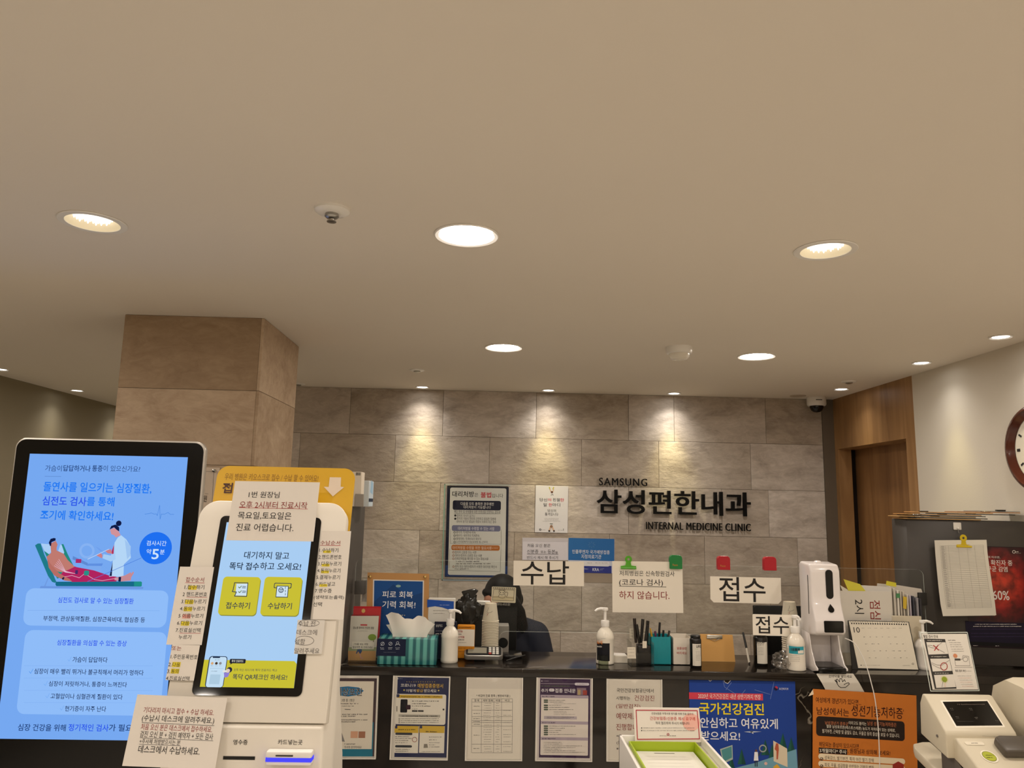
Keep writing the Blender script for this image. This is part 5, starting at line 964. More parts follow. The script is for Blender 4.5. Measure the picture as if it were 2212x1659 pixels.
for x, cc in ((459, '#d8a878'), (468, '#4a3a2e'), (476.5, '#8a8a90')): s.disc(x, 1433, 3, E(cc), 7, 12); s.greek(x-3, 1438.5, x+3, 1, DKI, 7)
s.line([(454, 1443.5), (483, 1444)], .5, E('#8fb0cc'), 7); s.greek(457, 1450, 470, 1.6, DKI, 7); s.rect(453.5, 1457, 475.5, 1478, E('#aecbe0'), 7)
s.rect(496.5, 1423.5, 531, 1433, E('#23242e'), 5, r=2); s.poly([(499, 1432), (504, 1432), (497, 1436)], E('#23242e'), 5); s.t('똑닥 진료카드', 501, 1425.5, 526.5, 1431, E('#e8e6d8'), .01, L=7)
s.disc(496, 1447, 6, E('#23263c'), 6, 16); s.disc(493, 1449, 4.4, E('#dfc9bd'), 7, 14); s.poly([(484, 1453), (497, 1452), (493, 1462), (485, 1464)], E('#8f7fd0'), 6); s.disc(486, 1450, 5, E('#e6e6e2'), 8, 14, ry=2.2)
s.t('왼쪽 하단 리더기에', 505.5, 1444.5, 549, 1450, DKI, L=6); s.t('똑닥 진료카드 찍고', 552, 1445, 599, 1450.5, DKI, .01, L=6); s.t('똑닥 QR체크인 하세요!', 503, 1456.5, 620.5, 1469.5, DKI, .03, L=6)
s.build('touch_screen'); s.par = t
# receipt slot, card reader on the lower front
KL = Plane((0, yb-.0045, 0)); s = Sheet(KL); s.t('영수증', 504, 1597.5, 535, 1608.5, INK, .012); s.t('카드넣는곳', 600.5, 1597.5, 653.5, 1608.5, INK, .012)
s.rect(482, 1633.5, 551, 1641, M('#070606', .5), 2); s.build('receipt_slot', parent=t)
a = onY(574, 1621, yb-.03); b_ = onY(674, 1621, yb-.03); z1_ = onY(620, 1624, yb-.03).z; z0_ = onY(620, 1655, yb-.03).z; zl = onY(620, 1641, yb-.03).z
b = MB().box(a.x, yb-.03, zl+.002, b_.x, yb-.0042, z1_, WPL, .004).box(a.x+.001, yb-.028, z0_, b_.x-.001, yb-.0042, zl-.004, WPL, .003)
cr = kpart(b, 'card_reader'); zc_ = (z1_+zl)/2
def sub(mb, name): o = mb.build(name); o.parent = cr; return o
sub(MB().box(a.x+.0005, yb-.0295, zl-.005, b_.x-.0005, yb-.005, zl+.003, E('#4a48ff', 1.1)), 'led_strip'); sub(MB().box(a.x+.022, yb-.0312, zc_-.0015, b_.x-.04, yb-.0295, zc_+.0015, DGREY), 'card_slot')
# yellow header board behind the plate
YB = K0.off(-.05); y0u = YB.px(460, 1080)[0]; y1u = YB.px(762, 1080)[0]; ytv = YB.px(615, 1009)[1]; ybv = YB.px(600, 1200)[1]
b = MB(); b.prism(rrect(y0u, ybv, y1u, ytv, .028, 7), -.004, 0, M('#d0a20c', .4), 'z', T=YB.T()); hb = kpart(b, 'header_board')
s = Sheet(YB); BRN = M('#4a2a1e', .6); BR2 = M('#8a6420', .6)
s.t('우리 병원은 키오스크로 접수 / 수납 할 수 있어요!', 485.5, 1024, 688, 1039, BR2); s.t('접', 480.5, 1043, 502.5, 1065.5, BRN, .06)
s.poly([(712.5, 1031), (737, 1031.5), (736, 1051.5), (743.5, 1052.5), (719, 1072.5), (699.5, 1051.5), (710, 1052)], M('#dccbb8', .6), 3); s.build('header_print', parent=hb)
# notes taped on the kiosk
KN = K0.off(.0015)
def note(TL, TR, BL, label, off=.0, mt=None, cat='notice', bend=0):
    s = poster(KN, TL, TR, BL, mt or c('#e6dfd6'), off=off, th=.0004); s.L_ = label; return s
s = note((508, 1039), (691, 1042), (487.5, 1167), '', .004)
s.t('1번 원장님', 537.5, 1062, 604, 1075.5, INK, .006); s.t('오후 2시부터 진료시작', 517.5, 1083.5, 664, 1099, DRED, .006); s.line([(516.5, 1096.5), (664.5, 1099.5)], .9, RED); s.t('목요일,토요일은', 514, 1106, 629.5, 1122.5, INK, .006); s.t('진료 어렵습니다.', 510, 1131.5, 634.5, 1148, INK, .006)
s.build('paper_note', 'white note with four large printed lines taped over top of the touch screen', 'note')
YL = c('#e6d23c'); PK = c('#e6a496')
s = note((389, 1224), (462.5, 1225), (361, 1392.5), '')
s.t('접수순서', 401.5, 1247, 441, 1257, DRED); s.line([(401, 1258.5), (441.5, 1259.5)], .9, RED)
for i, (k, x0, x1, hl) in enumerate((('1.접수하기', 399, 441.5, 0), ('2 핸드폰번호', 395, 447.5, None), ('3.다음누르기', 392, 445, 0), ('4.동의누르기', 389, 442.5, 0), ('5 이름누르기', 386, 439, 1), ('6.다음누르기', 383, 436.5, 0), ('7.진료실선택', 380, 433.5, 2))):
    y = 1268+i*15.5
    if hl in (0, 1): s.rect(x0+8, y-3, x0+26, y+6, YL if hl == 0 else PK, 1.5)
    s.t(k, x0, y-4.5, x1, y+5, INK)
    if hl is None or hl == 2: s.line([(x0+8, y+6.5), (x1, y+7)], .7, RED)
s.t('누르기', 386, 1371.5, 413, 1381, INK); s.build('paper_note', 'white strip of seven numbered steps on the left edge of the white kiosk', 'note')
s = note((372, 1392.5), (432, 1394), (358.8, 1469), '', .002)
s.t('또는', 371.5, 1395.5, 392, 1405, DRED); s.t('1.주민등록번호', 369, 1414, 427, 1424, INK); s.t('2.', 364, 1431.5, 371, 1439.5, INK); s.rect(372, 1430, 390, 1441, YL, 1.5); s.t('다음', 373, 1431, 389, 1440, INK); s.t('3.', 361.5, 1446, 368, 1454, INK); s.rect(369, 1444.5, 387, 1455, YL, 1.5); s.t('동의', 370, 1445.5, 386, 1454.5, INK); s.t('4.진료실선택', 359, 1460.5, 409.5, 1470, INK)
s.build('paper_note', 'short lower strip of four steps with yellow highlights left of the touch screen', 'note')
s = note((297, 1500), (491, 1508), (276, 1655), '', .012)
s.t('기다리지 마시고 접수 + 수납 하세요.', 310, 1530, 463, 1543, DRED); s.t('(수납시 데스크에 알려주세요.)', 306.5, 1546.5, 463.5, 1563, INK, .006); s.line([(306.5, 1561), (463, 1567.5)], .8, INK); s.t('처음 오신 분은 데스크에서 접수하세요.', 304.5, 1566, 459, 1579.5, DRED); s.t('검진 오신 분 + 검진 예약자 + 모든 검사', 302.5, 1581.5, 461, 1595.5, INK); s.line([(302.5, 1593.8), (460.5, 1600.3)], .7, INK); s.t('+주사제 처방받으시는 분', 301.5, 1597, 390, 1608, INK); s.line([(301, 1607.5), (390, 1611)], .7, INK); s.t('데스크에서 수납하세요.', 298.5, 1612, 432.5, 1629, INK, .01)
s.build('paper_note', 'wide white note of black and red print low on the left of the white kiosk', 'note')
s = note((695, 1146.8), (758.5, 1147.5), (670, 1338), '', .001)
s.t('수납순서', 692, 1168, 735, 1177, DRED); s.line([(691, 1178), (735.5, 1178.5)], .9, RED)
for i, (k, x0, x1, hl) in enumerate((('1.수납하기', 690, 731, 1), ('2.핸드폰번호', 688.5, 738, 0), ('3.다음누르기', 687, 737, 1), ('4.동의누르기', 685.5, 735.5, 1), ('5.결제누르기', 683.5, 734.5, 0), ('6.카드넣고', 682, 724, 1), ('7.영수증', 680.5, 716.5, 0), ('(생략또는출력)', 678, 743, 0), ('선택', 676.5, 695.5, 0))):
    y = 1188.5+i*14.6
    if hl: s.rect(x0+8, y+.5, x0+25, y+6, YL, 1.5)
    s.t(k, x0, y-4.5, x1, y+4.8, INK)
s.build('paper_note', 'white strip of numbered payment steps on the right edge of the white kiosk', 'note')
s = note((643, 1339), (702, 1339.5), (632, 1412.5), '', .003, M('#e9e4dc', .5, alpha=.8))
for k, x0, x1, y in (('수납 전', 644, 681, 1347), ('데스크에', 641, 685, 1366), ('성함', 637, 659, 1386), ('알려주세요', 636, 690, 1406)): s.t(k, x0, y-6, x1, y+6, GREYINK)
s.ring(668, 1346, 22, .8, GREYINK, 3, 24, 7); s.ring(658, 1384, 20, .8, GREYINK, 3, 24, 10); s.build('paper_note', 'small see-through note with pencil circles at right of the touch screen', 'note')
# ------------------------------------------------------------------ automatic sanitizer dispenser
DW = M('#e9e2e0', .22, coat=.3)
Y0 = 3.02; xa, xb = onY(1760, 1340, 2.99).x, onY(1836, 1340, 2.99).x; w = .118; xc = (xa+xb)/2-.002
zt_ = hz(1800, 1216, 3.04); Hd = zt_-TOP
t = thing('sanitizer_dispenser', 'tall glossy white automatic hand sanitizer dispenser with black window and drip tray', 'sanitizer dispenser', (xc, 3.10, TOP)); hw_ = w/2
_z = lambda y, Y=2.995: hz(1800, y, Y)-TOP
prof = [(.045, Hd-.01), (.03, Hd), (-.055, Hd-.006), (-.068, Hd-.03), (-.07, _z(1295)), (-.074, _z(1307)), (-.086, _z(1327)), (-.098, _z(1343)), (-.1, _z(1366)), (-.09, _z(1374)), (-.03, _z(1378)), (.045, _z(1374))]
MB().prism(prof, -hw_, hw_, DW, 'x', .011, 4).build('head', t)
MB().lathe([(.016, 0), (.016, .006), (.010, .011), (0, .012)], DW, 20, Matrix.Translation((-.008, -.02, Hd-.006))).build('lock_cap', t)
wall = [(.045, 0.0), (-.05, 0.0), (-.098, .012), (-.098, .02), (-.075, .03), (-.045, .08), (-.032, .13), (-.03, Hd*.40), (.045, Hd*.40)]
for sx in (-1, 1): MB().prism(wall, sx*hw_-(.005 if sx > 0 else -.001), sx*hw_-(-.001 if sx > 0 else -.005)+0, DW, 'x', .0015, 2).build('side_wall', t)
MB().box(-hw_+.006, .03, .0, hw_-.006, .045, Hd*.40, DW, .002).build('back_wall', t)
MB().box(-hw_+.0065, -.1, .001, hw_-.0065, .028, .022, BLACKG, .003).box(-hw_+.012, -.085, .022, hw_-.012, .02, .024, M('#2c2a29', .3)).build('drip_tray', t)
f = -.0705
zq = lambda y, Y=2.995: hz(1800, y, Y)-TOP
MB().prism(rrect(.0, zq(1294, 3.03), .028, zq(1231, 3.03), .0138, 8), f-.0008, f+.006, BLACKG, 'y').build('level_window', t)
zd = zq(1317, 3.015); yd = -.0835
dr = [(.003, .021)]+[(.003+.0115*math.cos(math.radians(a)), .0115*math.sin(math.radians(a))) for a in range(145, 396, 14)]
MB().prism(dr, -.0012, .006, BLACKG, 'y', T=Matrix.Translation((.008, yd, zd)) @ Matrix.Rotation(-.34, 4, 'X')).build('sensor_drop', t)
MB().prism(rrect(-.026, zq(1367), .049, zq(1342), .004, 4), -.1015, -.09, BLACKG, 'y', .001, 1).build('display', t)
MB().box(-hw_-.0008, -.045, Hd*.52, -hw_+.002, -.040, Hd*.88, BLACK).build('side_slot', t)
# white power unit behind the dispenser
t, w_, h_, Yb = boxthing('adapter_box', 'plain white plastic box half hidden behind the sanitizer dispenser', 'box', 1727, 1752, 1420, 1338, .05, WPL, Y=3.155, r=.004)
# desk calendar
Yk = 3.10; pl = Plane(onZ(1905, 1447, TOP), (1, 0, 0), (0, .24, 1)); pl.O.z = TOP+.004
t = thing('desk_calendar', 'spiral desk calendar open at page 10 right of the sanitizer dispenser', 'calendar', T=pl.T()); bpy.context.view_layer.update()
s = Sheet(pl); q = [s.uv(*a) for a in ((1854, 1443), (1983.5, 1446.5), (1962, 1344), (1833.5, 1341.5))]; s.mb.prism(q, -.0012, 0, c('#e4dccb'), 'z')
s.t('10', 1844, 1355, 1857, 1366.5, INK)
for i in range(7): s.greek(1861+i*13.4, 1357, 1868+i*13.4, 1, GREYINK)
for r in range(4):
    for i in range(7):
        if random.random() < .85: s.greek(1865+i*13.4+r*4, 1376+r*15, 1868.5+i*13.4+r*4+(3 if random.random() < .3 else 0), 1.8, GREYINK)
s.disc(1860, 1437, 1.2, INK, 2, 8); s.greek(1863, 1437, 1902, 1, GREYINK); s.greek(1950, 1437.5, 1966, 1, GREYINK); s.ring(1972, 1434, 2, .6, GREYINK)
for i in range(24): s.rect(1838.6+i*5.1, 1345.2+i*.1, 1841.2+i*5.1, 1348+i*.1, M('#16120f', .6), 2)
s.build('page', parent=t)
q2 = [s.uv(*a) for a in ((1842, 1448), (1986, 1450), (1964, 1343), (1832, 1340))]; q2 = [(a, max(b, -.003)) for a, b in q2]
MB().prism(q2, -.0045, -.0015, BLACK, 'z').build('stand', t)
b = MB(); hh = sum(a[1] for a in q[2:])/2
for i in range(24):
    u = q[3][0]+.006+i*(q[2][0]-q[3][0]-.012)/23
    b.tube([(u, hh+.004*math.sin(k*.9)-.001, -.002+.004*math.cos(k*.9)) for k in range(8)], .0007, STEEL, 5)
b.build('spiral', t)
# file rack with folders and the lunch time sheet
Yf = 3.168
t, w_, h_, Yb = boxthing('file_rack', 'cream paper file rack behind the desk calendar', 'file rack', 1820, 1996, 1425, 1330, .012, c('#d6cbb4'), Y=Yf, r=.001)
s = Sheet(Plane((0, Yf-.0012, 0))); q = [s.uv(*a) for a in ((1810, 1410), (1928, 1412), (1925, 1278), (1815, 1276))]; s.mb.prism(q, -.001, 0, c('#d9d3c8'), 'z')
s.t('2시', 1846, 1295, 1866, 1326, INK, 0, 1); s.t('점심', 1879.5, 1296.5, 1902, 1337.5, DRED, .005, 1); s.build('paper_sign', 'pale sheet with sideways red and black Korean letters standing behind the desk calendar', 'sign')
rng = random.Random(5); cols = ['#d8d2c8', '#c9c2b6', '#dcd6cc', '#c4bcae', '#cfc6b8', '#d6d0c6', '#bdb4c0', '#3a3c48', '#8d8a90', '#2c2a30']
for i in range(10):
    x0 = onY(1929+i*7.0, 1300, Yf).x; hh = hz(1930, 1268+i*3.0+rng.uniform(-2, 2), Yf)-TOP
    o = MB().box(0, 0, 0, .0045+rng.random()*.004, .03, hh-.001, M(cols[i], .6), .0006, 1).build('file_folder', loc=(x0, Yf+.002+rng.uniform(0, .01), TOP+.001 if False else TOP+.0005))
    o.location.y = Yf+.014+rng.uniform(0, .006)
    tag(o, ['thin pale folder first after the lunch time sheet', 'second pale folder in the file rack', 'third cream folder in the file rack', 'fourth grey-beige folder in the file rack', 'fifth folder in the file rack, near the yellow tab', 'sixth white folder in the file rack', 'lilac folder in the file rack', 'navy folder in the file rack', 'grey folder next to the black end of the file rack', 'black folder at right end of the file rack'][i], 'folder', 'folders in the file rack')
def slip(pts, Y, col, label, name='sticky_note'):
    s = Sheet(Plane((0, Y, 0))); q = [s.uv(*a) for a in pts]; s.mb.prism(q, -.0006, 0, col, 'z'); s.build(name, label, 'sticky note')
slip([(1822, 1251), (1858, 1262), (1870, 1277), (1833, 1277)], Yf+.004, c('#d8cf4a'), 'yellow sticky notes fanned out on top of the lunch time sheet'); slip([(1815, 1264), (1830, 1273), (1836, 1277), (1820, 1277)], Yf+.007, c('#d9d3c4'), 'pale paper slip beside the fanned yellow sticky notes')
slip([(1858, 1264), (1895, 1266), (1920, 1268), (1925, 1280), (1840, 1279)], Yf+.011, c('#d6d2cc'), 'white papers rising behind the lunch time sheet', 'paper_sheet')
slip([(1915, 1254.5), (1936, 1259), (1936, 1268), (1914, 1264)], Yf+.0125, c('#d6cc3e'), 'small yellow tab on top of the folders'); slip([(1951, 1288), (1959, 1290), (1958, 1316), (1951, 1314)], Yf+.0128, c('#d0b23c'), 'yellow label strip on a folder in the file rack')
slip([(1936, 1282), (1944, 1282), (1944, 1292), (1936, 1291)], Yf+.0128, c('#4f8a5c'), 'small green label on a folder in the file rack')
slip([(1895, 1260), (1940, 1264), (1990, 1272), (1996, 1290), (1925, 1288), (1893, 1282)], Yf+.047, c('#cdc6bd'), 'white sheets tucked in front of the folders at the top', 'paper_sheet')
# white cable hanging from the dispenser over the counter edge
pts = []
for x, y, Y in ((1832, 1381, 2.985), (1846, 1390, 2.985), (1860, 1412, 2.985), (1872, 1440, 2.985), (1882, 1475, 2.98), (1890, 1510, 2.98), (1896, 1560, 2.985), (1899, 1610, 2.985), (1901, 1690, 2.99)):
    pts.append(onY(x, y, Y))
cv = []
for i in range(len(pts)-1):
    p0 = pts[max(i-1, 0)]; p1 = pts[i]; p2 = pts[i+1]; p3 = pts[min(i+2, len(pts)-1)]
    for k in range(6):
        u = k/6; cv.append(.5*((2*p1)+(p2-p0)*u+(2*p0-5*p1+4*p2-p3)*u*u+(3*p1-p0-3*p2+p3)*u**3))
cv.append(pts[-1]); cv[0] = Vector((xc+.055, 3.005, cv[0].z))
tag(MB().tube(cv, .0019, WPL, 8).build('power_cable'), 'thin white cable hanging from the sanitizer dispenser down the marble front', 'cable')
# pump bottle at the right end
pump('pump_bottle', 'white pump bottle at the right end of the counter behind the blood pressure card', 1999, 1455, 1340, .035, .64, M('#e8e2da', .25), nozzle=.9, Y=3.13)
# ------------------------------------------------------------------ right end cabinet: clipboards on top, hanging list, red poster
PF = Plane((1.765, 3.2375, 0), (.478, -.048, 0), (0, 0, 1)); Zt = 1.657
def pfy(x): return 3.238-(x-1.765)*.1
rng = random.Random(11); nb = 9
for i in range(nb):
    x0 = onY(1948+[0, 14, -8, 10, 2, 70, 24, 110, 150][i], 1110, 3.24).x; L = .315; col = ['#b98d52', '#191716', '#c49a60', '#1c1a19', '#b5874c', '#23201e', '#bd8f55', '#a9774a', '#8f8b86'][i]
    z = Zt+.0046*i; o = thing('clipboard', ['lowest tan clipboard of the pile on the right cabinet', 'black clipboard second from the bottom of the pile on the right cabinet', 'pale tan clipboard third in the pile on the right cabinet', 'black clipboard in the middle of the pile on the right cabinet', 'brown clipboard fifth in the pile on the right cabinet', 'dark clipboard shifted to the right in the pile on the right cabinet', 'tan clipboard near the top of the pile on the right cabinet', 'reddish brown clipboard on the right part of the pile', 'grey clipboard topmost at the right of the pile'][i], 'clipboard', (x0, 3.245-(x0-1.765)*.1, z), -.1+rng.uniform(-.03, .03), 'clipboards piled on the right end cabinet')
    MB().box(0, -.02, 0, min(L, RIGHT-.02-x0), .09, .0034, M(col, .5), .0006, 1).build('board', o); cx_ = [.02, .02, .13, .02, .14, .12, .02, .10, .08][i]
    MB().box(cx_, -.024, .0034, cx_+.035, -.006, .0066 if i != nb-1 else .009, CHROME if i % 2 else BLACK, .0012, 1).build('clip', o)
p = onY(2070.5, 1137, 3.205); t = thing('hook', 'white self-adhesive hook holding the yellow clip on the right cabinet', 'hook', (p.x, pfy(p.x)-.0005, p.z)); MB().box(-.017, -.006, -.015, .017, 0, .016, WPL, .003).sphere((0, -.008, -.008), .005, WPL).tube([(0, -.008, -.012), (0, -.009, -.024), (.002, -.01, -.028)], .001, STEEL, 6).build('hook_body', t)
bulldog(2080, 1178, 3.19, M('#d0b518', .3), 'yellow bulldog clip holding the ruled list on the right cabinet', 1.0)
s = Sheet(Plane((0, 3.1835, 0))); q = [(2018.5, 1167), (2131, 1166), (2135, 1215), (2152, 1329), (2037, 1331), (2031, 1300), (2024, 1230)]; qq = [s.uv(*a) for a in q]
n = 14
L_ = [(2018.5, 1167), (2021, 1200), (2024, 1230), (2028, 1270), (2032, 1305), (2037, 1331)]; R_ = [(2131, 1166), (2132.5, 1195), (2136, 1225), (2142, 1265), (2148, 1300), (2152, 1329)]
def lp(P, v):
    k = v*(len(P)-1); i = min(int(k), len(P)-2); a, b = P[i], P[i+1]; return (a[0]+(b[0]-a[0])*(k-i), a[1]+(b[1]-a[1])*(k-i))
def lst(off):
    def f(u, v):
        a = lp(L_, v); b = lp(R_, v); x, y = a[0]+(b[0]-a[0])*u, a[1]+(b[1]-a[1])*u; uu, vv = s.uv(x, y)
        return (uu, vv, off+.006*math.sin(v*3)*(u-.3))
    return f
s.mb.grid(lst(0), 10, 20, c('#ded9ce'))
def lstline(u0, v0, u1, v1, mt, wd=.0005, k=10):
    f = lst(.0005); P = [Vector(f(u0+(u1-u0)*i/k, v0+(v1-v0)*i/k)) for i in range(k+1)]
    for a, b in zip(P[:-1], P[1:]):
        d = (b-a).normalized(); nn = Vector((-d.y, d.x, 0))*wd; s.mb.add([a-nn, b-nn, b+nn, a+nn], [(0, 1, 2, 3)], mt)
for i in range(40): v = .075+i*.0205; lstline(.1, v, .93, v+.004, M('#8d877d', .8), .00035, 4)
for u in (.1, .2, .26, .45, .62, .76, .93): lstline(u, .075, u, .88, M('#9a948a', .8), .0003)
for i in range(38): v = .085+i*.0205; lstline(.12, v, .12+.05+.02*random.random(), v+.002, GREYINK, .0007, 2)
s.build('paper_list', 'ruled name list hanging from the yellow clip on the right cabinet', 'paper')
s = Sheet(Plane((0, 3.1865, 0))); q = [s.uv(*a) for a in ((2043, 1331), (2150, 1330), (2128, 1170), (2021, 1170))]; s.mb.prism(q, -.0006, 0, c('#d6d1c6'), 'z'); s.build('paper_list', 'second sheet under the ruled name list', 'paper')
# red and purple virus poster
pl = PF; s = poster(PF, (2086, 1179), (2226, 1183), (2086, 1397), c('#1c0d14'), off=.002); CVX = onX
RP = N('red_virus_print'); tc = RP.n('ShaderNodeTexCoord'); sp = RP.n('ShaderNodeVectorMath', operation='DISTANCE'); RP.l(tc.outputs['Object'], sp.inputs[0])
cu, cv_ = s.uv(2158, 1262); sp.inputs[1].default_value = (cu, cv_, .0005); nz = RP.n('ShaderNodeTexNoise'); nz.inputs['Scale'].default_value = 26; nz.inputs['Detail'].default_value = 5; RP.l(tc.outputs['Object'], nz.inputs[0])
rr_ = RP.ramp(sp.outputs['Value'], [(.0, '#c8402a'), (.075, '#b82c1c'), (.1, '#8a1616'), (.16, '#3a0c18'), (.26, '#1a0a1c')]); nn_ = RP.ramp(nz.outputs[0], [(.35, '#5a5a5a'), (.65, '#ffffff')])
RP.l(RP.mix(.8, rr_, nn_, 'MULTIPLY'), RP.b.inputs['Base Color']); RP.b.inputs['Roughness'].default_value = .3
s.rect(2087, 1182, 2226, 1344, RP.m, 1); s.rect(2087, 1344, 2226, 1395, c('#171028'), 1)
WP = c('#dcd6d2'); s.t('연구에 따르면,', 2122, 1201, 2160, 1206, WP); s.t('코로나19 확진자 중', 2092, 1209, 2186.5, 1221, WP, .02); s.t('폐렴구균 감염', 2110, 1223, 2176, 1234.5, WP, .02); s.t('60%', 2144, 1276, 2180, 1296, WP, .03)
s.ring(2190, 1192, 3, 1.4, WP, 3); s.greek(2194, 1192, 2202, 2.4, WP); s.greek(2194, 1195, 2206, .8, WP)
for y, x0, x1 in ((1348.5, 2106, 2196), (1353, 2102, 2206)): s.greek(x0, y, x1, 2, WP, 4)
for y in (1359, 1368, 1375): s.greek(2098, y, 2212, .7, c('#5a4a80'), 3)
s.rect(2088, 1388, 2226, 1396, c('#0c0a0e'), 2); s.greek(2102, 1394.5, 2112, 1.6, WP, 5); s.greek(2150, 1395, 2158, 1.6, WP, 5)
s.build('poster', 'dark red virus poster with white Korean letters on the right cabinet', 'poster')
# wall clock on the right wall
p = onX(2186, 975, RIGHT); rC = .185
t = thing('wall_clock', 'round wall clock with dark wooden frame cut off by the right edge of the photo', 'clock', T=Matrix.Translation((RIGHT-.002, p.y-rC*.96, onX(2212, 972, RIGHT).z)) @ Matrix.Rotation(-math.pi/2, 4, 'Y'))
MAH = M('#4a1c0e', .2, coat=.4); MB().lathe([(rC*.76, 0), (rC*.98, 0), (rC, .008), (rC*.99, .02), (rC*.94, .032), (rC*.88, .034), (rC*.85, .026), (rC*.81, .022), (rC*.78, .012), (rC*.76, .010)], MAH, 64, cap=False).build('frame', t)
MB().lathe([(0, .008), (rC*.77, .008)][::-1], c('#e6dfd0'), 48, cap=False).build('dial', t)
b = MB()
for i in range(12):
    a = i*math.pi/6; b.box(rC*.60, -.004 if i % 3 else -.006, .0085, rC*.7, .004 if i % 3 else .006, .0095, INK, T=Matrix.Rotation(a, 4, 'Z'))
b.build('hour_marks', t)
for nm, L, wd, a in (('hour_hand', rC*.4, .005, 2.4), ('minute_hand', rC*.62, .0035, .5)): MB().box(-.02, -wd/2, .011, L, wd/2, .0125, INK, T=Matrix.Rotation(a, 4, 'Z')).build(nm, t)
# ------------------------------------------------------------------ table in front with the form box and the blood pressure monitor
TZ = .75; t = thing('side_table', 'white side table in front of the counter, below the edge of the photo', 'table', (0, 0, 0)); WT = M('#ddd5c6', .4)
MB().box(.30, 1.72, TZ-.03, 2.18, 2.60, TZ, WT, .003).build('table_top', t)
for x in (.36, 2.08):
    for y in (1.78, 2.5): MB().box(x, y, 0, x+.04, y+.04, TZ-.03, STEEL).build('leg', t)
Yb = 2.42; xl, xr = onY(1337, 1587, Yb).x, onY(1517, 1588, Yb).x; bt = hz(1337, 1587, Yb); fw = .008; yf = Yb-.36
t = thing('form_box', 'white open-topped form box with a lime green tray inside', 'form box', ((xl+xr)/2, Yb, TZ)); W2 = (xr-xl)/2; H = bt-TZ
MB().box(-W2, -.36, 0, W2, 0, .01, WPL).box(-W2, -.36, 0, -W2+fw, 0, H, WPL, .001, 1).box(W2-fw, -.36, 0, W2, 0, H, WPL, .001, 1).box(-W2, -fw, 0, W2, 0, H, WPL, .001, 1).box(-W2, -.36, 0, W2, -.36+fw, H*.55, WPL, .001, 1).build('box', t)
LIME = M('#a3b91c', .45); g = .03; b = MB(); hi = H-.012
b.box(-W2+g, -.345, H-.075, W2-g, -.024, H-.07, LIME).box(-W2+g-.004, -.345, H-.075, -W2+g, -.0242, hi, LIME).box(W2-g, -.345, H-.075, W2-g+.004, -.0242, hi, LIME).box(-W2+g-.004, -.024, H-.075, W2-g+.004, -.02, hi, LIME); b.build('tray', t)
MB().box(-W2+fw+.0005, -.35, .0105, W2-fw-.0005, -.012, H-.078, M('#d8d2c6', .7)).box(-W2+fw+.0005, -.35, H-.078, -W2+g-.0045, -.012, hi-.012, M('#d8d2c6', .7)).box(W2-g+.0045, -.35, H-.078, W2-fw-.0005, -.012, hi-.012, M('#d8d2c6', .7)).build('inner_shelf', t)
pf = Sheet(Plane(((xl+xr)/2, Yb, bt-.037), (1, 0, 0), (0, 1, 0))); q = [(-W2+g+.004, -.335), (W2-g-.004, -.335), (W2-g-.006, -.03), (-W2+g+.012, -.03)]; pf.mb.prism(q, -.032, 0, c('#dedacf'), 'z')
for i in range(9):
    y = -.05-i*.028; pf.mb.add([(-.03 if i == 0 else -W2+g+.03, y, DL*2), (.03 if i == 0 else W2-g-.04, y, DL*2), (.03 if i == 0 else W2-g-.04, y+(.004 if i == 0 else .0008), DL*2), (-.03 if i == 0 else -W2+g+.03, y+(.004 if i == 0 else .0008), DL*2)], [(0, 1, 2, 3)], GREYINK if i == 0 else M('#b5b0a6', .8))
pf.build('form_stack', 'stack of white printed forms in the lime green tray', 'paper')
SP = Plane(onY(1444, 1602, Yb-.018), (1, 0, 0), (0, .12, 1)); s = poster(SP, (1369, 1528), (1510, 1530), (1372, 1602), c('#e9e1d8'), off=0, th=.004)
s.mb = MB(); q = [s.uv(*a) for a in ((1372, 1604), (1516.5, 1603.5), (1510, 1529.5), (1368.5, 1528))]; s.mb.prism(q, -.004, 0, c('#e4dcd2'), 'z')
RB = c('#b23a48'); s.line([(1374, 1534), (1506, 1535), (1511, 1596), (1377, 1597)], 1.8, RB, 3, True); s.disc(1493, 1560, 19, c('#e9b3a6'), 2, 28)
s.t('건강보험증 부정사용 방지를 위해 진료 접수시', 1407, 1539, 1497, 1544, INK, .004, L=5); s.t('건강보험증/신분증 제시 요구에', 1404, 1548, 1501, 1556, c('#c0392f'), .004, L=5); s.t('적극 협조하여 주시기 바랍니다.', 1416, 1559, 1490, 1565, INK, .004, L=5)
for y in (1572.5, 1578): s.disc(1386, y, 1.3, INK, 4, 8); s.greek(1389, y, 1500, 1.8, GREYINK, 5)
s.ring(1443, 1586.5, 2.2, 1.2, c('#b23a48'), 5); s.greek(1425, 1589.5, 1440, 1.8, GREYINK, 5); s.greek(1446, 1589.5, 1462, 2, INK, 5)
s.build('table_sign', 'white table sign with red border standing in the form box', 'sign')
# blood pressure monitor
BPW = M('#cdc3ad', .42); GB = M('#5d564e', .5)
Yp = 2.33; P0 = onY(2066, 1568, Yp); P1 = onY(2165, 1567, Yp)                  # front edge of the display
sw = P1.x-P0.x; xL, xR = P0.x-.042, P1.x+.032; A39, A28 = math.radians(39), math.radians(27)
yF, zF = Yp-.012, P0.z-.012
_D = Plane((P0.x, yF, zF), (1, 0, 0), (0, math.cos(A39), math.sin(A39))); scrlen = _D.px(2085, 1515)[1]+.022; yT, zT_ = yF+scrlen*math.cos(A39), zF+scrlen*math.sin(A39)
dk = .24; yD, zD = yF-.015-dk*math.cos(A28), zF-.014-dk*math.sin(A28)
t = thing('blood_pressure_monitor', 'large cream automatic blood pressure monitor with black display at bottom right', 'blood pressure monitor', (0, 0, 0))
zb1 = hz(1997, 1592, yT); zb2 = hz(2048, 1638, yF); zb3 = zb2-.03
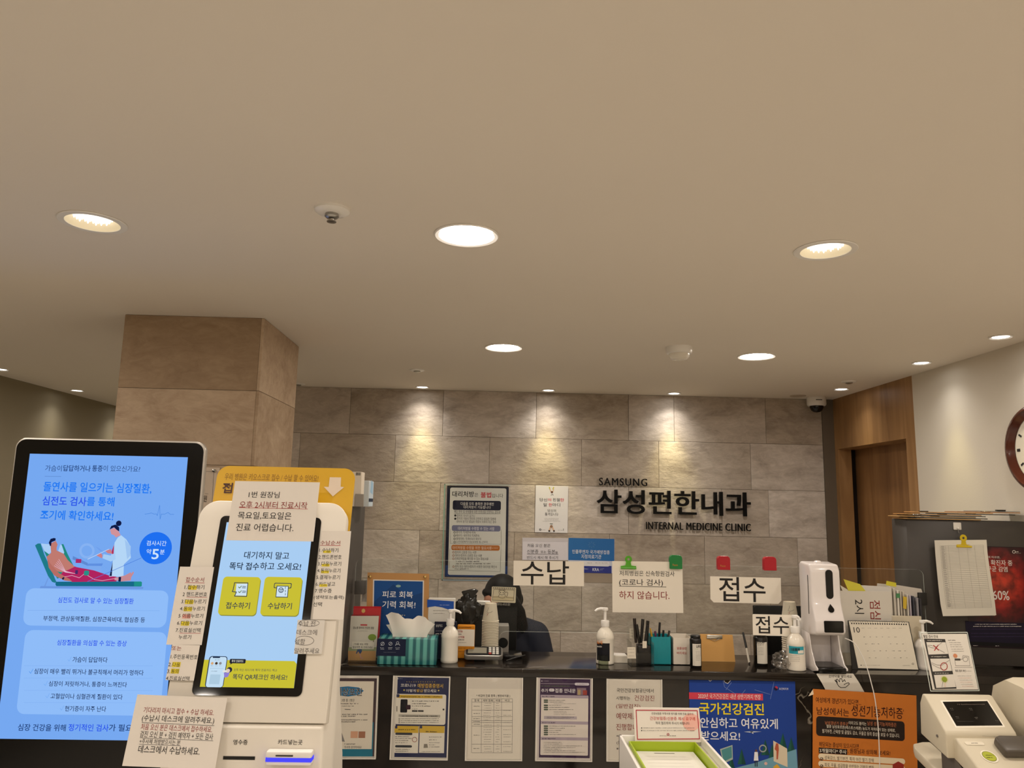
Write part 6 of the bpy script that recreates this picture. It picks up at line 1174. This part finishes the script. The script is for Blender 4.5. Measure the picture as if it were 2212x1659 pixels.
body = [(yT+.035, zb1), (yT+.03, zT_-.03), (yT+.014, zT_), (yT, zT_), (yF, zF), (yF-.004, zF-.008), (yF-.004, zb2)]
MB().prism(body, xL, xR, BPW, 'x', .010, 3).build('display_housing', t)
deck = [(yF+.01, zb2-.002), (yF+.01, zF-.02), (yF-.015, zF-.014), (yD, zD), (yD-.012, zD-.02), (yD-.008, min(zb3, zD-.03)-.04)]
MB().prism(deck, xL+.022, xR+.02, BPW, 'x', .008, 3).build('control_deck', t)
MB().prism([(yT-.03, TZ), (yT-.03, zb1-.01), (yT-.05, zb1+.002), (yF, zb2+.004), (yD+.02, zb3-.03), (yD+.02, TZ)], xL+.022, xR+.1, GB, 'x', .003, 2).build('base', t)
D0 = Plane(((P0.x+P1.x)/2, yF, zF), (1, 0, 0), (0, math.cos(A39), math.sin(A39))).off(.0006); s = Sheet(D0)
q = [s.uv(*a) for a in ((2066, 1568), (2165, 1567), (2133.5, 1514.5), (2036.5, 1516))]; um = (abs(q[0][0])+q[1][0])/2
qs = [(q[0][0]*.5+q[3][0]*.5, q[0][1]), (q[1][0]*.5+q[2][0]*.5, q[1][1]), (q[1][0]*.5+q[2][0]*.5, q[2][1]), (q[0][0]*.5+q[3][0]*.5, q[3][1])]
s.mb.prism(qs, -.0008, .0004, M('#0b0a0a', .07), 'z'); DG = c('#6a655e')
s.greek(2068, 1522, 2128, 2.6, c('#5a4f46'), 4)
for x, y in ((2052, 1531), (2093, 1531), (2064, 1549), (2105, 1550), (2150, 1557)): s.greek(x, y, x+7, 1.6, DG, 4); s.greek(x+2, y+3, x+8, 1.2, DG, 4)
s.greek(2068, 1559, 2104, 1.4, c('#4a433c'), 4); s.build('display', parent=t)
bz = MB(); bz.prism([(qs[0][0]-.005, qs[0][1]-.005), (qs[1][0]+.005, qs[1][1]-.005), (qs[2][0]+.005, qs[2][1]+.005), (qs[3][0]-.005, qs[3][1]+.005)], -.0012, -.0004, M('#f0e8d8', .3), 'z', T=D0.T()); o = bz.build('display_frame'); o.parent = t
DP = Plane(((xL+xR)/2+.02, yF-.015, zF-.014), (1, 0, 0), (0, math.cos(A28), math.sin(A28))).off(.0008); s = Sheet(DP)
pt = [s.uv(*a) for a in ((2098, 1650), (2180, 1650), (2171, 1595), (2079, 1588))]
s.rect(2085, 1602, 2125, 1609.5, c('#ddd4c0'), 1, r=3.5); s.greek(2098, 1605.5, 2112, 1.8, GREYINK, 3)
s.disc(2137, 1634, 16.5, c('#e9e1cf'), 1, 32, 13.5); s.disc(2137, 1634, 13.6, c('#6b6f2a'), 2, 32, 11); s.disc(2137, 1634, 12.6, c('#a7ad3a'), 3, 32, 10); s.greek(2129, 1632, 2146, 2.2, c('#5c6024'), 5); s.greek(2131, 1637, 2144, 2.4, c('#5c6024'), 5)
for i, x in enumerate((2153, 2163, 2173)): s.rect(x, 1596+i*.3, x+9, 1606+i*.3, c('#b6b0a2'), 2)
s.greek(2146, 1593, 2173, 1.4, GREYINK, 3); s.line([(2122, 1590), (2185, 1592)], .5, GREYINK, 2)
s.build('control_panel', parent=t)
u, v = DP.px(2176, 1616); b = MB(); b.prism([(-.045, -.035), (.07, -.035), (.075, .0), (.045, .028), (-.028, .028), (-.045, .02)], 0, .026, M('#4e473f', .35), 'z', .007, 3, T=DP.T() @ Matrix.Translation((u+.012, v-.004, .0))); o = b.build('printer_cover'); o.parent = t
for y_, x_ in ((.06, 0), (-.13, 0)): MB().lathe([(.004, 0), (.004, .002), (0, .002)], GREYINK, 12, Matrix.Translation((xL-.0005 if y_ > 0 else xL+.0215, yF+y_-.02, zb2+.05 if y_ > 0 else zb2-.01)) @ Matrix.Rotation(-math.pi/2, 4, 'Y')).build('screw', t)
# arm tunnel on the right
xt0 = onY(2135, 1560, 2.36).x+.072; zt2 = hz(2195, 1463, 2.40); yc = 2.30; rr = (zt2-TZ)/2
sec = [(yc-.23, TZ+.04), (yc-.24, zt2-.2), (yc-.13, zt2-.07), (yc+.02, zt2-.006), (yc+.10, zt2), (yc+.16, zt2-.03), (yc+.19, zt2-.12), (yc+.20, TZ+.04)]
b = bmesh.new()
nA = 48; ring0 = []; 
cyy, czz = yc-.0, TZ+.19
outer = []
for i in range(len(sec)):
    a, b2 = sec[i], sec[(i+1) % len(sec)]
    for k in range(6): outer.append((a[0]+(b2[0]-a[0])*k/6, a[1]+(b2[1]-a[1])*k/6))
b.free(); b = MB(); n = len(outer)
angs = [math.atan2(q[1]-czz, q[0]-cyy) for q in outer]; inner = [(cyy+.085*math.cos(a), czz+.085*math.sin(a)) for a in angs]
for X0, X1, oo, ii in ((xt0, xt0+.2, outer, inner),):
    pts_ = [(X0+.03, *p) for p in inner]+[(X0, cyy+(p[0]-cyy)*.55+(q[0]-cyy)*.4, czz+(p[1]-czz)*.55+(q[1]-czz)*.4) for p, q in zip(inner, outer)]+[(X0+.012, cyy+(q[0]-cyy)*.97, czz+(q[1]-czz)*.97) for q in outer]+[(X0+.04, *q) for q in outer]+[(X1, *q) for q in outer]+[(X1, *p) for p in inner]
    fs = [(j*n+i, j*n+(i+1) % n, (j+1)*n+(i+1) % n, (j+1)*n+i) for j in range(5) for i in range(n)]; fs += [(5*n+i, 5*n+(i+1) % n, (i+1) % n, i) for i in range(n)]
    b.add(pts_, fs, BPW, True)
b.build('arm_tunnel', t)
# arm rest plate at left
zA = .925; pl = [(onZ(x, y, zA).x, onZ(x, y, zA).y) for x, y in ((1972, 1606), (1975, 1616), (2028, 1668), (2075, 1715), (2120, 1715), (2075, 1660), (2010, 1602), (1990, 1602))]
MB().prism(pl, zA-.03, zA, BPW, 'z', .006, 2).build('arm_rest', t)
# acrylic instruction card on the monitor
yk = yT+.06; CPn = Plane((0, yk, zT_), (1, 0, 0), (0, .16, 1)); s = Sheet(CPn)
t2 = thing('instruction_card', 'clear acrylic card of blood pressure instructions standing behind the monitor', 'instruction card', T=CPn.T()); bpy.context.view_layer.update()
cor = [(2011, 1493), (2116, 1492), (2090, 1366), (1988, 1367)]; q = [s.uv(*a) for a in cor]
slant = 1
MB().prism(q, -.003, 0, ACRYL, 'z').build('acrylic_panel', t2)
b = MB(); qq = [Vector((*a, 0)) for a in q]
for i in range(4): b.tube([(*qq[i][:2], -.0015), (*qq[(i+1) % 4][:2], -.0015)], .0012, RIM, 6)
q5 = [s.uv(*a) for a in ((2022, 1494), (2112, 1494), (2112, 1508), (2024, 1508))]; MB().prism([(min(a[0] for a in q5), min(a[1] for a in q5)), (max(a[0] for a in q5), min(a[1] for a in q5)), (max(a[0] for a in q5), max(a[1] for a in q5)), (min(a[0] for a in q5), max(a[1] for a in q5))], -.003, 0, ACRYL, 'z').build('foot', t2)
b.build('edge', t2)
s.mb = MB(); qi = [s.uv(*a) for a in ((2014.5, 1490), (2113, 1489.5), (2088, 1369), (1991.5, 1369.5))]; s.mb.prism(qi, .0002, .0006, c('#ded8ce'), 'z'); K3 = 4
s.t('혈압 검사 안내', 1994, 1371.5, 2025, 1378, INK, .015, L=K3+1)
s.poly([(1995.5, 1379.5), (2041, 1380.5), (2066, 1487.5), (2019, 1488.5)], c('#3b3835'), K3); GW = c('#dcd6cc')
for (a, b_, c_, d_) in (((2000.5, 1387), (2042, 1387.5), (2048, 1412.5), (2005.5, 1414)), ((2009, 1423), (2050, 1422.5), (2056, 1449), (2014.5, 1450.5)), ((2017, 1458), (2059, 1456.5), (2064.5, 1484), (2022, 1486))): s.poly([a, b_, c_, d_], GW, K3+1)
for x, y, x1 in ((2003, 1383.5, 2034), (2011, 1418.5, 2045), (2019, 1454, 2050)): s.greek(x, y, x1, 2, GW, K3+1)
s.line([(2016, 1394), (2027, 1404.5)], 1.8, c('#b22a30'), K3+3); s.line([(2026, 1393.5), (2018, 1405)], 1.8, c('#b22a30'), K3+3); s.ring(2038.5, 1439.5, 7.2, 1.6, c('#b04a44'), K3+3, 20, 8); s.disc(2039.5, 1467.5, 8.4, c('#d3cfae'), K3+2, 20); s.disc(2039.5, 1467.5, 6, c('#8fa02e'), K3+3, 20)
for pts in (((2003, 1396), (2012, 1399), (2024, 1401), (2040, 1410)), ((2003, 1394), (2010, 1394), (2022, 1397), (2034, 1388)), ((2012, 1431), (2022, 1436), (2034, 1437), (2050, 1426)), ((2012, 1434), (2022, 1440), (2036, 1446)), ((2034, 1484), (2037, 1470), (2041, 1470), (2042, 1484))): s.line(pts, .6, GREYINK, K3+3)
s.line([(2041, 1476), (2041, 1484)], 2, c('#e3c9b4'), K3+4)
s.greek(2047, 1383, 2064, 2, GREYINK, K3); [s.greek(2050+i*1.5, 1388+i*4.7, 2075+i*2, 1.4, GREYINK, K3) for i in range(5)]
s.disc(2063, 1416.5, 4.6, c('#cf8a64'), K3+1, 16); s.line([(2062, 1424), (2064, 1438), (2095, 1438), (2092, 1418), (2080, 1416), (2078, 1424), (2062, 1424)], .6, GREYINK, K3+1); s.rect(2062, 1422.5, 2074, 1426.5, c('#4a4642'), K3+2); s.ring(2085, 1424, 5, .6, GREYINK, K3+2)
s.line([(2062, 1442), (2100, 1441.5)], .5, GREYINK, K3); s.t('혈압 결과 확인', 2063, 1446.5, 2086, 1451.5, INK, .01, L=K3+1); s.greek(2087, 1449.5, 2099, 1.2, GREYINK, K3); [s.greek(2068+i*2, 1460+i*4.5, 2098+i, 1, c('#c98a78') if i % 2 else GREYINK, K3) for i in range(6)]
s.build('printed_sheet', parent=t2)
# ------------------------------------------------------------------ behind the counter: monitors, speaker, receptionist
DZ = .75
BLACK = M('#070707', .5, spec=.25)
def monitor(px0, px1, ytop, Y, zb, label):
    a = onY(px0, ytop, Y); b = onY(px1, ytop, Y); w = b.x-a.x; zt_ = hz((px0+px1)/2, ytop, Y); t = thing('computer_monitor', label, 'monitor', ((a.x+b.x)/2, Y, DZ))
    MB().box(-w/2, 0, zb-DZ, w/2, .018, zt_-DZ, BLACK, .004).prism(rrect(-w*.3, zb-DZ+.05, w*.3, zt_-DZ-.05, .02), -.022, .002, BLACK, 'y', .004).build('housing', t)
    MB().box(-w/2+.008, .0175, zb-DZ+.012, w/2-.008, .019, zt_-DZ-.008, E('#6b7f96', .5)).build('screen', t)
    MB().box(-.03, -.03, .008, .03, -.012, zb-DZ+.12, BLACK, .004).build('stand', t); MB().box(-.12, -.1, 0, .12, .08, .01, BLACK, .004).build('base', t)
    return t
YM = 3.50
monitor(946, 1117, 1303, YM, .86, 'black computer monitor back in front of the seated receptionist'); monitor(1628, 1748, 1309, 3.50, .86, 'black computer monitor behind the smaller paper sign and right cup stack')
# small cat calendar stuck on the monitor
CP = Plane((0, YM-.0245, 0)); s = poster(CP, (1062.5, 1267), (1115, 1269), (1059.5, 1300.5), c('#f0e4c8'), off=.001, r=.004); GI = c('#6a5a48')
s.line([(1066.5, 1273), (1111, 1274.5), (1109, 1298), (1063.5, 1296.5)], .8, GI, 2, True)
s.rect(1065, 1288, 1110, 1297, c('#e6d6b0'), 1); s.line([(1063.5, 1289.5), (1076, 1289.5)], .7, GI); s.line([(1094, 1290.5), (1110, 1292)], .7, GI)
s.line([(1078, 1278), (1078.5, 1272.5), (1081.5, 1275), (1087.5, 1275.2), (1090.5, 1273), (1090.5, 1279)], .8, GI, 3); s.ring(1084.2, 1280, 6.4, .8, GI, 3, 20, 5); s.disc(1081.3, 1280, 1.1, INK, 4, 8); s.disc(1087, 1280.5, 1.1, INK, 4, 8)
s.line([(1079, 1284), (1076, 1289), (1081, 1291.5), (1086, 1292), (1090, 1291), (1092, 1287), (1090, 1283.5)], .8, GI, 3); s.line([(1092, 1280), (1095, 1278.5), (1097, 1281), (1095.5, 1287), (1093, 1290)], .9, GI, 3)
for i in range(12): s.rect(1065+i*4.05, 1269+i*.18, 1067+i*4.05, 1271+i*.18, INK, 3)
s.build('mini_calendar', 'tiny spiral calendar page with a cat drawing on the monitor', 'calendar')
b = MB()
for i in range(12):
    p = onY(1066+i*4.05, 1268.5+i*.15, YM-.0255); b.tube([(p.x, p.y+.004*math.cos(k*.9), p.z+.005*math.sin(k*.9)) for k in range(8)], .0006, STEEL, 5)
tag(b.build('spiral_binding'), 'wire spiral along the top of the tiny cat calendar', 'binding')
s = poster(CP, (1060, 1301.5), (1117, 1303.5), (1059, 1309), c('#0c0b0b'), off=.0006); s.t('암보다는 6대 암 검진', 1072, 1302.5, 1102, 1308, c('#d6d0c6'), .012); s.build('sticker', 'black sticker with small white print under the tiny cat calendar', 'sticker')
# black speaker-like unit behind the cups
t = thing('desk_speaker', 'grey box speaker with round black front between cup stack and monitor edge', 'speaker', (onY(1088, 1405, 3.30).x, 3.30, TOP)); p0 = onY(1076, 1405, 3.27); p1 = onY(1098, 1352, 3.27); ws = (p1.x-p0.x)*.62; hs = p1.z-TOP
MB().box(-ws, -.03, 0, ws*.8, .05, hs, M('#86817a', .5), .004).build('cabinet', t); MB().lathe([(.0, .0), (ws*.82, 0), (ws*.82, .002), (0, .002)], BLACK, 28, Matrix.Translation((-.004, -.0305, hs*.42)) @ Matrix.Rotation(math.pi/2, 4, 'X')).build('driver', t)
# black plastic bag bundle on the monitor top left
bmb = bmesh.new(); bmesh.ops.create_icosphere(bmb, subdivisions=4, radius=.055)
for v in bmb.verts:
    n = noise.noise(v.co*38)*.5+noise.noise(v.co*95)*.25; v.co = v.co*(1+n*.6); v.co.z *= 1.35; v.co.y *= .7
p = onY(1010, 1322, 3.43); BB = M('#0b0a0a', .22); b = MB().bm(bmb, BB, True).prism([(-.012, .05), (.018, .052), (.045, .09), (.03, .098), (.005, .094), (-.03, .085)], -.01, .01, BB, 'y', .003, 1); tag(b.build('black_bag', loc=(p.x, 3.44, p.z)), 'crumpled shiny black plastic bag hanging on the left monitor', 'plastic bag')
tag(MB().prism([(-.035, -.012), (.035, -.008), (.03, .008), (-.03, .008)], -.01, .012, WPL, 'y', .003, 1).build('white_holder', loc=(onY(1044, 1303, 3.46).x, 3.465, hz(1044, 1302, 3.46)+.0)), 'small white plastic piece at the monitor top behind the cup stack', 'holder')
# receptionist, seated, bent over the desk
def blobs(parts, voxel, name, mt, parent, smooth=6):
    b = bmesh.new()
    for kind, *a in parts:
        if kind == 'e':
            c0, r, sq, rot = a; g = bmesh.ops.create_uvsphere(b, u_segments=24, v_segments=16, radius=r)
            for v in g['verts']: v.co = rot @ Vector((v.co.x*sq[0], v.co.y*sq[1], v.co.z*sq[2])) + Vector(c0)
        else:
            pts, rr = a; mbx = MB().tube(pts, rr, mt, 14); vs = [b.verts.new(v) for v in mbx.v]
            for f in mbx.f: b.faces.new([vs[i] for i in f])
            for p, r in zip(pts, rr):
                g = bmesh.ops.create_uvsphere(b, u_segments=14, v_segments=10, radius=r)
                for v in g['verts']: v.co = v.co+Vector(p)
    me = bpy.data.meshes.new(name); b.to_mesh(me); b.free(); me.materials.append(mt); o = bpy.data.objects.new(name, me); COL.objects.link(o)
    m1 = o.modifiers.new('r', 'REMESH'); m1.mode = 'VOXEL'; m1.voxel_size = voxel; m1.use_smooth_shade = True
    m2 = o.modifiers.new('s', 'SMOOTH'); m2.factor = .5; m2.iterations = smooth
    dg = bpy.context.evaluated_depsgraph_get(); dg.update(); nm = bpy.data.meshes.new_from_object(o.evaluated_get(dg)); o.modifiers.clear(); o.data = nm; nm.name = name
    for p in nm.polygons: p.use_smooth = True
    if parent: o.parent = parent; o.matrix_parent_inverse = parent.matrix_world.inverted()
    return o
YP = 3.80; hx = onY(1081, 1290, YP).x; htop = hz(1081, 1254, YP); hc = Vector((hx, YP, htop-.118))
R = Matrix.Rotation(math.radians(-34), 3, 'Z') @ Matrix.Rotation(math.radians(20), 3, 'X')   # face turned to her desk, chin down
H_ = lambda x, y, z: hc + R @ Vector((x, y, z)); I3 = Matrix.Identity(3)
SKIN = M('#c98f74', .5, spec=.35); sh = hx+.012; zs = hz(1120, 1352, YP)-.035
body = [('e', H_(0, .005, .012), .1, (.74, .93, 1.02), R), ('e', H_(0, -.022, -.055), .062, (.92, .95, 1.0), R), ('e', H_(0, -.045, -.088), .026, (1.2, .9, .8), R), ('e', H_(0, -.098, -.022), .011, (.9, 1.3, .9), R), ('t', [H_(0, -.092, .012), H_(0, -.104, -.02)], [.006, .010]),
        ('e', H_(-.076, .01, -.015), .02, (.45, .8, 1.25), R), ('e', H_(.076, .01, -.015), .02, (.45, .8, 1.25), R), ('e', H_(-.035, -.078, -.035), .022, (1, .7, .8), R), ('e', H_(.035, -.078, -.035), .022, (1, .7, .8), R), ('e', H_(0, -.082, -.055), .012, (1.7, .8, .5), R),
        ('t', [H_(0, .03, -.06), (sh, YP+.045, zs+.06), (sh, YP+.06, zs-.02)], [.05, .05, .06]),
        ('t', [(sh, YP+.07, zs-.03), (sh, YP+.10, zs-.25), (sh, YP+.13, .56)], [.10, .105, .12])]
def arm(s):
    S = Vector((sh+s*.165, YP+.05, zs-.015)); El = Vector((sh+s*.235, YP-.02, .80)); Wr = Vector((sh+s*.13, YP-.24, .788)); return S, El, Wr
for s_ in (-1, 1):
    S, El, Wr = arm(s_); body.append(('t', [S, El, Wr], [.05, .04, .026])); d = (Wr-El).normalized(); palm = Wr+d*.05
    body.append(('e', palm+Vector((0, 0, 0)), .042, (.95, 1.15, .42), I3))
    for i, L in enumerate((.062, .072, .068, .052)):
        k = (i-1.5)*.019*s_*-1; b0 = palm+Vector((k, -.035, .002)); body.append(('t', [b0, b0+Vector((k*.15, -L*.5, .006)), b0+Vector((k*.2, -L, -.008))], [.0095, .0085, .007]))
    tb = palm+Vector((-s_*.032, .012, 0)); body.append(('t', [tb, tb+Vector((-s_*.02, -.025, 0)), tb+Vector((-s_*.024, -.05, -.006))], [.0115, .01, .008]))
    body.append(('t', [(sh+s_*.09, YP+.12, .52), (sh+s_*.12, YP-.26, .50), (sh+s_*.11, YP-.24, .08)], [.085, .062, .042])); body.append(('e', (sh+s_*.11, YP-.28, .04), .05, (.8, 1.9, .75), I3))
per = blobs(body, .007, 'person', SKIN, None, 4); tag(per, 'dark-haired receptionist in a navy cardigan bent behind the monitor at the desk', 'person')
cl = [('t', [(sh-.165, YP+.055, zs-.01), (sh, YP+.06, zs+.035), (sh+.165, YP+.055, zs-.01)], [.062, .07, .062]), ('t', [(sh, YP+.07, zs-.03), (sh, YP+.10, zs-.25), (sh, YP+.13, .53)], [.125, .13, .15]), ('e', (sh, YP+.08, zs-.1), .16, (1.15, .8, 1.0), I3)]
for s_ in (-1, 1): S, El, Wr = arm(s_); cl.append(('t', [S, El, Wr+(El-Wr)*.12], [.068, .06, .04]))
for s_ in (-1, 1): cl.append(('t', [(sh+s_*.09, YP+.12, .52), (sh+s_*.12, YP-.26, .50), (sh+s_*.112, YP-.245, .14)], [.1, .075, .055]))
blobs(cl, .012, 'cardigan', M('#0e1222', .8), per, 4)
hr = [('e', H_(0, .036, .036), .107, (.86, .88, .98), R), ('t', [H_(-.058, .035, .03), H_(-.066, .045, -.03), H_(-.062, .055, -.085)], [.03, .028, .022]), ('t', [H_(.07, -.01, .03), H_(.092, .0, -.03), H_(.095, .015, -.10), H_(.088, .02, -.13)], [.04, .04, .03, .016]), ('t', [H_(-.03, .075, .0), H_(0, .085, -.07), H_(.03, .075, .0)], [.05, .05, .05]), ('t', [H_(-.045, -.034, .08), H_(.02, -.046, .075), H_(.06, -.035, .03)], [.02, .024, .026])]
blobs(hr, .006, 'hair', M('#070606', .6, spec=.2), per, 3)
b = MB()
for s_ in (-1, 1): b.sphere(H_(s_*.03, -.083, .012), .011, c('#e8e2da')).sphere(H_(s_*.03, -.0915, .010), .0055, INK)
o = b.build('eyes'); o.parent = per
b = MB().tube([H_(-.021, -.094, -.057), H_(0, -.098, -.055), H_(.021, -.094, -.057)], [.002, .0042, .002], c('#9c4a44')); o = b.build('lips'); o.parent = per
t = thing('office_chair', 'dark swivel chair carrying the receptionist, hidden behind the counter', 'chair', (sh, YP+.12, 0)); DC = M('#1d1c1e', .7)
MB().box(-.23, -.28, .36, .23, .2, .405, DC, .02).build('seat', t); MB().box(-.2, .285, .5, .2, .33, .92, DC, .02).build('backrest', t); MB().lathe([(.03, .06), (.025, .36)], BLACK, 16).box(-.02, .19, .38, .02, .31, .41, BLACK).box(-.02, .295, .38, .02, .325, .55, BLACK).build('post', t)
for i in range(5):
    a = i*2*math.pi/5; MB().tube([(0, 0, .08), (.27*math.cos(a), .27*math.sin(a), .05), (.28*math.cos(a), .28*math.sin(a), .015)], [.022, .016, .014], BLACK).build('leg', t)
finish_sheets()
